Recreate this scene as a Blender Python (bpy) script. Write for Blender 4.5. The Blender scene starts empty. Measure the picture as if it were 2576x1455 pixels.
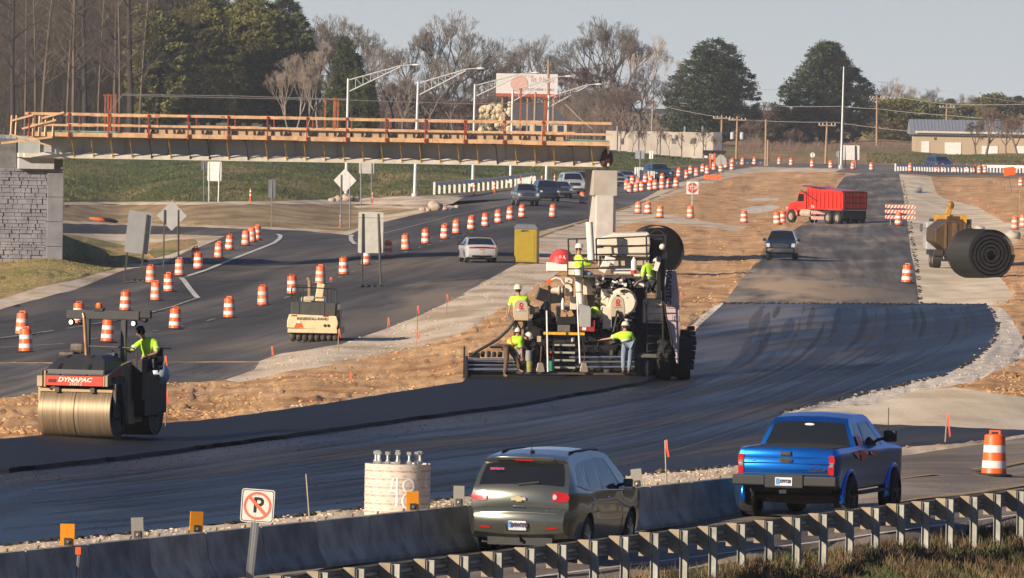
import bpy, bmesh, math, random
import numpy as np
from mathutils import Vector, Matrix, Euler, noise
from mathutils.geometry import delaunay_2d_cdt
R = math.radians
SC = bpy.context.scene
COL = SC.collection
random.seed(7)

# ------------------------------------------------------------------ camera
FPX = 22900.0            # focal length in units of a 2576 wide frame
CH = 9.0                 # camera height
ROLL = R(1.0)
PITCH = math.atan(467.0/FPX)
CAMP = Vector((0, 0, CH))
FWD = Vector((0, math.cos(PITCH), -math.sin(PITCH)))
UPV = Vector((0, math.sin(PITCH), math.cos(PITCH)))
RGT = Vector((1, 0, 0))
cr, sr = math.cos(ROLL), math.sin(ROLL)
cam_d = bpy.data.cameras.new('camera'); cam = bpy.data.objects.new('camera', cam_d); COL.objects.link(cam)
cam_d.sensor_width = 36; cam_d.lens = 36*FPX/2576
cam_d.clip_start = 1; cam_d.clip_end = 90000
cx_ = RGT*cr + UPV*sr; cy_ = -RGT*sr + UPV*cr
cam.matrix_world = Matrix(((cx_.x, cy_.x, -FWD.x, 0), (cx_.y, cy_.y, -FWD.y, 0), (cx_.z, cy_.z, -FWD.z, CH), (0, 0, 0, 1)))
SC.camera = cam
# ------------------------------------------------------------------ light
EL = R(21); TH = R(50)
SUNV = Vector((-math.sin(TH)*math.cos(EL), -math.cos(TH)*math.cos(EL), math.sin(EL)))
w = bpy.data.worlds.new('World'); SC.world = w; w.use_nodes = True
nt = w.node_tree; nt.nodes.clear()
sky = nt.nodes.new('ShaderNodeTexSky'); sky.sky_type = 'NISHITA'; sky.sun_disc = False
sky.sun_elevation = EL; sky.sun_rotation = math.atan2(SUNV.x, SUNV.y) % (2*math.pi)
sky.air_density = 1.0; sky.dust_density = 0.6; sky.ozone_density = 2.5; sky.altitude = 200
bg = nt.nodes.new('ShaderNodeBackground'); bg.inputs[1].default_value = 0.11
wo = nt.nodes.new('ShaderNodeOutputWorld')
wtc = nt.nodes.new('ShaderNodeTexCoord'); wsp = nt.nodes.new('ShaderNodeSeparateXYZ'); wrp = nt.nodes.new('ShaderNodeValToRGB')
nt.links.new(wtc.outputs['Generated'], wsp.inputs[0]); nt.links.new(wsp.outputs[2], wrp.inputs[0])
we = wrp.color_ramp.elements                    # thin high haze: pale at the horizon, blue overhead
we[0].position = 0.0; we[0].color = (.60, .64, .68, 1); we[1].position = 1.0; we[1].color = (.03, .06, .15, 1)
for p_, c_ in ((.016, (.50, .555, .62)), (.05, (.29, .40, .60)), (.14, (.15, .25, .48)), (.35, (.07, .12, .28))):
    e_ = we.new(p_); e_.color = c_+(1,)
wsc = nt.nodes.new('ShaderNodeVectorMath'); wsc.operation = 'SCALE'; wsc.inputs['Scale'].default_value = 6.7
nt.links.new(wrp.outputs[0], wsc.inputs[0])
wmx = nt.nodes.new('ShaderNodeMix'); wmx.data_type = 'RGBA'; wmx.inputs[0].default_value = .92
nt.links.new(sky.outputs[0], wmx.inputs[6]); nt.links.new(wsc.outputs[0], wmx.inputs[7])
nt.links.new(wmx.outputs[2], bg.inputs[0]); nt.links.new(bg.outputs[0], wo.inputs[0])
sd = bpy.data.lights.new('sun', 'SUN'); so = bpy.data.objects.new('sun', sd); COL.objects.link(so)
sd.energy = 5.0; sd.angle = R(0.5); sd.color = (1.0, 0.83, 0.64)
so.rotation_euler = SUNV.to_track_quat('Z', 'Y').to_euler(); so.location = (-60, -60, 60)
SC.view_settings.view_transform = 'Standard'; SC.view_settings.look = 'None'
SC.view_settings.exposure = 0.45; SC.view_settings.gamma = 1
SC.cycles.max_bounces = 5; SC.cycles.volume_bounces = 0

# ------------------------------------------------------------------ picture -> place
def unroll(x, y):
    dx, dy = x-1288.0, y-727.5
    return dx*cr + dy*sr, -dx*sr + dy*cr
def rayd(x, y):
    a, b = unroll(x, y)
    return RGT*(a/FPX) - UPV*(b/FPX) + FWD
def at(x, y, s):                     # point seen at x,y where one metre spans s units
    return CAMP + rayd(x, y)*(FPX/s)
def zof(x, y, s): return at(x, y, s).z
# ground heights: (x, y, scale) read from things of known size, or ('z', x, y, z)
CT = [(65,887,60),(55,843,56),(440,829,53),(577,801,51),(315,783,49.5),(662,769,49),(392,757,47.5),(425,735,46),
 (736,740,47),(806,715,45.5),(865,692,43.7),(920,668,42),(976,648,40.5),(1021,630,39.5),(1071,614,38),(1118,602,37),
 (1185,579,35),(1254,562,33.2),(1313,549,32),(452,695,43.7),(379,713,45),(497,678,42),(577,630,38.2),(645,607,36.5),
 (1870,561,31.5),(1660,548,31),(1605,538,30),(1737,549,31),(1390,547,31.5),(2281,713,46.5),(2260,566,32.5),(2553,577,33),
 (1465,510,27.5),(1200,510,27.8),(900,515,27.5),(300,515,28.3),(1963,655,41.5),(2100,440,20.5),(1900,425,19),(1600,470,23.5),
 (2400,440,19.5),(2570,445,20),(1740,480,24.5),(1500,800,58),(1800,780,53),(2400,770,52.5),
 (205,1110,97),(10,1110,99),(700,1040,86),(1400,965,73.5),(1700,940,70),(2100,935,72),(2480,880,67),(1100,980,76),
 (120,930,68),(400,930,67),(650,915,63),(1000,860,58.5),(1250,740,50),
 ('z',1310,1400,.9),('z',1970,1310,1.0),('z',900,1400,.9),('z',300,1520,.9),('z',1800,1285,1.0),('z',2240,1290,.95),('z',2500,1198,.35),
 ('z',0,1371,.7),('z',600,1312,.7),('z',1084,1259,.7),('z',1620,1195,.7),('z',0,1250,.55),('z',1000,1150,.3),('z',1800,1080,.3),
 ('z',2500,1080,.25),('z',2200,1050,.2),('z',2560,930,.0),('z',2576,1330,.6),('z',1300,1455,.8),('z',1900,1390,.9),
 ('z',2424,1384,.5),('z',2050,1430,.5),('z',1700,1468,.5),('z',1800,1600,.0),('z',2500,1500,.0),('z',600,1600,.4),('z',2576,1800,-.8),('z',1288,1900,-.5),('z',0,1900,.2),
 (300,450,25),(900,450,24),(300,400,22.3),(900,400,21),(300,340,19),(900,340,18.5),(1600,395,17.5),(1600,345,14.5),
 (2200,385,15.5),(2200,340,13.5),(2570,390,15.5),(2570,345,13.5),(1300,420,21),(1300,350,18),(1900,385,15.8),
 (-200,480,27),(-200,350,19.5),(30,600,37),(130,645,41.5),(900,650,41),(1350,650,41),(-200,900,64),(-200,700,47),(2760,600,36),(2760,420,18.5),(2760,1000,77)]
pts, zs = [], []
for c in CT:
    if c[0] == 'z': pts.append((c[1], c[2])); zs.append(c[3])
    else: pts.append((c[0], c[1])); zs.append(zof(*c))
PN = np.array(pts, float)/500.0; ZN = np.array(zs)
def _tps(r2): return np.where(r2 > 1e-12, .5*r2*np.log(np.maximum(r2, 1e-12)), 0)
n_ = len(PN); K = _tps(((PN[:, None]-PN[None])**2).sum(-1)) + np.eye(n_)*.02
Pm = np.hstack([np.ones((n_, 1)), PN]); A_ = np.zeros((n_+3, n_+3)); A_[:n_, :n_] = K; A_[:n_, n_:] = Pm; A_[n_:, :n_] = Pm.T
WT = np.linalg.solve(A_, np.concatenate([ZN, np.zeros(3)]))
def gz_many(xy):
    q = np.array(xy, float)
    q[:, 0] = np.clip(q[:, 0], -250, 2820); q[:, 1] = np.clip(q[:, 1], 345, 1750)
    q = q/500.0
    out = np.empty(len(q))
    for i in range(0, len(q), 20000):
        b = q[i:i+20000]
        k = _tps(((b[:, None]-PN[None])**2).sum(-1))
        out[i:i+20000] = k@WT[:n_] + WT[n_] + b@WT[n_+1:]
    return out
def G(x, y, up=0.0):                 # the ground point seen at x,y
    z = float(gz_many([(x, y)])[0]); d = rayd(x, y)
    p = CAMP + d*((z-CH)/d.z)
    return Vector((p.x, p.y, p.z+up))
def scale_at(p): return FPX/((p-CAMP).dot(FWD))
def toward(p):                       # heading from the camera to p
    return math.atan2(p.x, p.y)

# ------------------------------------------------------------------ materials
MC = {}
def srgb(*c):
    return tuple(((v/255)/12.92 if v/255 <= .04045 else ((v/255+.055)/1.055)**2.4) for v in c)
def mat(name, col, rough=.6, metal=0.0, var=.12, vs=3.0, bump=0.0, bs=30.0, coat=0.0, spec=.5, emit=None, estr=0, alpha=1.0):
    if name in MC: return MC[name]
    m = bpy.data.materials.new(name); MC[name] = m; m.use_nodes = True
    t = m.node_tree; b = t.nodes['Principled BSDF']
    b.inputs['Roughness'].default_value = rough; b.inputs['Metallic'].default_value = metal
    b.inputs['Specular IOR Level'].default_value = spec
    if coat: b.inputs['Coat Weight'].default_value = coat; b.inputs['Coat Roughness'].default_value = .05
    tc = t.nodes.new('ShaderNodeTexCoord')
    n = t.nodes.new('ShaderNodeTexNoise'); n.inputs['Scale'].default_value = vs; n.inputs['Detail'].default_value = 6
    t.links.new(tc.outputs['Object'], n.inputs['Vector'])
    r = t.nodes.new('ShaderNodeValToRGB')
    r.color_ramp.elements[0].position = .3; r.color_ramp.elements[1].position = .7
    r.color_ramp.elements[0].color = tuple(min(1, max(0, c*(1-var))) for c in col)+(1,)
    r.color_ramp.elements[1].color = tuple(min(1, c*(1+var)) for c in col)+(1,)
    t.links.new(n.outputs['Fac'], r.inputs[0]); t.links.new(r.outputs[0], b.inputs['Base Color'])
    if bump:
        n2 = t.nodes.new('ShaderNodeTexNoise'); n2.inputs['Scale'].default_value = bs; n2.inputs['Detail'].default_value = 4
        t.links.new(tc.outputs['Object'], n2.inputs['Vector'])
        bp = t.nodes.new('ShaderNodeBump'); bp.inputs['Strength'].default_value = bump; bp.inputs['Distance'].default_value = .02
        t.links.new(n2.outputs['Fac'], bp.inputs['Height']); t.links.new(bp.outputs[0], b.inputs['Normal'])
    if emit:
        b.inputs['Emission Color'].default_value = tuple(emit)+(1,); b.inputs['Emission Strength'].default_value = estr
    if alpha < 1:
        b.inputs['Alpha'].default_value = alpha
    return m
def ground_mat(name, c1, c2, c3=None, scale=.25, rough=.9, fine=6.0, fstr=.35, bump=.5, stretch=(1, 1), ang=0.0, spec=.3, fy=.35,
               rough2=None, bd=.06, pos=(.35, .65), speck=None, streak=None, stains=()):
    m = bpy.data.materials.new(name); MC[name] = m; m.use_nodes = True
    t = m.node_tree; L = t.links.new; N = t.nodes.new; b = t.nodes['Principled BSDF']
    b.inputs['Specular IOR Level'].default_value = spec
    tc = N('ShaderNodeTexCoord'); mp = N('ShaderNodeMapping'); mp.inputs['Rotation'].default_value = (0, 0, ang)
    L(tc.outputs['Object'], mp.inputs[0])
    mp2 = N('ShaderNodeMapping'); mp2.inputs['Scale'].default_value = (stretch[0], stretch[1], 1); L(mp.outputs[0], mp2.inputs[0])
    n1 = N('ShaderNodeTexNoise'); n1.inputs['Scale'].default_value = scale; n1.inputs['Detail'].default_value = 8
    n1.inputs['Distortion'].default_value = .15; L(mp2.outputs[0], n1.inputs['Vector'])
    r = N('ShaderNodeValToRGB'); e = r.color_ramp.elements
    e[0].position = pos[0]; e[1].position = pos[1]; e[0].color = c1+(1,); e[1].color = (c3 or c2)+(1,)
    if c3: k = e.new((pos[0]+pos[1])/2); k.color = c2+(1,)
    L(n1.outputs['Fac'], r.inputs[0])
    n2 = N('ShaderNodeTexNoise'); n2.inputs['Scale'].default_value = fine; n2.inputs['Detail'].default_value = 6
    n2.inputs['Roughness'].default_value = .7; mp3 = N('ShaderNodeMapping'); mp3.inputs['Scale'].default_value = (1, fy, 1); L(tc.outputs['Object'], mp3.inputs[0]); L(mp3.outputs[0], n2.inputs['Vector'])
    mr = N('ShaderNodeMapRange'); mr.inputs[1].default_value = .3; mr.inputs[2].default_value = .7
    mr.inputs[3].default_value = 1-fstr; mr.inputs[4].default_value = 1+fstr; L(n2.outputs['Fac'], mr.inputs[0])
    mx = N('ShaderNodeMix'); mx.data_type = 'RGBA'; mx.blend_type = 'MULTIPLY'; mx.inputs[0].default_value = 1
    L(r.outputs[0], mx.inputs[6])
    cb = N('ShaderNodeCombineColor'); [L(mr.outputs[0], cb.inputs[i]) for i in range(3)]; L(cb.outputs[0], mx.inputs[7])
    out = mx.outputs[2]
    if speck:
        vo = N('ShaderNodeTexVoronoi'); vo.inputs['Scale'].default_value = speck[0]; L(tc.outputs['Object'], vo.inputs['Vector'])
        cm = N('ShaderNodeMath'); cm.operation = 'LESS_THAN'; cm.inputs[1].default_value = speck[1]; L(vo.outputs['Distance'], cm.inputs[0])
        m2 = N('ShaderNodeMix'); m2.data_type = 'RGBA'; L(cm.outputs[0], m2.inputs[0]); L(out, m2.inputs[6])
        m2.inputs[7].default_value = speck[2]+(1,); out = m2.outputs[2]
    if streak:                        # marks left along the direction of travel
        sm = N('ShaderNodeMapping'); sm.inputs['Rotation'].default_value = (0, 0, ang); L(tc.outputs['Object'], sm.inputs[0])
        sm2 = N('ShaderNodeMapping'); sm2.inputs['Scale'].default_value = (streak[0], streak[0]*.02, 1); L(sm.outputs[0], sm2.inputs[0])
        n3 = N('ShaderNodeTexNoise'); n3.inputs['Scale'].default_value = 1; n3.inputs['Detail'].default_value = 4; n3.inputs['Distortion'].default_value = .3; L(sm2.outputs[0], n3.inputs['Vector'])
        r3 = N('ShaderNodeMapRange'); r3.inputs[1].default_value = .38; r3.inputs[2].default_value = .62; r3.inputs[3].default_value = 1-streak[1]; r3.inputs[4].default_value = 1+streak[1]; L(n3.outputs['Fac'], r3.inputs[0])
        m4 = N('ShaderNodeVectorMath'); m4.operation = 'SCALE'; L(out, m4.inputs[0]); L(r3.outputs[0], m4.inputs['Scale']); out = m4.outputs[0]
    for (sx_, sy_, ra_, rb_, col_, amt_) in stains:      # dusty or scuffed patches lying on the surface
        s1 = N('ShaderNodeVectorMath'); s1.operation = 'SUBTRACT'; L(tc.outputs['Object'], s1.inputs[0]); s1.inputs[1].default_value = (sx_, sy_, 0)
        s2 = N('ShaderNodeVectorMath'); s2.operation = 'MULTIPLY'; L(s1.outputs[0], s2.inputs[0]); s2.inputs[1].default_value = (1/ra_, 1/rb_, 0)
        s3 = N('ShaderNodeVectorMath'); s3.operation = 'LENGTH'; L(s2.outputs[0], s3.inputs[0])
        s5 = N('ShaderNodeTexNoise'); s5.inputs['Scale'].default_value = .5; s5.inputs['Detail'].default_value = 7; L(mp2.outputs[0], s5.inputs['Vector'])
        s4 = N('ShaderNodeMath'); s4.operation = 'MULTIPLY_ADD'; L(s5.outputs['Fac'], s4.inputs[0]); s4.inputs[1].default_value = 2.2; L(s3.outputs['Value'], s4.inputs[2])
        s6 = N('ShaderNodeMapRange'); s6.inputs[1].default_value = 1.45; s6.inputs[2].default_value = 2.15; s6.inputs[3].default_value = amt_; s6.inputs[4].default_value = 0; L(s4.outputs[0], s6.inputs[0])
        s7 = N('ShaderNodeMix'); s7.data_type = 'RGBA'; L(s6.outputs[0], s7.inputs[0]); L(out, s7.inputs[6]); s7.inputs[7].default_value = col_+(1,); out = s7.outputs[2]
    L(out, b.inputs['Base Color'])
    if rough2 is None: b.inputs['Roughness'].default_value = rough
    else:
        m3 = N('ShaderNodeMapRange'); m3.inputs[1].default_value = pos[0]; m3.inputs[2].default_value = pos[1]
        m3.inputs[3].default_value = rough; m3.inputs[4].default_value = rough2; L(n1.outputs['Fac'], m3.inputs[0]); L(m3.outputs[0], b.inputs['Roughness'])
    bp = N('ShaderNodeBump'); bp.inputs['Strength'].default_value = bump; bp.inputs['Distance'].default_value = bd
    L(n2.outputs['Fac'], bp.inputs['Height']); L(bp.outputs[0], b.inputs['Normal'])
    return m

# ------------------------------------------------------------------ mesh builder
class MB:
    def __init__(s): s.v = []; s.f = []
    def add(s, vs, fs):
        o = len(s.v); s.v += [tuple(v) for v in vs]; s.f += [tuple(i+o for i in f) for f in fs]; return s
    def box(s, c, d, rot=None, taper=None):
        x, y, z = d[0]/2, d[1]/2, d[2]/2; t = taper or (1, 1)
        vs = [Vector((sx*x*(t[0] if sz > 0 else 1), sy*y*(t[1] if sz > 0 else 1), sz*z)) for sz in (-1, 1) for sy in (-1, 1) for sx in (-1, 1)]
        if rot is not None:
            M = Euler(rot).to_matrix() if not isinstance(rot, Matrix) else rot
            vs = [M@v for v in vs]
        vs = [v+Vector(c) for v in vs]
        return s.add(vs, [(0, 2, 3, 1), (4, 5, 7, 6), (0, 1, 5, 4), (2, 6, 7, 3), (0, 4, 6, 2), (1, 3, 7, 5)])
    def b2(s, x0, x1, y0, y1, z0, z1): return s.box(((x0+x1)/2, (y0+y1)/2, (z0+z1)/2), (x1-x0, y1-y0, z1-z0))
    def beam(s, p, q, w_, h_):       # rectangular bar
        p, q = Vector(p), Vector(q); d = q-p; L = d.length
        if L < 1e-6: return s
        m = d.to_track_quat('Y', 'Z').to_matrix()
        return s.box((p+q)/2, (w_, L, h_), m)
    def tube(s, p, q, r, r2=None, n=10, cap=True):
        p, q = Vector(p), Vector(q); r2 = r if r2 is None else r2
        d = (q-p)
        if d.length < 1e-6: return s
        m = d.to_track_quat('Z', 'Y').to_matrix()
        a = [p+m@Vector((r*math.cos(t), r*math.sin(t), 0)) for t in [2*math.pi*i/n for i in range(n)]]
        b = [q+m@Vector((r2*math.cos(t), r2*math.sin(t), 0)) for t in [2*math.pi*i/n for i in range(n)]]
        f = [(i, (i+1) % n, n+(i+1) % n, n+i) for i in range(n)]
        if cap: f += [tuple(reversed(range(n))), tuple(range(n, 2*n))]
        return s.add(a+b, f)
    def path(s, ps, r, n=6):
        for a, b in zip(ps[:-1], ps[1:]): s.tube(a, b, r, n=n)
        return s
    def lathe(s, prof, n=20, c=(0, 0, 0), axis='z', cap=True):
        vs = []
        for r, h in prof:
            for i in range(n):
                t = 2*math.pi*i/n; a, b = r*math.cos(t), r*math.sin(t)
                vs.append({'z': (a, b, h), 'x': (h, a, b), 'y': (b, h, a)}[axis])
        vs = [(v[0]+c[0], v[1]+c[1], v[2]+c[2]) for v in vs]
        k = len(prof); f = [(j*n+i, j*n+(i+1) % n, (j+1)*n+(i+1) % n, (j+1)*n+i) for j in range(k-1) for i in range(n)]
        if cap: f += [tuple(reversed(range(n))), tuple(range((k-1)*n, k*n))]
        return s.add(vs, f)
    def prism(s, poly, a, b, axis='x'):      # outline (u,v) pushed along an axis
        n = len(poly)
        def P(u, v, h): return {'x': (h, u, v), 'y': (u, h, v), 'z': (u, v, h)}[axis]
        vs = [P(u, v, a) for u, v in poly]+[P(u, v, b) for u, v in poly]
        f = [(i, (i+1) % n, n+(i+1) % n, n+i) for i in range(n)]+[tuple(reversed(range(n))), tuple(range(n, 2*n))]
        return s.add(vs, f)
    def ball(s, c, r, nu=12, nv=8, rot=None):
        r = (r, r, r) if isinstance(r, (int, float)) else r
        vs = []; M = Euler(rot).to_matrix() if rot else None
        for j in range(nv+1):
            for i in range(nu):
                a, b = math.pi*j/nv, 2*math.pi*i/nu
                v = Vector((r[0]*math.sin(a)*math.cos(b), r[1]*math.sin(a)*math.sin(b), r[2]*math.cos(a)))
                if M: v = M@v
                vs.append(v+Vector(c))
        return s.add(vs, [(j*nu+i, (j+1)*nu+i, (j+1)*nu+(i+1) % nu, j*nu+(i+1) % nu) for j in range(nv) for i in range(nu)])
    def torus(s, c, R_, r, axis='z', nu=24, nv=6, a0=0, a1=2*math.pi):
        full = abs(a1-a0-2*math.pi) < 1e-6; vs = []; k = nu if full else nu+1
        for i in range(k):
            t = a0+(a1-a0)*i/nu
            for j in range(nv):
                p = 2*math.pi*j/nv; q = R_+r*math.cos(p); a, b, h = q*math.cos(t), q*math.sin(t), r*math.sin(p)
                v = {'z': (a, b, h), 'x': (h, a, b), 'y': (a, h, b)}[axis]
                vs.append((v[0]+c[0], v[1]+c[1], v[2]+c[2]))
        f = []
        for i in range(nu):
            i2 = (i+1) % k
            f += [(i*nv+j, i2*nv+j, i2*nv+(j+1) % nv, i*nv+(j+1) % nv) for j in range(nv)]
        return s.add(vs, f)
    def obj(s, name, m, parent=None, smooth=None, bevel=0, label=None, fix=True):
        me = bpy.data.meshes.new(name); me.from_pydata(s.v, [], s.f)
        if fix:
            bm = bmesh.new(); bm.from_mesh(me); bmesh.ops.recalc_face_normals(bm, faces=bm.faces); bm.to_mesh(me); bm.free()
        me.materials.append(m)
        if smooth is not None:
            me.shade_smooth(); me.set_sharp_from_angle(angle=R(smooth))
        o = bpy.data.objects.new(name, me); COL.objects.link(o)
        if parent is not None: o.parent = parent
        if bevel:
            b = o.modifiers.new('bevel', 'BEVEL'); b.width = bevel; b.segments = 2; b.limit_method = 'ANGLE'; b.angle_limit = R(40)
        if label: o['label'] = label
        return o
def tag(o, label=None, cat=None, group=None, kind=None):
    if label: o['label'] = label
    if cat: o['category'] = cat
    if group: o['group'] = group
    if kind: o['kind'] = kind
    return o
def thing(name, label, cat, loc, rz=0.0, group=None):
    o = bpy.data.objects.new(name, None); COL.objects.link(o); o.empty_display_size = .3
    o.location = loc; o.rotation_euler = (0, 0, rz)
    return tag(o, label, cat, group)
def dup(root, loc, rz=None, label=None, group=None, sc=None):
    r = root.copy(); COL.objects.link(r); r.location = loc
    if rz is not None: r.rotation_euler = (0, 0, rz)
    if sc is not None: r.scale = sc if not isinstance(sc, (int, float)) else (sc, sc, sc)
    if label: r['label'] = label
    if group: r['group'] = group
    for ch in root.children:
        c = ch.copy(); COL.objects.link(c); c.parent = r
        for g in ch.children:
            d = g.copy(); COL.objects.link(d); d.parent = c
    return r
def text(name, s, size, m, parent, loc, rot, ext=.004, align='CENTER', sx=1.0, italic=0.0, bold=0.0):
    cu = bpy.data.curves.new(name, 'FONT'); cu.body = s; cu.size = size; cu.extrude = ext; cu.align_x = align; cu.align_y = 'CENTER'
    cu.shear = italic; cu.offset = bold; cu.resolution_u = 3
    o = bpy.data.objects.new(name, cu); COL.objects.link(o)
    bpy.context.view_layer.update()
    me = bpy.data.meshes.new_from_object(o.evaluated_get(bpy.context.evaluated_depsgraph_get()))
    bpy.data.objects.remove(o)
    o = bpy.data.objects.new(name, me); COL.objects.link(o); me.materials.clear(); me.materials.append(m)
    o.parent = parent; o.location = loc; o.rotation_euler = rot; o.scale = (sx, 1, 1)
    return o
ORD = ['nearest','second','third','fourth','fifth','sixth','seventh','eighth','ninth','tenth','eleventh','twelfth','thirteenth','fourteenth',
 'fifteenth','sixteenth','seventeenth','eighteenth','nineteenth','twentieth']
# ------------------------------------------------------------------ ground regions, traced on the ground plane
def stain(x, y, wx, wy, col, amt):
    c = G(x, y); l = G(x-wx, y); t = G(x, y-wy); return (c.x, c.y, max(.5, abs(c.x-l.x)), max(1, abs(t.y-c.y)), col, amt)
M_dirt = ground_mat('dirt_mat', (.40,.19,.07), (.64,.37,.165), (.76,.52,.29), scale=.55, fine=11, fstr=.5, bump=.8, bd=.09, stretch=(1,.35), pos=(.30,.68), fy=.6)
M_isle = ground_mat('island_mat', (.20,.15,.065), (.36,.255,.13), (.48,.36,.20), scale=.3, fine=5, fstr=.4, bump=.6, bd=.08, stretch=(1,.3), pos=(.32,.66), fy=.5)
M_gravel = ground_mat('gravel_mat', (.45,.345,.225), (.64,.52,.37), (.72,.61,.47), scale=.35, fine=16, fstr=.4, bump=.5, bd=.03, stretch=(1,.3), pos=(.38,.62))
M_pale = ground_mat('pale_stone_mat', (.60,.48,.32), (.72,.60,.42), (.80,.69,.52), scale=.3, fine=10, fstr=.18, bump=.25, bd=.03, stretch=(1,.3), pos=(.38,.62), streak=(.8,.08))
M_white = ground_mat('white_gravel_mat', (.52,.45,.37), (.68,.60,.50), (.75,.68,.58), scale=.8, fine=10, fstr=.4, bump=.7, bd=.05, pos=(.38,.6))
M_asph = ground_mat('old_asphalt_mat', (.062,.060,.060), (.098,.092,.088), (.165,.145,.12), scale=.16, fine=14, fstr=.35, bump=.25, bd=.02,
    stretch=(1, .12), ang=.08, spec=.2, rough=.85, pos=(.40,.66), streak=(1.3,.18), stains=(stain(1180,745,200,45,(.26,.215,.16),.8), stain(1010,800,260,40,(.19,.165,.13),.7), stain(1250,640,160,30,(.13,.11,.09),.5)))
M_asph2 = ground_mat('laid_asphalt_mat', (.10,.095,.092), (.15,.138,.125), (.28,.22,.16), scale=.20, fine=10, fstr=.35, bump=.25, bd=.02,
    stretch=(1, .15), ang=.03, spec=.2, rough=.85, pos=(.40, .66), streak=(1.5,.3), stains=(stain(2000,725,190,40,(.50,.37,.24),.9), stain(2180,740,160,30,(.24,.19,.14),.7)))
M_fresh = ground_mat('fresh_asphalt_mat', (.003,.0045,.007), (.008,.010,.014), (.045,.038,.030), scale=.22, fine=16, fstr=.5, bump=.14, bd=.012,
    stretch=(1, .07), ang=.24, spec=.36, rough=.40, rough2=.64, pos=(.42, .66), speck=(4.0, .055, (.13, .115, .10)), streak=(2.0,.35), stains=(stain(1900,790,200,45,(.20,.165,.125),.8), stain(1800,880,150,60,(.10,.085,.07),.75), stain(1250,1060,520,45,(.055,.05,.044),.6), stain(450,1150,560,34,(.05,.045,.04),.6), stain(2080,895,180,34,(.085,.07,.055),.7), stain(1900,1040,260,22,(.07,.06,.05),.6), stain(300,1290,300,18,(.05,.047,.043),.6)))
M_mat = ground_mat('hot_mat', (.004,.005,.007), (.008,.009,.012), None, scale=.2, fine=14, fstr=.4, bump=.3, bd=.02, spec=.24, rough=.62, speck=(2.5, .035, (.14, .13, .12)), ang=.22, streak=(1.5,.15))
M_near = ground_mat('near_road_mat', (.20,.165,.13), (.28,.235,.185), (.38,.315,.245), scale=.25, fine=16, fstr=.35, bump=.2, bd=.015, spec=.2, rough=.85, stretch=(1, .15), ang=.28, pos=(.4,.64), streak=(2,.18))
M_grass = ground_mat('bank_grass_mat', (.050,.075,.018), (.085,.11,.030), (.30,.22,.10), scale=.12, fine=1.6, fstr=.5, bump=.6, bd=.2, pos=(.43, .62), stretch=(1, .12), fy=.1, stains=(stain(760,462,120,22,(.34,.24,.11),.8), stain(230,425,120,16,(.26,.19,.09),.6)))
M_dry = ground_mat('dry_grass_mat', (.16,.17,.045), (.32,.25,.10), (.48,.30,.13), scale=.2, fine=4, fstr=.45, bump=.7, bd=.1, pos=(.35, .62), stretch=(1,.3))
M_field = ground_mat('field_mat', (.13,.13,.045), (.28,.185,.08), (.38,.25,.12), scale=.06, fine=.8, fstr=.4, bump=.5, bd=.2, stretch=(1, .1), fy=.08)
M_far = ground_mat('far_road_mat', (.10,.10,.105), (.14,.14,.14), (.2,.18,.16), scale=.1, fine=5, fstr=.2, bump=.2, bd=.02, spec=.2, rough=.85, stretch=(1, .2))
M_verge = ground_mat('verge_mat', (.035,.042,.014), (.075,.065,.028), (.15,.105,.05), scale=.6, fine=5, fstr=.5, bump=.7, bd=.08, pos=(.35,.65))
M_reflect_land = ground_mat('dark_reflection_land_mat', (.02,.02,.01), (.035,.03,.018), (.05,.04,.025), scale=.1, fine=1, fstr=.5, bump=.5, bd=.3)  # unseen land, kept dark so the vehicle sides reflect dark

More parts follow.
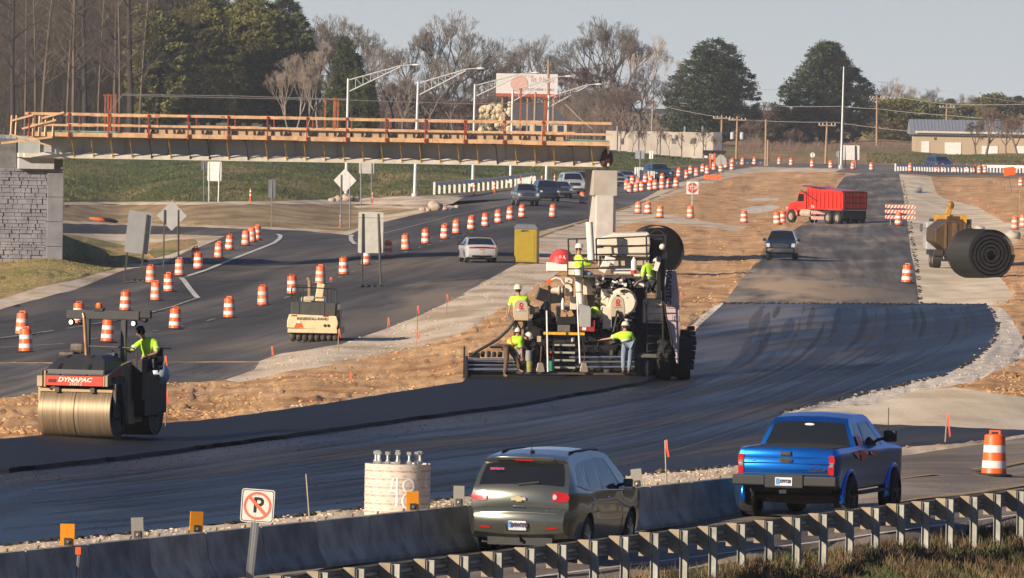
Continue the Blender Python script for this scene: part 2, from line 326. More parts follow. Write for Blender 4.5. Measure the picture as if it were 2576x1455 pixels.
# name, material, outline, grid step, roughness of the surface in metres, lift
RG = [
 ('field', M_field, [(-900,265),(3500,300),(3500,470),(-900,530)]),
 ('dirt', M_dirt, [(-900,505),(1140,518),(1300,500),(1600,450),(1900,420),(2200,423),(2350,445),(3500,475),(3500,1200),(-900,1250)]),
 ('bank', M_grass, [(-900,290),(1400,300),(1580,350),(1600,370),(1700,385),(1800,397),(1850,408),(1800,412),(1700,418),(1640,424),(1500,445),(1400,458),(1200,478),(1090,492),(1000,494),(830,502),(560,507),(150,508),(-900,500)]),
 ('far_highway', M_far, [(860,497),(1090,493),(1300,480),(1470,455),(1600,436),(1680,424),(1760,414),(1900,410),(2200,414),(2576,416),(3300,425),(3300,452),(2600,444),(2350,440),(2150,437),(2000,424),(1900,420),(1840,428),(1750,447),(1673,470),(1630,495),(1586,520),(1640,535),(1560,540),(1499,548),(1420,570),(1352,585),(1349,640),(1294,668),(1231,702),(1138,755),(1054,795),(977,825),(857,867),(710,889),(653,909),(394,911),(0,912),(-600,912),(-600,790),(0,777),(77,755),(194,725),(311,678),(411,660),(468,631),(548,601),(565,594),(400,590),(200,588),(150,587),(-300,585),(-300,561),(150,561),(643,575),(776,581),(877,591),(908,576),(965,558),(1064,536),(1111,526),(1140,517),(1300,500),(1100,508),(860,506)]),
 ('asphalt_road', M_asph, [(1300,505),(1470,490),(1586,520),(1499,548),(1420,570),(1352,585),(1349,640),(1294,668),(1231,702),(1138,755),(1054,795),(977,825),(857,867),(710,889),(653,909),(394,911),(0,912),(-600,912),(-600,790),(0,777),(77,755),(194,725),(311,678),(411,660),(468,631),(548,601),(565,594),(400,590),(200,588),(150,587),(-300,585),(-300,561),(150,561),(643,575),(776,581),(877,591),(908,576),(965,558),(1064,536),(1111,526),(1140,517)]),
 ('gravel_verge', M_gravel, [(-600,770),(0,757),(0,730),(200,702),(314,668),(411,645),(430,612),(368,610),(330,620),(200,592),(150,588),(400,590),(565,594),(548,603),(468,633),(411,662),(311,680),(194,727),(77,757),(0,779),(-600,792)]),
 ('grass_patch', M_dry, [(372,636),(395,612),(440,603),(490,602),(500,612),(470,626),(430,640),(390,650)]),
 ('grass_mound', M_dry, [(-600,620),(0,605),(60,618),(130,640),(150,588),(200,592),(330,622),(376,650),(314,669),(200,702),(100,722),(0,753),(-600,770)]),
 ('gravel_verge', M_gravel, [(150,509),(560,508),(830,503),(1000,495),(1090,492),(1180,492),(1160,500),(1138,513),(1080,528),(1010,545),(965,556),(940,545),(1060,527),(1100,517),(860,514),(560,515),(150,516)]),
 ('gravel_verge', M_gravel, [(150,556),(650,571),(780,577),(870,583),(905,575),(960,545),(1000,536),(1062,535),(965,559),(908,577),(877,592),(776,582),(643,576),(150,562)]),
 ('dirt_island', M_isle, [(148,516),(560,515),(860,515),(1100,519),(1060,527),(940,545),(905,573),(870,582),(780,576),(650,570),(150,556)]),
 ('drainage_ditch', M_gravel, [(885,518),(950,517),(1100,520),(1155,516),(1130,528),(1090,530),(1000,524),(900,524)]),
 ('gravel_verge', M_gravel, [(653,909),(710,889),(857,867),(977,825),(1054,795),(1138,755),(1231,702),(1294,668),(1349,663),(1349,600),(1352,583),(1420,568),(1499,546),(1586,518),(1630,495),(1673,470),(1750,447),(1840,428),(1900,421),(2130,424),(2100,432),(1900,434),(1840,446),(1750,470),(1660,500),(1610,520),(1640,535),(1720,545),(1760,556),(1880,572),(1850,582),(1740,565),(1600,560),(1540,575),(1500,605),(1480,640),(1430,650),(1400,690),(1330,735),(1240,790),(1180,830),(1110,855),(1040,880),(970,888),(900,905),(800,925),(720,935),(660,950),(600,962),(560,955),(600,940)]),
 ('asphalt_pad', M_asph2, [(-600,925),(0,913),(150,914),(394,912),(653,912),(640,930),(570,955),(500,962),(400,966),(200,985),(110,990),(0,1003),(-600,1030)]),
 ('laid_road', M_asph2, [(1822,762),(1863,706),(1885,680),(1915,655),(1930,620),(2008,572),(2060,540),(2108,466),(2125,445),(2180,436),(2262,438),(2272,486),(2284,571),(2292,638),(2302,678),(2312,763)]),
 ('stone_lane', M_pale, [(2262,438),(2342,446),(2356,486),(2376,500),(2459,521),(2526,560),(2576,566),(3200,580),(3200,600),(2576,590),(2520,640),(2510,691),(2553,745),(2520,765),(2480,769),(2312,764),(2302,678),(2292,638),(2284,571),(2272,486)]),
 ('white_gravel', M_white, [(1852,529),(1890,520),(1940,516),(1962,520),(1940,532),(1890,538)]),
 ('white_gravel', M_white, [(1870,503),(1910,498),(1962,499),(1955,503),(1900,506)]),
 ('white_gravel', M_white, [(1700,870),(1737,822),(1760,795),(1800,768),(1822,760),(1830,765),(1800,800),(1760,830)]),
 ('white_gravel', M_white, [(2480,768),(2520,775),(2545,800),(2576,860),(2576,900),(2500,935),(2450,965),(2300,985),(2260,1000),(2200,1020),(2060,1032),(1958,1038),(2058,1015),(2158,990),(2259,966),(2292,957),(2393,934),(2476,883),(2506,839),(2506,812),(2489,772)]),
 ('stone_lane', M_pale, [(1940,1040),(2060,1030),(2200,1018),(2300,984),(2400,975),(2576,1000),(3300,1020),(3300,1102),(2576,1086),(2359,1074),(2192,1069)]),
 ('fresh_asphalt', M_fresh, [(1822,762),(2312,764),(2480,765),(2489,772),(2506,812),(2506,839),(2476,885),(2393,936),(2292,959),(2259,968),(2158,992),(2058,1018),(1958,1037),(1980,1045),(2192,1067),(2359,1072),(2576,1082),(3300,1098),(3300,1110),(2576,1093),(2426,1115),(2252,1127),(2100,1150),(1847,1172),(1620,1192),(1320,1228),(1084,1259),(777,1289),(612,1312),(508,1322),(214,1349),(0,1371),(-600,1420),(-600,1238),(0,1180),(334,1143),(651,1100),(944,1060),(1294,1013),(1600,955),(1700,930),(1740,850),(1753,825)]),
 ('hot_asphalt_mat', M_mat, [(-600,1145),(0,1115),(250,1092),(394,1075),(501,1068),(651,1049),(877,1015),(1044,988),(1164,969),(1185,945),(1700,930),(1620,968),(1294,1025),(944,1072),(651,1112),(334,1155),(0,1192),(-600,1250)]),
 ('gravel_strip', M_gravel, [(-600,1421),(0,1372),(214,1350),(508,1323),(612,1313),(777,1290),(1084,1260),(1320,1229),(1620,1193),(1847,1173),(2100,1151),(2252,1128),(2426,1116),(2576,1094),(3300,1111),(3300,1125),(2576,1101),(2412,1126),(2252,1150),(2100,1185),(1850,1262),(1600,1300),(1300,1340),(1000,1385),(700,1425),(300,1480),(0,1510),(-600,1580)]),
 ('near_road', M_near, [(-600,1580),(0,1510),(300,1480),(700,1425),(1000,1385),(1300,1340),(1600,1300),(1850,1262),(2100,1185),(2252,1150),(2412,1126),(2576,1101),(3300,1125),(3300,1200),(2620,1305),(2576,1318),(2225,1364),(2091,1384),(1934,1402),(1600,1450),(1385,1478),(1000,1530),(-600,1800)]),
 ('verge', M_verge, [(3300,1200),(2620,1305),(2576,1318),(2225,1364),(2091,1384),(1934,1402),(1600,1450),(1385,1478),(1000,1530),(-600,1800),(-600,2300),(3300,2300)]),
]
LIFT = {'hot_asphalt_mat': .11}
DISP = {'dirt': .12, 'gravel_verge': .03, 'white_gravel': .10, 'grass_mound': .10, 'verge': .10, 'dirt_island': .06, 'gravel_strip': .06, 'drainage_ditch': .1, 'grass_patch': .08, }
def build_ground():
    vs, idx, edges = [], {}, []
    def vid(p):
        k = (round(p[0], 2), round(p[1], 2))
        if k not in idx: idx[k] = len(vs); vs.append(Vector(k))
        return idx[k]
    rnd = random.Random(3)
    polys = []
    for name, m, pl in RG:
        rough = 0 if name in ('field', 'near_road', 'verge', 'stone_lane', 'far_highway') else 1
        q = []
        for a, b in zip(pl, pl[1:]+pl[:1]):
            L = math.hypot(b[0]-a[0], b[1]-a[1]); k = max(1, int(L/22)) if L < 900 else max(1, int(L/60))
            nx, ny = -(b[1]-a[1])/L, (b[0]-a[0])/L
            for i in range(k):
                t = i/k; amp = 0 if i == 0 else rough*min(1.2, .25+a[1]/1200)
                if name in ('gravel_verge', 'white_gravel', 'grass_mound', 'gravel_strip', 'grass_patch', 'bank') : amp *= 1.6
                j = rnd.uniform(-1, 1)*amp
                q.append((a[0]+(b[0]-a[0])*t+nx*j, a[1]+(b[1]-a[1])*t+ny*j))
        polys.append(q)
        ids = [vid(p) for p in q]
        for a, b in zip(ids, ids[1:]+ids[:1]):
            if a != b: edges.append((a, b))
    # grid of inner points
    y = 268.0
    while y < 2300:
        st = 3 if y < 300 else 6 if y < 520 else 7 if y < 1300 else 14 if y < 1500 else 60
        sx = 24 if y < 520 else 14 if y < 1500 else 60
        x = -900.0
        while x < 3500:
            vid((x+rnd.uniform(-.3, .3)*sx, y+rnd.uniform(-.3, .3)*st))
            x += sx if -100 < x < 2680 else 120
        y += st
    co, ed, fa, ov, oe, of = delaunay_2d_cdt(vs, edges, [], 0, .05)
    C = np.array([(c.x, c.y) for c in co])
    tri = np.array([f for f in fa if len(f) == 3])
    cen = C[tri].mean(1)
    lab = np.full(len(tri), -1)
    for k, pl in enumerate(polys):
        P = np.array(pl); inside = np.zeros(len(cen), bool)
        bx = (cen[:, 0] > P[:, 0].min()) & (cen[:, 0] < P[:, 0].max()) & (cen[:, 1] > P[:, 1].min()) & (cen[:, 1] < P[:, 1].max())
        ii = np.where(bx)[0]; c = cen[ii]; ins = np.zeros(len(ii), bool)
        for a, b in zip(P, np.roll(P, -1, 0)):
            if a[1] == b[1]: continue
            cond = ((a[1] > c[:, 1]) != (b[1] > c[:, 1])) & (c[:, 0] < (b[0]-a[0])*(c[:, 1]-a[1])/(b[1]-a[1])+a[0])
            ins ^= cond
        lab[ii[ins]] = k
    Z = gz_many(C)
    # world points
    dx, dy = C[:, 0]-1288, C[:, 1]-727.5
    a_, b_ = dx*cr+dy*sr, -dx*sr+dy*cr
    D = np.stack([a_/FPX, FWD.y-UPV.y*b_/FPX, FWD.z-UPV.z*b_/FPX], 1)
    T = (Z-CH)/D[:, 2]
    W_ = D*T[:, None]; W_[:, 2] += CH
    # inner displacement of the rough regions
    owner = [set() for _ in range(len(C))]
    names = [r[0] for r in RG]
    for f, k in zip(tri, lab):
        if k >= 0:
            for i in f: owner[i].add(k)
    for i in range(len(C)):
        o = owner[i]
        if not o: continue
        d = min(DISP.get(names[k], 0) for k in o)
        if d > 0 and len({names[k] for k in o}) == 1:
            x, yy = W_[i, 0], W_[i, 1]
            h = noise.noise(Vector((x*.9, yy*.35, 3)))*.6+noise.noise(Vector((x*3.1, yy*.9, 7)))*.5
            if names[min(o)] == 'dirt': h += max(0, noise.noise(Vector((x*.35, yy*.12, 9))))*1.2
            W_[i, 2] += d*h
    out = {}
    done = {}
    for k, (name, m, pl) in enumerate(RG):
        fk = tri[lab == k]
        if not len(fk): continue
        if name in done: done[name][1].append(fk)
        else: done[name] = (m, [fk])
    for name, (m, fl) in done.items():
        fk = np.concatenate(fl)
        u, inv = np.unique(fk, return_inverse=True); inv = inv.reshape(fk.shape)
        V = W_[u].copy(); V[:, 2] += LIFT.get(name, 0)
        F = [tuple(int(i) for i in t) for t in inv]
        if name in LIFT:      # side skirt of a raised mat
            from collections import Counter
            cnt = Counter(); 
            for t in F:
                for e in ((t[0], t[1]), (t[1], t[2]), (t[2], t[0])): cnt[tuple(sorted(e))] += 1
            n0 = len(V); low = V.copy(); low[:, 2] -= LIFT[name]+.06; V = np.concatenate([V, low])
            F += [(a, b, b+n0, a+n0) for (a, b), c in cnt.items() if c == 1]
        me = bpy.data.meshes.new(name); me.from_pydata(V.tolist(), [], F); me.materials.append(m)
        if name not in LIFT:
            bm = bmesh.new(); bm.from_mesh(me)
            for f in bm.faces:
                if f.normal.z < 0: f.normal_flip()
            bm.to_mesh(me); bm.free(); me.shade_smooth()
        o = bpy.data.objects.new(name, me); COL.objects.link(o)
        tag(o, kind='structure'); out[name] = o
    return out
GR = build_ground()

# painted lines: quads draped over the ground
def stripe(name, pts_, wid, m, dash=None, up=.012):
    b = MB(); P = [G(x, y, up) for x, y in pts_]
    acc = 0; step = .8
    for p, q in zip(P[:-1], P[1:]):
        L = (q-p).length; k = max(1, int(L/3)); d = (q-p)/L; n = Vector((-d.y, d.x, 0)).normalized()*wid/2
        for i in range(k):
            a, c = p+d*(L*i/k), p+d*(L*(i+1)/k)
            if dash and ((acc+L*i/k) % (dash[0]+dash[1])) > dash[0]: continue
            b.add([a-n, c-n, c+n, a+n], [(0, 1, 2, 3)])
        acc += L
    o = b.obj(name, m, fix=False); tag(o, kind='structure'); return o
W_PAINT = mat('white_paint', (.62, .60, .56), .7, var=.25, vs=2)
Y_PAINT = mat('yellow_paint', (.50, .30, .08), .7, var=.3, vs=2)
F_PAINT = mat('worn_paint', (.34, .32, .29), .8, var=.3, vs=2)
wl = []
def pl_(name, P, wd, m, dash=None): wl.append(stripe(name, P, wd, m, dash, .03))
pl_('road_marking', [(0,852),(100,838),(200,823),(330,800),(430,774),(490,753),(498,751)], .16, F_PAINT)
pl_('road_marking', [(498,751),(492,745),(478,728),(462,706),(456,700)], .3, W_PAINT)
pl_('road_marking', [(468,697),(520,680),(580,655),(640,632),(690,612),(704,601),(706,594),(698,590)], .3, W_PAINT)
pl_('road_marking', [(893,615),(884,606),(882,597),(886,592)], .3, W_PAINT)
pl_('road_marking', [(965,588),(1010,577),(1075,560),(1130,545),(1200,531),(1290,512)], .14, F_PAINT)
pl_('road_marking', [(0,876),(160,866),(250,852),(330,842),(400,832),(500,814),(600,788),(700,757),(780,728),(850,700),(960,655),(1060,622),(1150,595),(1290,558)], .12, F_PAINT, (3, 9))
pl_('road_marking', [(1345,600),(1400,580),(1460,560),(1490,550),(1585,520),(1680,485),(1760,455),(1840,424)], .3, Y_PAINT, (30, 8))
pl_('road_marking', [(1000,1506),(1385,1450),(1600,1423),(1900,1386),(2091,1363),(2225,1343),(2576,1296),(2650,1286)], .13, W_PAINT)
pl_('road_marking', [(2230,1270),(2342,1253),(2449,1242),(2576,1222),(2640,1213)], .12, Y_PAINT)
pl_('road_marking', [(2200,1215),(2400,1190),(2576,1165)], .12, Y_PAINT, (9, 6))
pl_('road_marking', [(2480,1238),(2576,1224),(2640,1216)], .13, W_PAINT)
# roller and tyre tracks pressed into the new asphalt, following its curve
OUT_ = [(0,1360),(500,1310),(1100,1245),(1600,1175),(1950,1070),(2250,960),(2440,880),(2480,825),(2460,775)]
INN_ = [(0,1215),(400,1165),(900,1090),(1300,1040),(1650,975),(1820,910),(1850,850),(1865,800),(1885,770)]
def lane_path(t, n=54):
    P = [(a[0]+(b[0]-a[0])*t, a[1]+(b[1]-a[1])*t) for a, b in zip(INN_, OUT_)]; out = []; m = len(P)-1
    for i in range(n+1):
        u = i/n*m; k = min(int(u), m-1); f = u-k; p0, p1, p2, p3 = P[max(k-1, 0)], P[k], P[k+1], P[min(k+2, m)]
        out.append(tuple(.5*(2*p1[j]+(p2[j]-p0[j])*f+(2*p0[j]-5*p1[j]+4*p2[j]-p3[j])*f*f+(3*p1[j]-p0[j]-3*p2[j]+p3[j])*f**3) for j in (0, 1)))
    return out
TM = [mat('rolled_sheen', (.008, .011, .016), .40, var=.3, vs=.8, spec=.42, alpha=.36), mat('tracked_dust', (.045, .039, .032), .9, var=.5, vs=1.2, alpha=.30), mat('dark_track', (.004, .005, .006), .75, var=.4, vs=1.0, alpha=.34)]
rt = random.Random(31)
def worn_track(seg, wid, m, up):
    """a thin film that narrows to nothing at both ends, its edges wandering"""
    P = [G(x, y, up) for x, y in seg]; b = MB(); n = len(P); L_ = []; R_ = []
    for i, p in enumerate(P):
        d = (P[min(i+1, n-1)]-P[max(i-1, 0)]).normalized(); nn = Vector((-d.y, d.x, 0)).normalized(); u = i/(n-1); k = math.sin(math.pi*u)**.6*wid/2
        L_.append(p-nn*k*(1+.35*noise.noise(p*.5))); R_.append(p+nn*k*(1+.35*noise.noise(p*.5+Vector((9, 0, 0)))))
    b.add(L_+R_, [(i, i+1, n+i+1, n+i) for i in range(n-1)]); o = b.obj('track_mark', m, fix=False); tag(o, kind='structure')
for i, (t_, wd_, k_) in enumerate([(.06,.4,1),(.10,.7,0),(.13,.28,2),(.20,.8,0),(.24,.2,1),(.28,.22,1),(.34,.22,2),(.39,.22,2),(.42,1.0,0),(.50,.24,2),(.55,.18,1),(.60,.2,2),(.63,.8,0),(.68,.16,1),(.71,.2,2),(.745,.2,2),(.82,.9,0),(.88,.2,2),(.92,.2,1),(.95,.5,0)]):
    Pl = lane_path(t_, 80); a = rt.randint(0, 6)
    while a < len(Pl)-4:
        b_ = a+rt.randint(12, 40); seg = Pl[a:min(b_, len(Pl))]
        if len(seg) > 4: worn_track(seg, wd_*rt.uniform(.6, 1.3), TM[k_], .022+.002*(i % 5))
        a = b_-2+rt.randint(0, 8)
# ------------------------------------------------------------------ shared materials
STEEL = mat('galvanised', (.42, .43, .43), .45, .6, bump=.1)
GREYM = mat('sign_back', (.45, .455, .44), .5, .3, var=.08, vs=1.5)
WHITEM = mat('white_panel', (.78, .77, .73), .6)
RUST = mat('rusty_steel', (.16, .09, .05), .8, .2, var=.35, vs=6)
DKPOST = mat('dark_post', (.07, .06, .05), .8)
CONC = mat('concrete', (.42, .39, .34), .85, var=.14, vs=1.2, bump=.3, bs=14)
CONC_D = mat('weathered_concrete', (.27, .265, .25), .85, var=.22, vs=.9, bump=.3, bs=12)
WOOD = mat('form_lumber', (.74, .47, .26), .75, var=.22, vs=2.5, bump=.2)
TIMB = mat('grey_timber', (.38, .32, .24), .85, var=.2, vs=3, bump=.3, bs=20)
POLEW = mat('pole_wood', (.36, .24, .15), .85, var=.2, vs=2)
REDP = mat('red_post', (.34, .055, .025), .6)
YELB = mat('yellow_bracket', (.58, .36, .03), .55, var=.3, vs=3)
DARKB = mat('dark_bracket', (.03, .03, .03), .6)
ORANGE = mat('barrel_orange', (.83, .13, .02), .45, var=.08, vs=4)
ORANGE2 = mat('barrel_faded', (.85, .17, .06), .5, var=.1, vs=4)
REFL = mat('reflective_white', (.78, .76, .74), .4, var=.06, vs=5)
REFLD = mat('dusty_reflective', (.62, .58, .53), .5, var=.15, vs=5)
RUBBER = mat('rubber', (.018, .018, .018), .8, var=.3)
BLACKP = mat('black_plastic', (.015, .015, .016), .45)
def pb(mb, s, x0, y0, x1, y1, off=0.0, dep=.3, rot=0.0):
    """box whose face spans x0..x1, y0..y1 where a metre is s units; off = metres further away, dep = its depth"""
    s2 = FPX/(FPX/s+off); c = at((x0+x1)/2, (y0+y1)/2, s2)
    mb.box((c.x, c.y+dep/2, c.z), (abs(x1-x0)/s2, dep, abs(y1-y0)/s2), (0, rot, 0) if rot else None); return mb
def local(mb, root):
    M = Matrix.Rotation(-root.rotation_euler.z, 3, 'Z'); L = Vector(root.location)
    mb.v = [tuple(M@(Vector(v)-L)) for v in mb.v]; return mb

# ------------------------------------------------------------------ bridge
BK_ = 38.9/41.6; P0 = at(62, 396.5, 41.8); P1 = at(1524, 421, 41.3); Lb = math.hypot(P1.x-P0.x, P1.y-P0.y)/BK_
ang = math.atan2(P1.y-P0.y, P1.x-P0.x)
br = thing('bridge', 'unfinished bridge with grey girders, lumber formwork and red railing posts above the road', 'bridge', P0, ang)
sl = (P1.z-P0.z)/BK_/Lb; br.scale = (BK_,)*3
def zx(x, z): return z+sl*x
GIRD = mat('girder_grey', (.42, .47, .46), .75, var=.18, vs=.6); FLNG = mat('girder_flange', (.72, .68, .58), .75, var=.15, vs=2)
YB = [0, 2.9, 5.8, 8.7]                     # four girder lines
for k, y0 in enumerate(YB):
    g = MB(); 
    for i in range(12):
        a, b = Lb*i/12, Lb*(i+1)/12; za, zb = zx(a, 0), zx(b, 0)
        if b < y0*.36: continue
        g.prism([(a, za+.09), (b, zb+.09), (b, zb+1.36), (a, za+1.36)], y0+.33, y0+.42, 'y')
    for i in range(14):
        x = 1+i*(Lb-2)/13; g.beam((x, y0+.26, zx(x, .1)), (x, y0+.26, zx(x, 1.34)), .012, .16)
    go = g.obj('girder', GIRD, br)
    f = MB()
    for i in range(12):
        a, b = Lb*i/12, Lb*(i+1)/12; za, zb = zx(a, 0), zx(b, 0)
        if b < y0*.36: continue
        f.prism([(a, za), (b, zb), (b, zb+.27), (a, za+.27)], y0-.06, y0+.78, 'y')
    # crumpled sheeting left along the flange edge
    if k == 0:
        for i in range(27):
            x = .9+i*Lb/27.6; f.prism([(x, zx(x, .26)), (x+1.15, zx(x, .26)), (x+1.0, zx(x, .33)), (x+.55, zx(x, .39)), (x+.15, zx(x, .33))], y0-.01, y0+.25, 'y')
    f.obj('bottom_flange', FLNG, go)
d = MB(); OV = -1.3
d.add([(x, y, zx(x, z)) for z in (1.37, 1.62) for x, y in ((0, OV+.05), (Lb, OV+.05), (Lb, 11), (4, 11))], [(0, 1, 5, 4), (1, 2, 6, 5), (2, 3, 7, 6), (3, 0, 4, 7), (4, 5, 6, 7), (3, 2, 1, 0)])
d.obj('deck_form', WOOD, br)
GREEN = mat('epoxy_rebar', (.22, .42, .33), .6, var=.3, vs=5)
rb = MB()
for i in range(26): rb.tube((.8+i*.2, OV+.25, zx(0, 1.66)), (.8+i*.2, .5+i*.2, zx(0, 1.66)), .03, n=4)
for i in range(22): rb.tube((Lb-3.6+i*.17, OV+.25, zx(Lb, 1.66)), (Lb-3.6+i*.17, 10.4, zx(Lb, 1.66)), .03, n=4)
for j in range(16): rb.tube((.6+j*.3, OV+.3+j*.6, zx(0, 1.72)), (6, OV+.3+j*.6, zx(6, 1.72)), .03, n=4); rb.tube((Lb-3.8, OV+.3+j*.6, zx(Lb, 1.72)), (Lb, OV+.3+j*.6, zx(Lb, 1.72)), .03, n=4)
rb.obj('reinforcing_bars', GREEN, br)
def edge(y, nm, near):
    b = MB(); rnd = random.Random(5)
    for i in range(0 if near else 1, 13):
        a, c = Lb*i/13+.02, Lb*(i+1)/13; j = rnd.uniform(-.02, .02)
        b.beam((a, y, zx(a, 1.52+j)), (c, y, zx(c, 1.52+j)), .05, .26)
    b.obj('edge_board', WOOD, br)
    if near:
        b = MB()
        for i in range(11):
            a = 7.6+i*2.6; c = min(a+2.56, Lb-2.9)
            b.beam((a, y+.12, zx(a, 1.86)), (c, y+.12, zx(c, 1.86)), .03, .40)
        b.obj('form_panel', mat('plywood_panel', (.60, .43, .27), .75, var=.2, vs=1.4), br)
        for i in range(48):
            x = 7.8+i*.58+rnd.uniform(-.06, .06)
            if x > Lb-2.8: break
            b = MB(); b.box((x, y+.07, zx(x, 1.84)), (.07, .06, .24))
            if i % 3 == 0: b.beam((x+.2, y+.05, zx(x, 1.68)), (x+.34, y+.05, zx(x, 1.95)), .05, .07); b.beam((x+.46, y+.05, zx(x, 1.68)), (x+.34, y+.05, zx(x, 1.95)), .05, .07)
            b.obj('form_brace', DARKB, br)
    b = MB()
    for i in range(0 if near else 1, 9):
        a, c = Lb*i/9-(.2 if near else 0), Lb*(i+1)/9+.06; j = rnd.uniform(-.02, .02)
        b.beam((a, y-.06, zx(a, 2.83+j)), (c, y-.06, zx(c, 2.83+j)), .045, .17)
    b.obj('top_rail', WOOD, br)
    b = MB()
    for i in range(0 if near else 1, 9):
        a, c = Lb*i/9, Lb*(i+1)/9+.06; j = rnd.uniform(-.02, .02)
        b.beam((a, y-.06, zx(a, 2.14+j)), (c, y-.06, zx(c, 2.14+j)), .045, .14)
    b.obj('middle_rail', WOOD, br)
    for i in range(14):
        x = .05+i*2.585+(0 if near else 5.0)
        if x > Lb-.6: break
        b = MB(); b.beam((x, y-.11, zx(x, 1.32)), (x, y-.11, zx(x, 2.95)), .06, .10)
        b.box((x, y-.11, zx(x, 2.83)), (.14, .08, .1)); b.box((x, y-.11, zx(x, 1.52)), (.13, .08, .12)); b.obj('rail_post', REDP, br)
edge(OV, 'near', True); edge(11.0, 'far', False)
for i in range(30):
    x = 2.9+i*1.262
    if x > Lb-.8: break
    dk = i in (4, 6, 7, 9, 22, 26); b = MB()
    b.beam((x-.05, OV+.15, zx(x, 1.36)), (x+.30, -.02, zx(x, .16)), .05, .08); b.beam((x-.05, OV+.12, zx(x, 1.33)), (x, .3, zx(x, 1.33)), .06, .08)
    b.box((x+.3, -.04, zx(x, .16)), (.12, .08, .16))
    b.obj('overhang_bracket', DARKB if dk else YELB, br)
for xs, h in (((5.3, 5.6, 5.9, 6.3), 4.1), ((19.7, 20.4, 20.65, 20.95), 4.1), ((32.6,), 5.0), ((34.2, 34.45, 34.65), 4.4)):
    for i, x in enumerate(xs):
        b = MB(); b.beam((x, 1+i*.8, zx(x, 1.6)), (x+.03, 1+i*.8, zx(x, h+.1*(i % 2))), .09, .09); b.box((x, 1+i*.8, zx(x, h)), (.2, .2, .08))
        b.obj('upright_post', mat('primer_post', (.36, .12, .06), .7, var=.3), br)
b = MB()
for sx, z0 in ((.1, 1.5), (.9, 1.7), (1.4, 2.2), (-.6, 2.0)):
    b.beam((sx-.5, OV-.1, zx(0, z0+.35)), (sx+.9, OV-.15, zx(0, z0+.75)), .05, .12)
for sx in (-1.1, -.8, .3, .7, 1.1, 1.6): b.beam((sx, OV-.05, zx(0, 1.4)), (sx+.06, OV, zx(0, 2.7)), .09, .09)
b.beam((-1.7, OV, .9), (1.6, OV, zx(0, 1.36)), .1, .14); b.beam((-1.2, OV-.1, 1.5), (1.5, OV-.1, .75), .08, .1)
b.obj('end_scaffold', WOOD, br)
b = MB(); b.ball((Lb+.1, .2, .55), (.42, .5, .62), 10, 8); b.ball((Lb-.15, .1, .25), (.3, .4, .3), 8, 6); b.obj('rust_bundle', mat('dark_rust', (.06, .02, .015), .8, bump=.6), br)
b = MB(); b.box((Lb+.12, 4.5, .68), (.14, 9.4, 1.3)); b.obj('end_diaphragm', FLNG, br)

# pier under the right end
pc = at(1521, 461, 41.3)
def z_at(x, y, s): return at(x, y, s).z
pr = thing('bridge_pier', 'lone concrete pier with a square cap at the right end of the bridge', 'pier', G(1524, 640), R(4))
ang_b = ang; ang = R(4)
gz = pr.location.z; M_ = MB(); cx = at(1521, 461, 41.3)
Lz = Matrix.Rotation(-ang, 3, 'Z'); q = Lz@(cx-Vector(pr.location))
M_ = MB(); M_.box((q.x, q.y+2.6, z_at(1521, 461, 41.3)-gz), (1.50, 6.2, 1.55)); M_.obj('pier_cap', CONC, pr, bevel=.04)
M_ = MB(); zt = z_at(1521, 492, 41.3)-gz
ys = [0, .12, .3]; 
pro = [(-.54, -.58), (.48, -.58), (.65, -.42), (.65, 5.2), (.5, 5.4), (-.5, 5.4), (-.61, 5.2), (-.61, -.5)]
M_.prism([(q.x+.03+a, q.y+b_) for a, b_ in pro], -.6, zt, 'z'); M_.obj('pier_column', mat('pier_concrete', (.52, .50, .46), .85, var=.12, vs=2, bump=.6, bs=9), pr, bevel=.03)

ang = ang_b
# stone faced wall at the left end
ab = thing('retaining_wall', 'grey stone block retaining wall with a concrete cap at the left end of the bridge', 'wall', at(110, 645, 41.5), ang)
Lz = Matrix.Rotation(-ang, 3, 'Z')
def lp(x, y, s=41.5): return Lz@(at(x, y, s)-Vector(ab.location))
zt = lp(100, 425).z; xl = lp(-260, 500).x; xr = lp(118, 500).x; yf = 0.0
M_ = MB(); M_.b2(xl, xr, .12, 12, -2.5, zt); M_.obj('wall_core', CONC_D, ab)
STONE = mat('split_stone', (.28, .28, .31), .9, var=.3, vs=1.1, bump=1.0, bs=9)
M_ = MB(); rnd = random.Random(11); z = -2.2
while z < zt-.05:
    h = rnd.choice((.16, .22, .3)); h = min(h, zt-z); x = xl
    while x < xr:
        l = rnd.uniform(.22, .75); l = min(l, xr-x); dd = rnd.uniform(.0, .09)
        c = (x+l/2, .06-dd/2, z+h/2)
        M_.box(c, (l-.02, .14+dd, h-.02)) if rnd.random() < .3 else M_.prism([(x+.01, z+.01), (x+l-.01, z+.01), (x+l-.01-rnd.uniform(0, .05), z+h-.01), (x+.01+rnd.uniform(0, .05), z+h-.02)], .12, .0-dd, 'y')
        x += l
    z += h
M_.obj('stone_facing', STONE, ab)
M_ = MB(); x2 = lp(160, 500).x; 
for i in range(6): zz = -2.4+i*1.5; M_.b2(xr, x2, -.14+.01*(i % 2), 12, zz, min(zz+1.48, zt))
M_.obj('corner_pilaster', mat('pilaster', (.25, .25, .27), .85, var=.2, vs=1.5, bump=.4), ab, bevel=.03)
M_ = MB(); M_.b2(lp(48, 0).x, lp(140, 0).x, -.45, 12, zt-.02, lp(90, 398).z); M_.obj('concrete_seat', mat('pale_cap', (.50, .50, .52), .8, var=.1), ab, bevel=.03)
M_ = MB(); M_.b2(lp(140, 0).x, lp(163, 0).x, -.2, 12, zt, lp(90, 400).z); M_.b2(xl, lp(46, 0).x, .3, 12, zt, lp(0, 378).z)
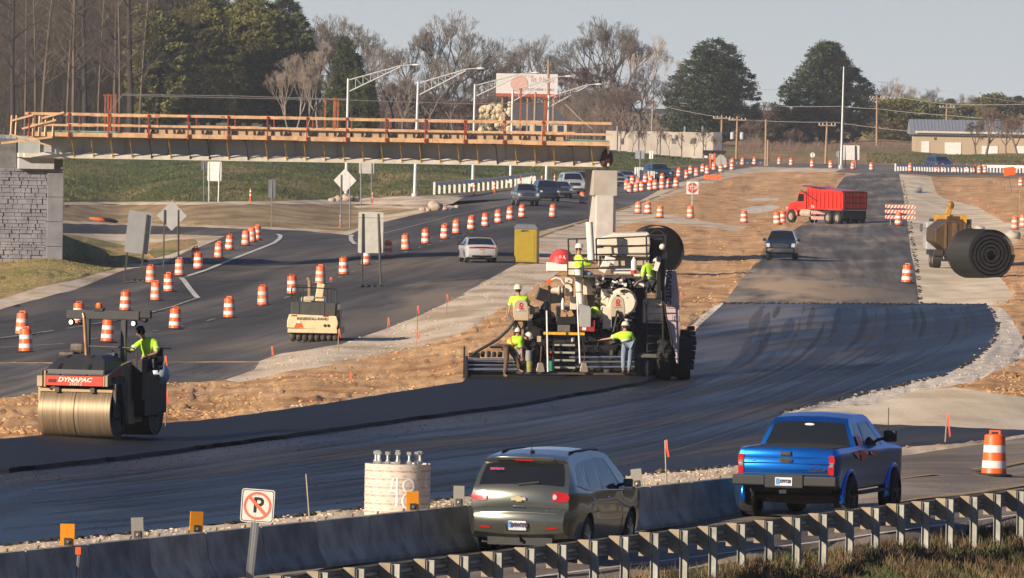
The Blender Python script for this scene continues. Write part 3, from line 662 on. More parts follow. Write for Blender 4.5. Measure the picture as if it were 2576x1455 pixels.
M_.prism([(xl, lp(0, 378).z), (lp(46, 0).x, lp(0, 378).z), (lp(46, 0).x, lp(46, 350).z), (lp(20, 0).x, lp(46, 352).z), (xl, lp(0, 366).z)], .4, 12, 'y')
M_.b2(lp(54, 0).x, lp(95, 0).x, .8, 12, zt+.1, lp(90, 342).z); M_.obj('end_wall', mat('end_wall_mat', (.17, .17, .17), .85, var=.2), ab)

# grassed slope that falls away to the right of the wall
gs = MB(); nN = 16; V_ = []
for i in range(nN+1):
    t_ = i/nN; a_ = G(128+t_*205, 642+t_*22); sA = scale_at(a_); f_ = at(146+t_*226, 586+t_*68+6*math.sin(t_*3.1), FPX/(FPX/sA+9*(1-t_)+.3))
    for k in range(6):
        u_ = k/5; p_ = a_.lerp(f_, u_); p_.z += .10*math.sin(u_*3.14)*(1-t_)+.05*noise.noise(p_*.8); V_.append(p_)
    V_.append(Vector((f_.x, f_.y+1.5, f_.z-2.5)))
gs.add(V_, [(i*7+k, (i+1)*7+k, (i+1)*7+k+1, i*7+k+1) for i in range(nN) for k in range(6)])
tag(gs.obj('grass_slope', M_dry, smooth=60), kind='structure')
# ------------------------------------------------------------------ concrete road barrier, one thing per section
ZT = 1.70
btop = [(-420,1432),(0,1389),(358,1357),(518,1343),(653,1322),(787,1309),(927,1297),(1054,1283),(1178,1269),(1586,1226),(1730,1213),(1847,1202),(1990,1186),(2110,1172)]
def topP(x, y, z=ZT):
    d_ = rayd(x, y); return CAMP+d_*((z-CH)/d_.z)
bp_ = [topP(*p) for p in btop]
# least squares line keeps the sections in one true row
X_ = np.array([p.x for p in bp_]); Y_ = np.array([p.y for p in bp_]); cf = np.polyfit(X_, Y_, 2)
def by(x): return float(np.polyval(cf, x))
sec_len = 2.55; xs = []; x = bp_[2].x
def nxt(x, L, sgn):
    lo, hi = 0, 3
    for _ in range(40):
        m_ = (lo+hi)/2; dd = math.hypot(m_, by(x+sgn*m_)-by(x))
        if dd < L: lo = m_
        else: hi = m_
    return x+sgn*lo
xx = x; xs = [x]
while xx > bp_[0].x: xx = nxt(xx, sec_len, -1); xs.insert(0, xx)
xx = x
while xx < bp_[-1].x: xx = nxt(xx, sec_len, 1); xs.append(xx)
prof = [(-.30, 0), (.30, 0), (.30, .08), (.16, .33), (.085, .80), (-.085, .80), (-.16, .33), (-.30, .08)]
bsec = []
BMATS = [mat('barrier_concrete_%s' % n, c, .9, var=.4, vs=2.2, bump=.5, bs=22) for n, c in (('grey', (.33, .325, .29)), ('dark', (.26, .26, .235)), ('pale', (.39, .38, .33)))]
bars = []
for i, (a, b_) in enumerate(zip(xs[:-1], xs[1:])):
    pa, pb_ = Vector((a, by(a), ZT-.8)), Vector((b_, by(b_), ZT-.8)); L = (pb_-pa).length
    rz = math.atan2(pb_.y-pa.y, pb_.x-pa.x)-math.pi/2
    o = thing('concrete_barrier', 'x', 'barrier', (pa+pb_)/2, rz+random.Random(i).uniform(-.006, .006), 'concrete barrier sections along the near road')
    m_ = MB(); m_.prism(prof, -L/2+.018, L/2-.018, 'y'); m_.obj('barrier_body', BMATS[(i*7) % 3], o, bevel=.015)
    m_ = MB(); m_.torus((0, -L/2, .62), .05, .014, 'z', 10, 4); m_.obj('lifting_loop', RUST, o)
    for e in (-.6, .7): m_ = MB(); m_.tube((0, e, .8), (0, e+.03, .85), .018, n=6); m_.obj('anchor_bolt', RUST, o)
    bars.append(o)
NUM = ['first','second','third','fourth','fifth','sixth','seventh','eighth','ninth','tenth','eleventh','twelfth','thirteenth','fourteenth','fifteenth','sixteenth','seventeenth','eighteenth','nineteenth','twentieth']
def nth(i): return NUM[i] if i < 20 else ('twenty '+NUM[i-20] if i < 29 else 'thirtieth' if i == 29 else 'thirty '+NUM[i-30])
for i, o in enumerate(bars): o['label'] = 'shaded concrete barrier section, %s from the bottom left end of its row' % nth(i)
# delineator panels standing on the barrier
ORP = mat('orange_panel', (.95, .36, .02), .35, var=.04); GRP = mat('grey_panel', (.22, .215, .19), .6, .2, var=.1)
for x0, y0, x1, y1, m_, lab, tilt, rz in (
    (151,1314,187,1368, ORP, 'orange reflector panel on the barrier, leftmost of all', 0, .2), (331,1300,362,1352, GRP, 'dull grey backed reflector panel between two orange ones on the barrier', -.05, -.1),
    (475,1286,511,1338, ORP, 'orange reflector panel on the barrier flashing in the sun left of the no parking sign', .03, .5), (1022,1234,1054,1281, ORP, 'orange reflector panel on the barrier in front of the concrete column', -.03, .3),
    (1140,1222,1168,1271, GRP, 'grey reflector panel on the barrier just left of the green SUV', 0, -.2), (1590,1177,1618,1222, GRP, 'tilted grey reflector panel on the barrier right of the SUV', -.12, -.3)):
    d_ = rayd((x0+x1)/2, y1); X = (x0+x1)/2; t = (ZT-CH)/d_.z; p = CAMP+d_*t
    # slide onto the barrier line
    for _ in range(8): p = CAMP+d_*(by(p.x)/d_.y); 
    p.z = ZT; s = FPX/by(p.x)
    o = thing('delineator', lab, 'reflector', p, rz, 'reflector panels along the top of the barrier'); o.rotation_euler = (0, tilt, rz)
    wd, ht = (x1-x0)/s, (y1-y0)/s; m2 = MB(); m2.box((0, 0, ht/2+.01), (wd, .015, ht)); m2.obj('panel', m_, o)
    m2 = MB(); m2.box((0, -.02, .07), (.11, .03, .12)); m2.obj('bracket', DKPOST, o); m2 = MB(); m2.tube((0, -.035, .07), (0, -.055, .07), .022, n=8); m2.obj('bolt', STEEL, o)
# small steel post with an orange tab in front of the barrier
p = G(190, 1500); o = thing('marker_post', 'leaning perforated steel post with an orange tab before the barrier at bottom left', 'post', p)
s = scale_at(p); tp = at(198, 1392, s)-p; m_ = MB(); m_.beam((0, 0, 0), tp, .06, .03); m_.beam((.05, 0, 0), tp+Vector((.05, .02, 0)), .012, .06); m_.obj('post', STEEL, o)
m_ = MB(); m_.box(tp+Vector((-.01, -.03, .04)), (.09, .02, .12)); m_.obj('orange_tab', ORANGE, o)

# ------------------------------------------------------------------ near guard rail
A0 = topP(1297, 1379, 1.58); A1 = topP(2535, 1235, 1.50)
st = (A1-A0)/18; st.z = 0
rail = thing('guardrail', 'timber block and steel post guardrail running along the near edge of the road', 'guardrail', A0)
rz = math.atan2(st.y, st.x)-math.pi/2
u = Vector((math.cos(rz), math.sin(rz), 0)); v = Vector((-math.sin(rz), math.cos(rz), 0))   # u across (away from road), v along
BLOCK = mat('timber_block', (.33, .27, .19), .85, var=.22, vs=3, bump=.4, bs=12); IPOST = mat('post_galvanised', (.33, .335, .30), .7, .1, var=.3, vs=3)
n0, n1 = -12, 22
MR = Matrix.Rotation(rz, 3, 'Z')
def addloc(mb, c, f):
    k = len(mb.v); f(mb)
    for i in range(k, len(mb.v)): mb.v[i] = tuple(MR@Vector(mb.v[i])+c)
rnd = random.Random(2)
for i in range(n0, n1+1):
    c = st*i + Vector((0, 0, (A1.z-A0.z)*i/18)) ; j = rnd.uniform(-.012, .012); c.z += j
    m_ = MB(); addloc(m_, c, lambda b: (b.b2(.335, .347, -.05, .05, -1.9, 0), b.b2(.207, .219, -.05, .05, -1.9, 0), b.b2(.219, .335, -.005, .005, -1.9, 0)))
    m_.obj('post', IPOST, rail)
    m_ = MB(); addloc(m_, c, lambda b: b.b2(.0, .20, -.075, .075, -.40, .015)); m_.obj('timber_block', BLOCK, rail, bevel=.006)
m_ = MB(); prf = [(-.0, 0), (-.005, -.03), (-.08, -.06), (-.085, -.10), (-.01, -.135), (-.008, -.175), (-.085, -.21), (-.08, -.25), (-.005, -.28), (0, -.31)]
prf = prf+[(a-.006, b_) for a, b_ in reversed(prf)]
ca = st*n0+Vector((0, 0, (A1.z-A0.z)*n0/18)); cb = st*n1+Vector((0, 0, (A1.z-A0.z)*n1/18))
m_.add([tuple(MR@Vector((a, 0, b_))+ca) for a, b_ in prf]+[tuple(MR@Vector((a, 0, b_))+cb) for a, b_ in prf], [(i, (i+1) % 20, 20+(i+1) % 20, 20+i) for i in range(20)])
m_.obj('rail_beam', STEEL, rail)

# ------------------------------------------------------------------ column with anchor bolts
p = at(998, 1296, 133); gb = G(998, 1310); base = Vector((p.x, p.y, gb.z)); base = CAMP+rayd(998, 1330)*(FPX/133)
colm = thing('foundation_column', 'round cardboard formed concrete column painted 48 with anchor bolts on top', 'column', base)
ztop = at(998, 1166, 133).z-base.z; r_ = 82.5/133
CARD = mat('form_tube', (.66, .57, .48), .8, var=.06, vs=2)
m_ = MB(); m_.lathe([(r_, -.6), (r_, ztop)], 48, cap=False); m_.obj('form_tube', CARD, colm, smooth=40)
m_ = MB(); m_.lathe([(r_-.02, ztop-.05), (r_-.02, ztop-.03)], 48); m_.obj('concrete_top', CONC, colm)
BOLT = mat('bolt_steel', (.55, .56, .54), .4, .7)
for k, a in enumerate([R(x) for x in (200, 218, 245, 270, 300, 325, 345, 20, 90, 150)]):
    bx_, by_ = .44*math.cos(a), .44*math.sin(a); m_ = MB(); h = ztop
    m_.tube((bx_, by_, h-.04), (bx_, by_, h+.20), .027, n=8); m_.tube((bx_, by_, h+.0), (bx_, by_, h+.055), .05, n=6); m_.tube((bx_, by_, h+.175), (bx_, by_, h+.235), .05, n=6)
    m_.tube((bx_, by_, h+.055), (bx_, by_, h+.07), .045, n=8); m_.obj('anchor_bolt', BOLT, colm)
INK = mat('print_ink', (.50, .43, .36), .8); SPRAY = mat('white_spray', (.86, .84, .82), .7)
def on_drum(name, s, size, a, z, m_, off=.004, sx=1.0):
    """bend a line of lettering round the drum"""
    o = text(name, s, size, m_, colm, (0, 0, 0), (0, 0, 0), ext=.001, sx=1)
    for v_ in o.data.vertices:
        th = a+v_.co.x*sx/r_; rr = r_+off+v_.co.z
        v_.co = (rr*math.sin(th), -rr*math.cos(th), z+v_.co.y)
    return o
rows = []
for j in range(6):
    z = ztop-.13-.155*j
    for i in range(-4, 5):
        a = i*.37+(.12 if j % 2 else 0)
        if abs(a) < 1.6: rows.append(on_drum('lettering', 'EASY POUR', .055, a, z, INK))
        if abs(a) < 1.6: rows.append(on_drum('lettering', '- (1) ◂', .04, a+.1, z+.065, INK))
me0 = rows[0]
mm = MB()
for o in rows:
    mm.add([v_.co[:] for v_ in o.data.vertices], [tuple(p_.vertices) for p_ in o.data.polygons]); bpy.data.objects.remove(o)
mm.obj('printed_lettering', INK, colm, fix=False)
def stroke(pts_, r=.024):
    b = MB(); P = []
    for a, z in pts_: P.append(((r_+.002)*math.sin(a), -(r_+.002)*math.cos(a), z))
    for p_, q_ in zip(P[:-1], P[1:]): b.tube(p_, q_, r, n=5)
    return b
m_ = stroke([(-.12, ztop-.26), (-.20, ztop-.50), (.02, ztop-.50)]); b2_ = stroke([(0.0, ztop-.26), (-.01, ztop-.80)])
m_.add(b2_.v, b2_.f)
def circ(a, z, ra, rz_, n=16): return [(a+ra*math.cos(2*math.pi*i/n), z+rz_*math.sin(2*math.pi*i/n)) for i in range(n+1)]
for c_ in (circ(.36, ztop-.40, .17, .12), circ(.36, ztop-.68, .19, .15), [(1.05, ztop-.22), (1.02, ztop-.42), (1.2, ztop-.42)]):
    b2_ = stroke(c_); m_.add(b2_.v, b2_.f)
for i in range(0): pass
m_.v = [(x*(r_+.003+.12*(math.hypot(x, y)-r_))/math.hypot(x, y), y*(r_+.003+.12*(math.hypot(x, y)-r_))/math.hypot(x, y), z) for x, y, z in m_.v]; m_.obj('painted_number', SPRAY, colm)

# ------------------------------------------------------------------ no parking sign
np_ = thing('no_parking_sign', 'square white no parking sign with a struck out P on a leaning perforated post', 'sign', at(622, 1500, 150))
org = Vector(np_.location); c0 = at(648, 1273, 150)-org; WHT = mat('sign_white', (.72, .70, .64), .5, var=.04); BLK = mat('sign_black', (.02, .02, .02), .5); RDS = mat('sign_red', (.70, .17, .10), .5, var=.1)
m_ = MB(); top = c0+Vector((-.02, .03, -.1)); m_.beam((0, 0.03, 0), top, .05, .045); m_.beam((.045, 0, 0), top+Vector((.045, -.01, 0)), .012, .05); m_.beam((-.04, 0, 0), top+Vector((-.04, -.01, 0)), .012, .05); m_.obj('post', STEEL, np_)
pl = bpy.data.objects.new('sign_plate', None)
def rrect(w_, h_, r, n=5):
    P = []
    for cx__, cy__, a0 in ((w_/2-r, h_/2-r, 0), (-w_/2+r, h_/2-r, 90), (-w_/2+r, -h_/2+r, 180), (w_/2-r, -h_/2+r, 270)):
        P += [(cx__+r*math.cos(R(a0+90*i/n)), cy__+r*math.sin(R(a0+90*i/n))) for i in range(n+1)]
    return P
sz = 84/150
m_ = MB(); m_.prism(rrect(sz, sz, .05), -.002, .002, 'y'); po = m_.obj('sign_plate', WHT, np_); po.location = c0; po.rotation_euler = (0, R(3.0), R(-4))
def ring(mb, rp, w_, y0, y1):
    inner = [(a*(1-w_/abs(max(max(abs(x), abs(z_)) for x, z_ in rp))), b*(1-w_/abs(max(max(abs(x), abs(z_)) for x, z_ in rp)))) for a, b in rp]; n = len(rp)
    vs = [(a, y1, b) for a, b in rp]+[(a, y1, b) for a, b in inner]; mb.add(vs, [(i, (i+1) % n, n+(i+1) % n, n+i) for i in range(n)])
m_ = MB(); ring(m_, rrect(sz-.03, sz-.03, .04), .012, 0, -.004); m_.obj('border_line', BLK, po, fix=False)
m_ = MB(); ring(m_, [(.235*math.cos(R(a)), .235*math.sin(R(a))) for a in range(0, 360, 8)], .042, 0, -.005)
m_.add([(-.175, -.0065, .135), (-.135, -.0065, .175), (.175, -.0065, -.135), (.135, -.0065, -.175)], [(0, 1, 2, 3)]); m_.obj('prohibition_ring', RDS, po, fix=False)
text('letter', 'P', .36, BLK, po, (.01, -.0035, 0), (R(90), 0, 0), ext=.0005, bold=.008)
for z in (.2, -.2): m_ = MB(); m_.tube((0, -.003, z), (0, -.012, z), .013, n=8); m_.obj('bolt', STEEL, po)
# ------------------------------------------------------------------ traffic barrels
def make_barrel():
    o = thing('traffic_barrel', 'x', 'traffic barrel', (0, 0, 0))
    tiers = [(.0, .17, .300, 'o'), (.17, .36, .288, 'w'), (.36, .54, .276, 'o'), (.54, .73, .264, 'w'), (.73, .95, .252, 'o')]
    b = MB(); pr_ = [(.02, .0)]
    for z0, z1, r, c in tiers: pr_ += [(r, z0+.004), (r-.006, z1-.006)]
    pr_ += [(.235, .965), (.10, .985), (.01, .99)]
    b.lathe(pr_, 24); b.obj('drum_body', ORANGE, o, smooth=30)
    for z0, z1, r, c in tiers:
        if c == 'w': b = MB(); b.lathe([(r+.002, z0+.008), (r-.003, z1-.008)], 24, cap=False); b.obj('reflective_band', REFL, o, smooth=30)
    b = MB(); b.beam((-.11, 0, .97), (-.11, 0, 1.05), .05, .05); b.beam((.11, 0, .97), (.11, 0, 1.05), .05, .05); b.b2(-.135, .135, -.025, .025, 1.03, 1.075); b.obj('handle', ORANGE2, o, bevel=.01)
    b = MB(); b.lathe([(.30, -.0), (.44, -.0), (.43, .035), (.30, .055)], 18, cap=False); b.obj('rubber_base', RUBBER, o)
    return o
barrel0 = make_barrel(); used = [False]
rnd = random.Random(21)
def put_barrel(x, y, label, group, sc=1.0, tilt=0):
    p = G(x, y, .01)
    o = barrel0 if not used[0] else dup(barrel0, p); used[0] = True
    o.location = p; o.rotation_euler = (rnd.uniform(-.035, .035)+tilt, rnd.uniform(-.045, .045), rnd.uniform(-.5, .5)); o.scale = (sc,)*3
    dirty = rnd.random() < .35
    for ch in o.children:
        if dirty and ch.name.startswith('reflective'): ch.material_slots[0].link = 'OBJECT'; ch.material_slots[0].material = REFLD
        if dirty and ch.name.startswith('drum'): ch.material_slots[0].link = 'OBJECT'; ch.material_slots[0].material = ORANGE2
    tag(o, label, 'traffic barrel', group); return o
put_barrel(2500, 1198, 'large orange and white traffic barrel on a wide rubber base at right foreground', 'traffic barrels beside the near road')
gA = 'traffic barrels along the left lane'
diag = [(440,829),(577,801),(662,769),(736,741),(806,715),(865,692),(920,668),(976,648),(1021,630),(1071,614),(1118,602),(1148,589),(1185,579),(1221,571),(1254,562),(1283,554),(1313,548)]
for i, (x, y) in enumerate(diag):
    put_barrel(x, y, 'traffic barrel, %s along the dashed lane row running up from the left roller' % nth(i), gA)
for (x, y), l in zip([(65,887),(55,843),(197,816),(315,783),(270,862),(392,757),(425,735),(379,713),(452,695),(499,678),(492,664),(550,650),(577,630),(618,618),(634,610),(646,605)],
    ['barrel nearest the bottom left corner, left of the drum roller','barrel partly hidden behind the leftmost front barrel','barrel just above the light bar of the drum roller','barrel standing alone above the roller light bar to its right',
     'barrel seen between the two posts of the roller light bar','lowest barrel of the cluster by the tilted sign','second lowest barrel of the cluster by the tilted sign','barrel touching the foot of the tilted sign',
     'barrel right of the diamond sign foot','front barrel of the overlapping pair right of the diamond sign','rear barrel of the overlapping pair right of the diamond sign','dark shaded barrel in the shadow of the bridge, left lane',
     'barrel just beyond the shadow at the corner','first of three bunched barrels at the corner, nearest','middle of three bunched barrels at the corner','farthest of three bunched barrels at the corner']):
    put_barrel(x, y, 'traffic barrel, '+l.replace('barrel ', '', 1) if l.startswith('barrel ') else 'traffic barrel, '+l, 'traffic barrels closing the left shoulder')
for (x, y), l in zip([(1390,547),(1605,538),(1630,539),(1660,549),(1737,550),(1872,562),(1955,566),(2260,567),(2281,713),(2553,578),(2574,573),(1465,512),(1489,507),(1968,563),(2568,470)],
    ['alone between the pickup queue and the pier','first right of the pier','second right of the pier','third right of the pier','below the red stop sign','alone on the dirt left of the dump truck','at the front wheel of the red dump truck','in front of the striped barricade at the lane edge',
     'alone at the edge of the paved lane before the black roll','at the right edge below the tall stake','last at the right edge, cut by the frame','in front of the queue left of the pier','beside the pier, behind the queue','half hidden behind the dump truck wheel barrel','on the grass far right']):
    put_barrel(x, y, 'traffic barrel '+l, 'single traffic barrels in the work zone')
# the far queue lane of barrels
rr = []
for i in range(19): t = i/18; rr.append((1578+t*262+rnd.uniform(-3, 3), 478-t*50-(8 if i % 2 else 0)+rnd.uniform(-1, 1)))
for i in range(8): t = i/7; rr.append((1583+t*115+rnd.uniform(-3, 3), 486-t*14))
rr.sort()
for i, (x, y) in enumerate(rr): put_barrel(x, y, 'small distant traffic barrel, %s from the left in the crowded queue lane' % nth(i), 'distant barrels in the queue lane')
fr = [(1842,418),(1868,416),(1898,415),(1960,415),(1990,417),(2043,421),(2090,424),(2145,427),(2192,429),(2290,432),(2355,433),(2372,433),(2400,434),(2412,434),(2433,434),(2452,435),(2464,437),(2478,436),(2560,436),(2150,424)]
fr = sorted(set(fr))
for i, (x, y) in enumerate(fr): put_barrel(x, y, 'tiny far traffic barrel, %s from the left along the cross road' % nth(i), 'far barrels along the cross road')
for (x, y), l in zip([(630,507),(857,572),(936,512),(1193,492),(1310,470),(1337,468),(1363,468),(1395,466),(1244,486)], ['left of the light poles on the bank foot','by the leg of the far diamond sign','under the square sign behind the bridge','beside the second light pole','left of the queue, first','left of the queue, second','left of the queue, third','left of the queue, fourth','in front of the far white guardrail']):
    p = G(x, y); o = thing('tube_marker', 'slim orange and white tube marker '+l, 'tube marker', p, 0, 'slim tube markers behind the bridge')
    b = MB(); b.lathe([(.16, 0), (.17, .04), (.08, .08), (.065, 1.05), (.03, 1.1)], 10); b.obj('tube', ORANGE, o); 
    for z in (.45, .78): b = MB(); b.lathe([(.079, z), (.077, z+.17)], 10, cap=False); b.obj('reflective_band', REFL, o)

# ------------------------------------------------------------------ signs seen from behind, poles
def sign(label, name, plate, posts, yb, shape='rect', m=GREYM, pm=STEEL, cat='road sign', tilt=0.0, extra=None, pw=.06, s=None, group=None):
    x0, y0, x1, y1 = plate; xb = sum(p[0] for p in posts)/len(posts); g = G(xb, yb); s = s or scale_at(g)
    o = thing(name, label, cat, g, 0, group); c = at((x0+x1)/2, (y0+y1)/2, s)-g; w_, h_ = (x1-x0)/s, (y1-y0)/s
    b = MB()
    if shape == 'rect': b.prism(rrect(w_, h_, .06*min(w_, h_)), -.012, .012, 'y')
    elif shape == 'dia': b.prism([(0, h_/2), (w_/2, 0), (0, -h_/2), (-w_/2, 0)], -.012, .012, 'y')
    elif shape == 'oct': b.prism([(w_/2*math.cos(R(22.5+45*i))/.924, h_/2*math.sin(R(22.5+45*i))/.924) for i in range(8)], -.012, .012, 'y')
    elif shape == 'round': b.prism([(w_/2*math.cos(R(20*i)), h_/2*math.sin(R(20*i))) for i in range(18)], -.012, .012, 'y')
    po = b.obj('sign_plate', m, o); po.location = c; po.rotation_euler = (0, tilt, rnd.uniform(-.15, .15))
    for xt, yt, xb2, yb2 in posts:
        p = at(xt, yt, s)-g; q = at(xb2, yb2, s)-g; b = MB(); b.beam(q+Vector((0, -.03, -.15)), p+Vector((0, -.03, 0)), pw, pw); b.obj('post', pm, o)
    if extra: extra(o, po, s, w_, h_)
    return o
def skid(o, po, s, w_, h_):
    b = MB()
    for k in range(3): b.ball((-.35+.3*k, -.2, .08), (.22, .16, .1), 8, 6)
    b.obj('sandbags', BLACKP, o); b = MB(); b.b2(-.8, .8, -.6, .6, .0, .06); b.obj('skid_frame', DKPOST, o)
sign('tall tilted grey sign back on two dark posts beside the left lane', 'road_sign', (318,532,378,638), [(333,534,311,708),(371,540,352,710)], 710, tilt=R(6), pm=DKPOST, extra=skid, pw=.09)
sign('grey diamond sign back on two tall rusty posts above the left barrels', 'diamond_sign', (394,505,470,581), [(414,528,411,676),(449,528,449,655)], 676, 'dia', pm=DKPOST, pw=.08)
def sp2(o, po, s, w_, h_):
    b = MB(); b.b2(-w_/2, w_/2, -.02, -.013, h_/2-.32, h_/2-.30); b.obj('panel_seam', DKPOST, po)
    b = MB(); [b.ball((-.5+.33*k, -.1, .05), (.2, .2, .07), 8, 5) for k in range(4)]; b.obj('sandbags', BLACKP, o)
sign('upright pale sign back on two rusty posts standing in the closed lane', 'road_sign', (901,534,964,637), [(913,538,911,722),(952,538,958,722)], 722, m=mat('pale_sign', (.55, .54, .48), .5, .2), pm=DKPOST, extra=sp2, pw=.09)
sign('distant pale diamond sign in front of the first light pole', 'diamond_sign', (839,424,897,485), [(858,440,857,575),(880,440,880,575)], 575, 'dia', m=mat('pale_diamond', (.58, .59, .57), .5, .2), pw=.07)
sign('square pale sign back just under the bridge girder', 'road_sign', (903,403,941,437), [(908,404,908,512),(935,404,934,515)], 514, m=mat('pale_sign', (.55, .54, .48), .5, .2), pw=.08)
sign('white sign back on two white legs on the green bank', 'road_sign', (522,407,557,456), [(526,408,525,508),(552,408,549,508)], 508, m=WHITEM, pm=mat('white_post', (.7, .7, .68), .5), pw=.07)
sign('narrow dark sign on one thin post on the dirt island', 'road_sign', (675,452,693,498), [(684,453,683,573)], 573, m=mat('dark_sign', (.16, .16, .18), .5), pw=.06)
sign('dark narrow sign behind the white bank sign', 'road_sign', (506,402,520,428), [(513,403,513,505)], 505, m=mat('dark_sign', (.16, .16, .18), .5), pw=.05)
sign('grey square sign back on one thick post in the queue lane', 'road_sign', (1598,379,1621,400), [(1610,380,1609,452)], 452, pw=.12, m=mat('shaded_sign', (.28, .30, .33), .5))
for i, (a, b_, c, d_, l) in enumerate([(1596,421,1606,451,'left'),(1607,421,1618,451,'right')]): sign('pair of tall white temporary boards in the queue, %s board' % l, 'temporary_sign', (a,b_,c,d_), [((a+c)/2,b_,(a+c)/2,456)], 458, m=WHITEM)
for i, (a, b_, c, d_, l) in enumerate([(1629,431,1637,449,'left'),(1638,431,1647,449,'right')]): sign('small white twin boards right of the tall pair, %s board' % l, 'temporary_sign', (a,b_,c,d_), [((a+c)/2,b_,(a+c)/2,456)], 458, m=WHITEM)
sign('small pale sign on the green bank right of the bridge end', 'road_sign', (1633,380,1643,400), [(1638,381,1638,412)], 412, m=WHITEM)
sign('grey octagonal sign back near the dark message trailer', 'road_sign', (1800,391,1827,422), [(1813,392,1813,432)], 432, 'oct')
sign('big white sign board on dark legs right of the tall far pole', 'road_sign', (2115,366,2162,403), [(2126,367,2126,418),(2152,367,2152,420)], 420, m=WHITEM, pm=DKPOST, pw=.14)
sign('round grey sign beside the big white far board', 'road_sign', (2103,379,2118,397), [(2111,380,2111,420)], 420, 'round', m=mat('shaded_sign', (.28, .30, .33), .5), pw=.1)
sign('small round pale sign above the far barrels', 'road_sign', (2038,384,2050,397), [(2044,385,2044,420)], 420, 'round', m=WHITEM)
sign('bright orange work sign on a leaning post at far right', 'work_sign', (2524,421,2553,442), [(2538,440,2546,486)], 486, m=mat('glowing_orange', (.95, .12, .02), .4), pm=DKPOST, tilt=-.15)
def stopx(o, po, s, w_, h_):
    b = MB(); k = w_*.46; b.prism([(k*math.cos(R(22.5+45*i)), k*math.sin(R(22.5+45*i))) for i in range(8)], -.03, -.014, 'y'); b.obj('red_octagon', mat('stop_red', (.62, .07, .05), .5), po)
    text('lettering', 'STOP', .42, WHT, po, (0, -.034, 0), (R(90), 0, 0), sx=.85, bold=.01)
sign('red stop sign on a square white board on a thin post', 'stop_sign', (1727,457,1757,489), [(1742,458,1740,548)], 549, m=WHITEM, extra=stopx)
# lying orange board, drums of grey sacks
sign('low orange folded work sign lying by the far lane edge', 'work_sign', (1772,440,1814,451), [(1785,445,1784,455),(1803,445,1803,455)], 456, m=mat('orange_cloth', (.9, .16, .03), .6))
g = G(255, 557); o = thing('folded_tarp', 'orange and black folded sheet lying on the dirt beside the side street', 'tarp', g)
b = MB(); b.ball((-.3, 0, .1), (.75, .5, .20), 12, 6, (0, .1, 0)); b.obj('orange_sheet', mat('orange_cloth', (.9, .16, .03), .6), o, smooth=60); b = MB(); b.ball((.65, .1, .08), (.7, .5, .17), 12, 6, (0, .15, 0)); b.obj('black_sheet', BLACKP, o, smooth=60)
# message trailer
g = G(1797, 425); s = scale_at(g); o = thing('message_trailer', 'dark canopy trailer with orange legs far behind the queue', 'trailer', g)
b = MB(); pb(b, s, 1769, 379, 1826, 388, 0, 3); local(b, o).obj('canopy', BLACKP, o)
b = MB(); pb(b, s, 1771, 388, 1783, 412, 1, 1.5); local(b, o).obj('cabinet', DKPOST, o)
for x in (1786, 1797): b = MB(); pb(b, s, x-1.5, 386, x+2.5, 424, 0, .3); local(b, o).obj('leg', ORANGE, o)
b = MB(); pb(b, s, 1772, 392, 1780, 398, -.1, .2); local(b, o).obj('lamp', WHITEM, o)

# light poles
def lightpole(lab, xb, yb, xt, yt, xe, ye, s=None):
    g = G(xb, yb); s = s or scale_at(g); o = thing('street_light', lab, 'street light', g, 0, 'street lights along the road behind the bridge')
    t = at(xt, yt, s)-g; e = at(xe, ye, s)-g; WP = mat('pole_silver', (.66, .67, .67), .4, .3)
    b = MB(); b.tube((0, 0, -.2), t, .17, .11, 12); b.tube((0, 0, -.2), (0, 0, .25), .3, n=10); b.obj('pole', WP, o, smooth=40)
    b = MB(); lo = t+Vector((0, 0, -1.25)); up_ = t+Vector((0, 0, -.15)); a1 = t+(e-t)*.80; d1 = Vector((a1.x, a1.y, e.z-.12))
    b.tube(up_, d1, .055, n=8); b.tube(lo, d1-Vector((0, 0, .12)), .055, n=8); b.tube(d1, e, .05, n=8)
    for k in range(1, 7):
        q = k/7; b.tube(up_.lerp(d1, q), lo.lerp(d1, q), .03, n=5)
        b.tube(up_.lerp(d1, q), lo.lerp(d1, min(1, q+.12)), .022, n=5)
    b.obj('arm', WP, o, smooth=40)
    b = MB(); b.ball(e+Vector((.25, 0, -.02)), (.42, .16, .1), 10, 6); b.obj('lamp_head', WHITEM, o, smooth=40)
lightpole('silver street light farthest left, arm reaching right over the bridge', 870, 500, 876, 198, 1040, 163)
lightpole('silver street light second from the left, behind the middle of the bridge', 1043, 494, 1052, 206, 1202, 172)
lightpole('silver street light third from left, arm ending behind the billboard', 1189, 470, 1195, 212, 1340, 183)
lightpole('silver street light in front of the left half of the billboard', 1284, 462, 1290, 225, 1424, 192)
lightpole('silver street light rightmost of the bridge row, below the billboard', 1374, 460, 1381, 240, 1500, 212)
g = G(2116, 425, 0); o = thing('tall_pole', 'tall thin silver pole in front of the right pine tree', 'pole', g); s = scale_at(g)
b = MB(); b.tube((0, 0, -.2), at(2123, 168, s)-g, .22, .11, 10); b.obj('mast', STEEL, o); b = MB(); b.tube((0, 0, 0), (0, 0, .5), .4, n=10); b.obj('base_plate', STEEL, o)

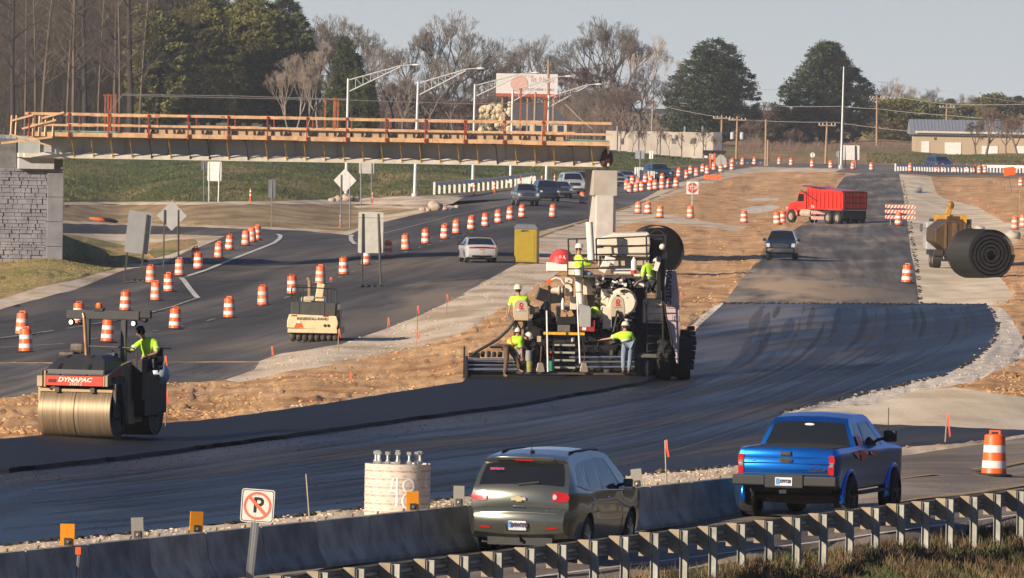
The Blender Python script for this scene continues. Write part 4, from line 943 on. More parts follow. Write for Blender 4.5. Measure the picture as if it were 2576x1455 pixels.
# utility poles and wires
def upole(lab, xb, yb, xt, yt, s, arm=2.6, eq=False, dark=False):
    s = scale_at(G(xb, yb)); g = at(xb, yb, s); o = thing('utility_pole', lab, 'utility pole', g, 0, 'timber utility poles in the distance'); t = at(xt, yt, s)-g
    b = MB(); b.tube((0, 0, -1.5), t, .2, .14, 8); b.obj('pole', POLEW, o, smooth=50)
    if arm:
        b = MB(); b.box(t+Vector((0, -.2, -.5)), (arm, .14, .16)); b.obj('crossarm', POLEW, o)
        for k in (-.45, -.25, .25, .45): b = MB(); b.lathe([(.05, 0), (.09, .05), (.05, .1), (.07, .22), (.02, .26)], 8, (t.x+k*arm, t.y-.2, t.z-.42)); b.obj('insulator', WHITEM, o)
    if eq:
        for k in (-.7, .7): b = MB(); b.lathe([(.28, 0), (.3, .1), (.3, .95), (.2, 1.05)], 12, (t.x+k, t.y-.1, t.z-3.3)); b.obj('transformer', mat('transformer_grey', (.5, .52, .52), .5), o)
    return Vector(g)+t
tops = [upole('grey utility pole with a crossarm, leftmost of the three close together', 1814, 395, 1816, 290, 15.5),
 upole('brown utility pole with two grey transformers right of the white wall', 1852, 400, 1855, 294, 15.5, eq=True),
 upole('plain brown pole below the left pine, right of the transformer pole', 1926, 418, 1927, 301, 16, arm=0),
 upole('pale pole tapering in front of the dirt below the left pine', 1932, 418, 1932, 352, 16.5, arm=0),
 upole('short brown utility pole under the right pine with twin crossarms', 2076, 412, 2081, 307, 15.5, 2.4),
 upole('tall brown utility pole right of the right pine', 2206, 370, 2206, 240, 14, 2.6),
 upole('brown utility pole in front of the tan building', 2378, 378, 2382, 263, 14, 2.6),
 upole('thin brown pole rising in front of the billboard', 1342, 420, 1347, 232, 17, 0),
 upole('thin grey mast standing behind the billboard', 1379, 420, 1380, 150, 16, 0)]
WIRE = mat('wire', (.50, .46, .42), .6); WIRED = mat('old_wire', (.20, .19, .18), .7)
def wire(lab, P, s, r=.045, sag=1.0, m=WIRE):
    Q = [at(x, y, s) for x, y in P]; b = MB(); out = []
    for a, c in zip(Q[:-1], Q[1:]):
        for i in range(10): t = i/10; p = a.lerp(c, t); p.z -= sag*4*t*(1-t)*((c-a).length/60); out.append(p)
    out.append(Q[-1]); b.path(out, r, 4); o = b.obj('overhead_wire', m); tag(o, lab, 'wire', 'overhead wires'); return o
wire('top pale overhead wire crossing in front of the left pine', [(1605,197),(1800,222),(2115,224),(2206,232)], 14, sag=.6)
wire('upper pale overhead wire right of the tall pole', [(2206,236),(2380,262),(2600,262)], 14, sag=.6)
wire('second pale overhead wire across both pines', [(1590,238),(1800,262),(2115,268),(2206,274),(2380,290),(2600,305)], 14.2, sag=.6)
wire('third pale overhead wire across both pines', [(1640,262),(1840,300),(2100,308),(2378,338),(2600,348)], 14.3, sag=.6)
wire('faint high overhead wire against the sky at right', [(2206,205),(2400,232),(2600,262)], 14, r=.025, sag=.5)
wire('grey wire strung above the left half of the bridge', [(255,305),(310,237),(600,242),(872,250)], 20, r=.05, sag=.1, m=WIRED)
wire('second grey wire strung above the left half of the bridge', [(310,240),(600,247),(872,252),(1190,262),(1420,258)], 20, r=.05, sag=.1, m=WIRED)
wire('guy wire sloping down from the bridge end poles', [(1422,262),(1460,300),(1490,325)], 24, r=.04, sag=.1)

# ------------------------------------------------------------------ survey stakes
def stake(lab, xt, yt, xb, yb, wood=False, flag=True, long=.3, col=None):
    g = G(xb, yb); s = scale_at(g); o = thing('survey_stake', lab, 'survey stake', g, 0, 'survey stakes with ribbons'); t = at(xt, yt, s)-g
    b = MB(); b.beam((0, 0, -.1), t, .045 if wood else .03, .02); b.obj('stake', TIMB if wood else POLEW, o)
    if flag:
        b = MB(); w_ = .05; b.add([t+Vector(v_) for v_ in ((0, -.02, 0), (w_*.9, -.03, .02), (w_*1.3, -.03, -long*.6), (w_*2.0, -.02, -long*1.15), (w_*1.2, -.03, -long*1.2), (.01, -.03, -long*.5))], [(0, 1, 2, 5), (5, 2, 3, 4)])
        k = len(b.v); b.add([(x, y+.006, z) for x, y, z in b.v[:k]], [(3, 2, 1, 0)][:0]); b.obj('ribbon', col or mat('ribbon_orange', (.95, .13, .06), .6), o, fix=False)
for a in [('stake with an orange ribbon right of the roller, upper one', 415,896,411,962), ('stake with an orange ribbon right of the roller, lower one', 417,985,417,1082), ('short ribbon stake at the road edge below the lane corner', 683,872,686,906),
    ('ribbon stake in the middle of the dirt strip', 880,936,884,968), ('tall ribbon stake just right of the rubber tyred roller', 852,828,850,890), ('ribbon stake on the gravel left of the farther stake', 1050,770,1050,832), ('leaning ribbon stake on the road edge, middle', 976,800,975,845),
    ('farthest ribbon stake along the gravel verge', 1124,741,1124,790), ('stake low on the gravel below the verge', 1049,832,1047,886), ('pink ribbon stake on the gravel triangle at left', 455,594,455,622), ('second pink ribbon stake on the gravel triangle', 470,592,468,624),
    ('ribbon stake right of the transfer machine', 1712,735,1714,790)]: stake(*a)
stake('bare wooden stake standing behind the barrier near the column', 770,1193,781,1325, True, False)
stake('wooden stake with a small ribbon between SUV and pickup', 1673,1108,1678,1240, True, True)
stake('leaning stake with a long orange ribbon right of the blue pickup', 2383,1042,2377,1112, True, True, .5)
stake('tall dark thin stake at the right edge by two barrels', 2566,475,2563,575, False, False)
for i, (x, y) in enumerate([(2500,470),(2512,474),(2522,478),(2530,482),(2440,515),(2455,520),(2470,526),(2485,530),(2500,540)]): stake('small pink ribbon stake on the far right dirt, %s from the left' % nth([0, 5, 6, 7, 1, 2, 3, 4, 8][i]) , x, y-16, x, y, col=mat('ribbon_pink', (.85, .16, .3), .6), long=.25)

# ------------------------------------------------------------------ portable toilet, tank, rolls, barricades
g = G(1321, 663); s = scale_at(g)*1.0; o = thing('portable_toilet', 'yellow portable toilet with a grey roof beside the police car', 'portable toilet', g, R(-7))
w_, h_ = 56/s, 2.05; YT = mat('toilet_yellow', (.34, .25, .012), .5, var=.08); GT = mat('toilet_grey', (.13, .15, .19), .5)
b = MB(); b.b2(-w_/2, w_/2, 0, 1.2, .06, h_); b.obj('cabin', YT, o, bevel=.03)
b = MB(); b.prism([(-w_/2-.04, h_), (w_/2+.04, h_), (w_/2+.04, h_+.08), (w_/2-.12, h_+.26), (-w_/2+.12, h_+.26), (-w_/2-.04, h_+.08)], -.05, 1.25, 'y'); b.obj('roof', GT, o)
b = MB(); b.b2(w_/2-.02, w_/2+.02, .02, 1.18, .06, h_-.02); b.obj('side_wall', mat('toilet_side', (.35, .27, .05), .5), o)
b = MB(); b.b2(-w_/2+.12, w_/2-.12, -.02, .0, .14, h_-.28); b.obj('door', YT, o, bevel=.01); b = MB(); b.b2(-w_/2+.1, w_/2-.1, -.012, .005, h_-.19, h_-.06); b.obj('sign_band', YT, o)
text('lettering', 'RIPE IT RHE'[:8], .15, BLK, o, (-.02, -.02, h_-.13), (R(90), 0, 0), bold=.006)
b = MB(); b.b2(-w_/2, w_/2, -.03, 1.22, 0, .07); b.obj('skid', BLACKP, o)
g = G(1412, 684); s = scale_at(g); o = thing('storage_tank', 'red and white low tank on the dirt behind the paver', 'tank', g)
b = MB(); b.b2(-.85, .85, 0, 1.2, .02, .52); b.obj('tank_base', WHITEM, o, bevel=.06)
b = MB(); b.lathe([(.0, 1.28), (.28, 1.24), (.5, 1.1), (.66, .85), (.75, .5)], 18, (0, .6, 0)); b.obj('tank_dome', mat('tank_red', (.55, .05, .05), .5, var=.3), o, smooth=50)
text('lettering', 'RA', .32, WHT, o, (.05, -.06, .80), (R(80), 0, 0))
def roll(lab, x, y, rad, length, rz, faceon):
    g = G(x, y); o = thing('pipe_roll', lab, 'black roll', g, rz); BP = mat('corrugated_black', (.016, .016, .017), .55, var=.25, vs=8, bump=.6, bs=60)
    turns = 5; P = []; n = 30*turns; r0 = .16
    b = MB(); th = (rad-r0)/turns
    for i in range(n+1):
        a = 2*math.pi*i/30; r = r0+(rad-r0)*i/n; sg = 1+.02*math.sin(a*2+1)
        for rr_, yy in ((r, 0), (r+th*.62, 0), (r+th*.62, length), (r, length)): P.append((rr_*math.cos(a)*sg, yy, rad+rr_*math.sin(a)*.97))
    f = []
    for i in range(n):
        for k in range(4): f.append((i*4+k, i*4+(k+1) % 4, (i+1)*4+(k+1) % 4, (i+1)*4+k))
    f += [(0, 1, 2, 3), (n*4, n*4+3, n*4+2, n*4+1)]; b.add(P, f); b.obj('wound_sheet', BP, o, smooth=50)
    b = MB()
    for k in range(26): y0 = length*(k+.5)/26; b.torus((0, y0, rad), rad+th*.55, .016, 'y', 40, 4)
    b.v = [(x_, y_, rad+(z_-rad)*.97) for x_, y_, z_ in b.v]; b.obj('surface_rib', BP, o)
    if not faceon: b = MB(); b.lathe([(.02, -.03), (rad*.96, -.03), (rad*.98, .02)], 40, (0, 0, rad), 'y'); b.obj('end_cover', mat('cover_black', (.006, .006, .006), .95, spec=.1, bump=.8, bs=12), o)
    return o
roll('large rolled black corrugated sheet with spiral end on the pale stone lane at right', 2493, 699, 1.30, 2.9, R(22), True)
roll('black roll standing behind the paver canopy', 1656, 690, 1.33, 1.8, R(10), False)
# dark tractor wheel / canopy hub beside the roll
def barricade(lab, x0, x1, yb, ytops, s=None):
    g = G((x0+x1)/2, yb); s = s or scale_at(g); o = thing('barricade', lab, 'barricade', g); w_ = (x1-x0)/s
    for yt in ytops:
        z = at((x0+x1)/2, yt, s).z-g.z; n = 9
        b = MB(); b.b2(-w_/2, w_/2, -.03, .0, z-.13, z+.13); bo = b.obj('striped_board', REFL, o)
        b = MB()
        for k in range(n):
            a = -w_/2+w_*k/n; c = a+w_/n*.5; b.prism([(a, z-.125), (c, z-.125), (min(c+.14, w_/2), z+.125), (min(a+.14, w_/2), z+.125)], -.036, -.031, 'y')
        b.obj('orange_stripes', ORANGE, bo)
    for k in (-.32, .32): b = MB(); b.beam((k*w_, .03, 0), (k*w_, .03, z+.2+(ytops[-1]-ytops[0])/s), .06, .06); b.beam((k*w_, -.6, .03), (k*w_, .7, .03), .06, .06); b.obj('frame_leg', STEEL, o)
barricade('striped three board barricade across the paved lane near the stone lane', 2226, 2302, 566, (520, 533, 547))
barricade('striped three board barricade in front of the red dump truck wheels', 2040, 2090, 563, (521, 535, 549))
# rocks, boulder, far guard rails
ROCK = mat('pale_rock', (.46, .38, .30), .9, var=.2, vs=2, bump=.5)
def rock(lab, x, y, r, m=ROCK, cat='rock', name='boulder', grp=None):
    g = G(x, y); b = MB(); b.ball((0, 0, r*.55), (r*1.15, r, r*.75), 14, 9); sd_ = rnd.random()*50
    b.v = [tuple(Vector(v_)*(1+.28*noise.noise(Vector(v_)*1.3/r+Vector((sd_, 0, 0))))) for v_ in b.v]; o = b.obj(name, m, smooth=60); o.location = g; tag(o, lab, cat, grp); return o
rock('large pale boulder by the drainage ditch behind the dirt island', 1096, 529, .55)
for i, (x, y, r) in enumerate([(1062,531,.25),(1078,532,.2),(1120,529,.25),(1150,524,.2),(850,507,.4),(872,506,.5),(895,508,.35),(835,508,.3)]):
    rock('small pale rock near the ditch, %s from the left' % nth([4, 5, 6, 7, 1, 2, 3, 0][i]), x, y, r, grp='rocks by the ditch')
for i, (x, y, r, l) in enumerate([(2548,602,.5,'pale rubble lump behind the black roll at right'), (1640,700,.0,''), (2465,582,.35,'grey lump on top behind the black roll')]):
    if r: rock(l, x, y, r, CONC)
def farrail(lab, P, n, m, h=.8, s=None):
    Q = [G(x, y) for x, y in P]; o = thing('guardrail', lab, 'guardrail', Q[0]); b = MB()
    for a, c in zip(Q[:-1], Q[1:]): b.beam(a+Vector((0, 0, h)), c+Vector((0, 0, h)), .08, .34)
    local(b, o).obj('rail_beam', m, o); tot = 0
    for i in range(n+1):
        t = i/n*(len(Q)-1); k = min(int(t), len(Q)-2); p = Q[k].lerp(Q[k+1], t-k); b = MB(); b.beam(p, p+Vector((0, 0, h+.12)), .2, .12); local(b, o).obj('post', m, o)
farrail('long pale guardrail behind the queue at the foot of the bank', [(1092,490),(1200,482),(1300,470),(1345,463)], 26, WHITEM, 1.0)
farrail('pale guardrail with many posts along the far cross road', [(2252,431),(2350,433),(2470,434),(2590,436)], 44, WHITEM, .8)
farrail('pale barrier along the far road beyond the dirt', [(1835,414),(1880,413),(1935,412)], 10, STEEL, .5)
# ------------------------------------------------------------------ trees
BARK = mat('bare_bark', (.17, .145, .12), .9, var=.25, vs=.6); BARKD = mat('dark_bark', (.045, .035, .03), .9, var=.3); BARKP = mat('pale_bark', (.34, .28, .23), .9, var=.25, vs=.5)
BARKR = mat('reddish_bark', (.17, .115, .09), .9, var=.25, vs=.5)
def tube3(b, p, q, r0, r1, n=3):
    d = (q-p).normalized(); a = d.orthogonal().normalized(); c = d.cross(a); o = len(b.v)
    for P, r in ((p, r0), (q, r1)):
        for i in range(n): t = 2*math.pi*i/n; b.v.append(tuple(P+(a*math.cos(t)+c*math.sin(t))*r))
    b.f += [(o+i, o+(i+1) % n, o+n+(i+1) % n, o+n+i) for i in range(n)]
def bare_mesh(seed, H, spread=.5, trunk=.35, levels=9, upright=.5, first=.28, shrink=.76, tw=.016):
    """a forking crown: each limb bends, forks in two or three, and carries side twigs"""
    rn = random.Random(seed); bt, bc = MB(), MB()
    def grow(p, d, L, r, lv):
        B = bt if lv < 1 else bc; q = p
        for k in range(2):
            d = (d+Vector((rn.gauss(0, .10), rn.gauss(0, .10), .05*upright))).normalized(); e = q+d*L/2
            tube3(B, q, e, max(r*(1-.15*k), tw), max(r*(.85-.15*k), tw*.8), 7 if lv == 0 else 5 if lv < 3 else 3)
            if lv >= 2 and rn.random() < .55:
                t = (d+Vector((rn.gauss(0, .7), rn.gauss(0, .7), rn.gauss(.1, .4)))).normalized(); tube3(bc, e, e+t*L*.6, tw*1.1, tw*.5)
            q = e
        if lv >= levels: return
        n = 3 if (lv == 0 or rn.random() < .30) else 2; a0 = rn.uniform(0, 6.28)
        for i in range(n):
            az = a0+2*math.pi*i/n+rn.uniform(-.5, .5); sp = spread*rn.uniform(.55, 1.25)*(1.15 if lv == 0 else 1)*(.35 if i == 0 and lv > 0 else 1)
            o_ = d.orthogonal().normalized(); o_.rotate(Matrix.Rotation(az, 3, d).to_quaternion())
            grow(q, (d*math.cos(sp)+o_*math.sin(sp)+Vector((0, 0, upright*.16))).normalized(), L*shrink*rn.uniform(.8, 1.15)*(.85 if lv == 0 else 1), r*rn.uniform(.60, .76), lv+1)
    grow(Vector((0, 0, 0)), Vector((0, 0, 1)), H*first, trunk, 0)
    zm = max(v[2] for v in bc.v); k = H/zm
    for B in (bt, bc): B.v = [(x*k, y*k, z*k) for x, y, z in B.v]
    return bt, bc
def pole_mesh(seed, H, trunk=.3):
    """forest tree: one straight trunk, short side limbs high up"""
    rn = random.Random(seed); bt, bc = MB(), MB(); p = Vector((0, 0, -1)); d = Vector((0, 0, 1)); n = 14
    def twig(q, e, L, r, lv):
        m_ = q+e*L; tube3(bc, q, m_, r, r*.55, 4 if lv == 0 else 3)
        if lv < 3:
            for k in range(4 if lv == 0 else 3):
                f = (e+Vector((rn.gauss(0, .5), rn.gauss(0, .5), rn.uniform(-.1, .6)))).normalized(); twig(q.lerp(m_, rn.uniform(.35, 1)), f, L*rn.uniform(.45, .7), r*.5, lv+1)
    for i in range(n):
        d = (d+Vector((rn.gauss(0, .018), rn.gauss(0, .018), .1))).normalized(); e = p+d*(H+1)/n; r0, r1 = trunk*(1-.75*i/n), trunk*(1-.75*(i+1)/n); tube3(bt, p, e, r0, r1, 8)
        if i > 3:
            for _ in range(3):
                a = rn.uniform(0, 6.28); twig(p.lerp(e, rn.random()), Vector((math.cos(a), math.sin(a), rn.uniform(.2, 1.1))).normalized(), rn.uniform(1.4, 3.4)*(1.2-.4*i/n), r1*.35, 0)
        p = e
    return bt, bc
def bare_tree(seed, H, m, pole=False, **kw):
    bt, bc = pole_mesh(seed, H, **kw) if pole else bare_mesh(seed, H, **kw)
    o = thing('bare_tree', 'x', 'tree', (0, 0, 0)); bt.obj('trunk', m, o, fix=False, smooth=60); bc.obj('branches', m, o, fix=False); return o
def evergreen(seed, H, Wd, m, lobes, n=9000, leaf=.28, base=.08, name='pine_tree'):
    """crown of small needle sprays gathered into tufts along boughs"""
    rn = random.Random(seed); b = MB(); tr = MB(); tr.tube((0, 0, -.5), (0, 0, H*.93), H*.022, .04, 8); w_ = MB()
    tufts = []
    for cx, cz, rx, rz_ in lobes:                     # each lobe: cone-topped mass
        for _ in range(int(150*rx*rz_*18/ (1))):
            a = rn.uniform(0, 2*math.pi); hz = rn.uniform(-1, 1); rad = math.sqrt(max(0, 1-hz*hz))*rn.uniform(.72, 1.04)
            x, y, z = cx*Wd+rx*Wd*rad*math.cos(a), rx*Wd*rad*math.sin(a)*.9, cz*H+rz_*H*hz*(1 if hz > 0 else .8)
            if z < base*H: continue
            if noise.noise(Vector((x*.33+seed, y*.33, z*.42))) > .34: continue
            tufts.append((x, y, z, rn.uniform(.5, 1.15)))
    per = max(6, int(n/max(1, len(tufts))))
    for x, y, z, s in tufts:
        c = Vector((x, y, z)); out = Vector((x, y, 0)).normalized() if (x or y) else Vector((1, 0, 0))
        if rn.random() < .12: tube3(tr, Vector((x*.1, y*.1, max(.5, z-abs(x)*.25))), c, .07, .03)
        for _ in range(per):
            d = (out*rn.uniform(.1, 1)+Vector((rn.gauss(0, .6), rn.gauss(0, .6), rn.uniform(-.1, 1.1)))).normalized()
            p = c+Vector((rn.gauss(0, .38), rn.gauss(0, .38), rn.gauss(0, .24)))*s; L = leaf*rn.uniform(.6, 1.5); sd_ = d.cross(Vector((rn.random(), rn.random(), rn.random()))).normalized()*L*.30
            o = len(b.v); b.v += [tuple(p-sd_), tuple(p+sd_), tuple(p+d*L)]; b.f.append((o, o+1, o+2))
    o = thing(name, 'x', 'tree', (0, 0, 0)); tr.obj('trunk', BARKD, o, fix=False); b.obj('crown', m, o, fix=False); return o
PINE = mat('pine_needles', (.085, .110, .058), .8, var=.4, vs=.35, spec=.2); PINEY = mat('yellowish_pine', (.165, .160, .050), .8, var=.45, vs=.3, spec=.2); CEDAR = mat('dark_cedar', (.080, .100, .036), .8, var=.5, vs=.4, spec=.2)
bases = {}
def place(kind, lab, x, y, s, H, grp, rz=None, sx=1.0, dz=0):
    """a tree rooted at the picture point x,y at the distance where a metre is s units, H metres tall"""
    src, h0, fresh = bases[kind]; p = at(x, y, s); p.z += dz; k = H/h0
    if fresh: o = src; bases[kind] = (src, h0, False)
    else: o = dup(src, p)
    o.location = p; o.scale = (k*sx, k*sx, k); o.rotation_euler = (0, 0, rnd.uniform(0, 6.28) if rz is None else rz)
    tag(o, lab, 'tree', grp); return o
for i, kw in enumerate([dict(spread=.50, upright=.6, trunk=.40), dict(spread=.42, upright=.8, trunk=.34), dict(spread=.60, upright=.5, trunk=.38)]):
    bases['bare%d' % i] = (bare_tree(40+i, 20, BARK, **kw), 20, True)
bases['pale'] = (bare_tree(51, 20, BARKP, spread=.42, upright=.8, trunk=.28), 20, True)
bases['forest'] = (bare_tree(61, 24, mat('wood_bark', (.13, .10, .075), .9, var=.35, vs=.4), pole=True, trunk=.24), 24, True)
bases['forestd'] = (bare_tree(62, 24, BARKD, pole=True, trunk=.34), 24, True)
bases['brush'] = (bare_tree(71, 6, BARKR, spread=.6, upright=.6, trunk=.08, levels=7, first=.2, tw=.012), 6, True)
bases['red'] = (bare_tree(72, 12, BARKR, spread=.58, upright=.5, trunk=.22, first=.2, tw=.02), 12, True)
bases['pineA'] = (evergreen(1, 19.5, 17, PINE, [(0, .42, .50, .42), (-.06, .66, .32, .34), (.24, .60, .24, .30), (.02, .24, .53, .20), (-.26, .48, .24, .28), (.36, .34, .18, .22), (-.38, .30, .18, .22)], 80000, leaf=.34), 19.5, True)
bases['pineB'] = (evergreen(2, 20, 18, PINE, [(0, .38, .50, .38), (-.24, .66, .20, .28), (.0, .70, .17, .29), (.22, .70, .22, .30), (-.42, .34, .18, .24), (.36, .42, .20, .30), (0, .5, .40, .34)], 80000, leaf=.34), 20, True)
bases['cedar'] = (evergreen(3, 22, 12, CEDAR, [(0, .42, .40, .42), (-.15, .70, .22, .28), (.2, .62, .24, .30)], 36000, leaf=.42), 22, True)
bases['ypine'] = (evergreen(4, 22, 12, PINEY, [(0, .45, .38, .45), (.12, .70, .25, .28), (-.2, .6, .22, .28)], 36000, leaf=.42), 22, True)
bases['bush'] = (evergreen(5, 8, 9, PINEY, [(0, .40, .45, .5), (.2, .5, .3, .4)], 14000, leaf=.34, base=0), 8, True)
gW = 'bare trunks of the left wood'
# wood at left: individual trunks in front
FT = [30,62,105,140,184,212,246,262,300,326,350,8,88,168,285,228]
for i, (x, w_) in enumerate([(30,1.1),(62,.7),(105,1.0),(140,.6),(184,.9),(212,1.3),(246,.5),(262,.9),(300,.6),(326,1.4),(350,.8),(8,.8),(88,.6),(168,.7),(285,.7),(228,.6)]):
    k = 'forestd' if w_ > 1.0 else 'forest'
    place(k, 'tall bare %s trunk in the left wood, %s trunk from the photo edge' % ('dark' if w_ > 1 else 'pale', nth(sorted(FT).index(x))), x, 345+i % 3*4, 18.6-(i % 4)*.5, 25+(i % 5), gW, sx=.75*w_+.3)
for i in range(24):
    x = -40+i*20; place(['forest', 'bare1', 'forestd', 'pale'][i % 4], 'grey bare tree deep in the left wood, %s from the left' % nth(i), x+rnd.uniform(-6, 6), 335, 16.5-(i % 3)*.7, 24+rnd.uniform(-2, 4), 'bare trees deep in the left wood', sx=1.1)
for i, (x, y, s, H, k) in enumerate([(395,340,17.5,19,'ypine'),(440,335,17,20.5,'cedar'),(487,338,17.2,20.5,'ypine'),(535,335,16.8,21,'cedar'),(580,340,17,20.5,'ypine'),(625,335,16.6,21,'cedar'),(668,340,17,20,'ypine'),(712,338,17,18,'cedar'),(748,342,17,15.0,'cedar'),(410,330,15.5,23,'cedar'),(510,330,15.5,23.2,'cedar'),(600,330,15.5,22.5,'cedar'),(690,330,15.5,22,'cedar')]):
    place(k, '%s evergreen in the %s row of the dark clump, %s from the left' % ('yellowish' if k == 'ypine' else 'dark green', 'back' if s == 15.5 else 'front', nth(i if s != 15.5 else i-9)), x, y, s, H, 'evergreens of the dark clump', sx=1.15)
for i, (x, y, s, H) in enumerate([(868,345,17.5,14.5),(905,348,18,9.5),(930,345,18,7),(845,348,18,9),(830,345,17.8,6)]):
    place('cedar', 'dark cedar behind the first light pole, %s tallest' % nth([0, 1, 3, 2, 4][i]), x, y, s, H, 'cedars behind the first light pole', sx=.95)
LT = [745,770,800,725,790,830,870,910,990,1045,1110,1165,1080,1205,1240,1010,1140,1290,1340,1385,1430,1530,1568,1480,1640,1610,1685,1500,1450]
for i, (x, y, s, H, k) in enumerate([(745,345,19,11,'pale'),(770,345,19,9.5,'pale'),(800,345,19,13,'pale'),(725,345,19,10,'pale'),(790,335,15.5,18,'bare1'),(830,335,15.5,19.5,'bare1'),(870,335,15.5,18,'bare0'),(910,335,15.5,14,'bare2'),(990,340,16.5,14,'bare1'),
   (1045,345,15,17,'bare1'),(1110,342,15,21.5,'bare0'),(1165,342,15,17,'bare2'),(1080,350,17,12,'bare2'),(1205,345,15,15,'bare0'),(1240,345,15,12,'bare2'),(1010,350,17.5,10,'bare0'),(1140,352,17,10,'bare1'),
   (1290,345,14.6,13.5,'red'),(1340,345,14.6,18,'bare0'),(1385,345,14.6,16,'bare2'),(1430,345,15,12,'red'),(1530,345,14.6,21.2,'bare0'),(1568,345,14.6,20,'bare1'),(1480,348,15,13,'red'),(1640,345,14.2,18.5,'pale'),(1610,350,14.5,14,'bare2'),(1685,350,14.2,11,'bare1'),(1500,352,16,9.5,'bare2'),(1450,352,16,9,'bare0')]):
    place(k, '%s bare tree beyond the bridge, %s trunk from the left in the line' % ({'pale': 'pale', 'red': 'reddish'}.get(k, 'grey'), nth(sorted(LT).index(x))), x, y, s, H, 'bare trees of the far tree line')
for i in range(38):
    x = 960+i*17+rnd.uniform(-6, 6)
    if x > 1880: break
    place('red' if i % 3 else 'bare2', 'low brown scrub tree of the middle thicket, %s from the left' % nth(i), x, 352+rnd.uniform(-5, 8), 15.6+rnd.uniform(-.6, .8), rnd.uniform(6, 10), 'scrub trees of the middle thicket', sx=1.3)
place('pineA', 'huge round dark green pine left of the tall pole', 1793, 378, 14.2, 19.3, 'two large pines', sx=1.16)
place('pineB', 'huge many topped dark green pine behind the tall pole', 2082, 385, 14.0, 20.0, 'two large pines', sx=1.16)
for i, (x, y, s, H, k) in enumerate([(1975,385,14,8,'bush'),(1905,385,14.5,6,'red'),(1950,380,14,9,'red'),(1880,385,14.4,5,'brush'),(2010,392,14.5,5,'brush'),(2185,378,13.6,7,'red')]):
    place(k, '%s growing between the two large pines, %s' % ({'bush': 'olive bush', 'red': 'brown scrub tree', 'brush': 'brown shrub'}[k], ['leftmost big one', 'first', 'second', 'lowest left', 'beside the right pine foot', 'right of the right pine'][i]), x, y, s, H, 'growth between the pines', sx=1.2)
RT = [2245,2285,2225,2330,2375,2420,2462,2505,2545,2580,2255,2290,2345,2400,2440,2480,2455,2560,2530,2230]
for i, (x, y, s, H, k, sx) in enumerate([(2245,372,13.5,9.5,'bush',1.2),(2285,368,13,10,'bush',1.2),(2225,368,13.2,8,'cedar',1.6),(2330,350,12,8,'cedar',1.7),(2375,350,12,8.5,'cedar',1.7),(2420,350,12,8,'bush',1.3),(2462,350,11.5,9,'cedar',1.8),(2505,350,11.5,10.5,'bush',1.2),(2545,350,11.5,9.5,'cedar',1.8),(2580,350,11.5,9,'cedar',1.8),
   (2255,350,11.8,13.5,'pale',.9),(2290,350,11.8,10,'bare2',.9),(2345,350,11.6,11.5,'bare0',.9),(2400,350,11.5,9,'bare2',1),(2440,350,11.5,10,'bare1',1),(2480,398,16.3,8,'red',1.2),(2455,396,16.2,6,'red',1.1),(2560,402,16.5,7,'red',1.2),(2530,400,16.4,7,'bare2',1.0),(2230,350,11.8,12,'bare1',.9)]):
    place(k, '%s by the tan building, %s trunk from the left there' % ({'bush': 'olive evergreen', 'cedar': 'dark evergreen', 'red': 'reddish bare tree', 'pale': 'pale bare tree'}.get(k, 'grey bare tree'), nth(sorted(RT).index(x))), x, y, s, H, 'trees around the tan building', sx=sx)
for i in range(9): place('brush', 'thin roadside sapling before the white wall, %s from the left' % nth(i), 1560+i*31, 384+i*1.5, 18.3, 3.2+rnd.uniform(-.4, 1), 'saplings before the white wall', sx=.8)
# undergrowth masses: twigs too many to count
def thicket(name, lab, x0, x1, y, s0, s1, H, n, m, seed):
    rn = random.Random(seed); b = MB()
    for i in range(n):
        x = rn.uniform(x0, x1); s = rn.uniform(s0, s1); p = at(x, y+rn.uniform(-3, 3), s); h = H*rn.uniform(.35, 1)*(1+.3*noise.noise(Vector((x*.02, seed, 0)))); q = p
        for k in range(3):
            e = q+Vector((rn.gauss(0, .25), rn.gauss(0, .25), 1)).normalized()*h/3; tube3(b, q, e, .05-.012*k, .04-.012*k)
            for _ in range(3):
                f = e+Vector((rn.gauss(0, .7), rn.gauss(0, .7), rn.uniform(.2, 1))).normalized()*h*.3; tube3(b, q.lerp(e, rn.random()), f, .025, .012)
            q = e
    o = b.obj(name, m, fix=False); tag(o, lab, 'undergrowth', kind='stuff')
thicket('undergrowth', 'dense grey twiggy undergrowth filling the left wood', -60, 430, 342, 15.0, 17.5, 24, 3000, mat('wood_twig', (.060, .047, .035), .95, var=.4, vs=.2), 1)
thicket('undergrowth', 'brown twiggy undergrowth behind the middle of the bridge', 700, 1560, 352, 14.2, 16.4, 6, 2400, BARKR, 2)
thicket('undergrowth', 'brown brush on the far right bank', 1860, 2300, 385, 14.5, 15.6, 1.8, 900, BARKR, 3)
# far wood that closes the horizon
b = MB(); rn = random.Random(9)
for i in range(26000):
    x = rn.uniform(-300, 2900); s = rn.uniform(8.5, 12); hh = 5.5+3*noise.noise(Vector((x*.006, s*.5, 0)))+2*noise.noise(Vector((x*.03, 1, 0)))+(4 if x < 1000 else 0)
    p = at(x, 340, s); p.z += rn.uniform(0, 1)*hh-1.5; L = rn.uniform(.5, 1.3); a = Vector((rn.gauss(0, 1), rn.gauss(0, 1), rn.gauss(0, 1))).normalized()*L*.4; d = Vector((rn.gauss(0, .5), rn.gauss(0, .5), 1)).normalized()*L
    o_ = len(b.v); b.v += [tuple(p-a), tuple(p+a), tuple(p+d)]; b.f.append((o_, o_+1, o_+2))
o = b.obj('far_wood', mat('far_wood_mat', (.12, .095, .07), .9, var=.4, vs=.05), fix=False); tag(o, 'brown and grey wood closing the horizon', 'wood', kind='stuff')

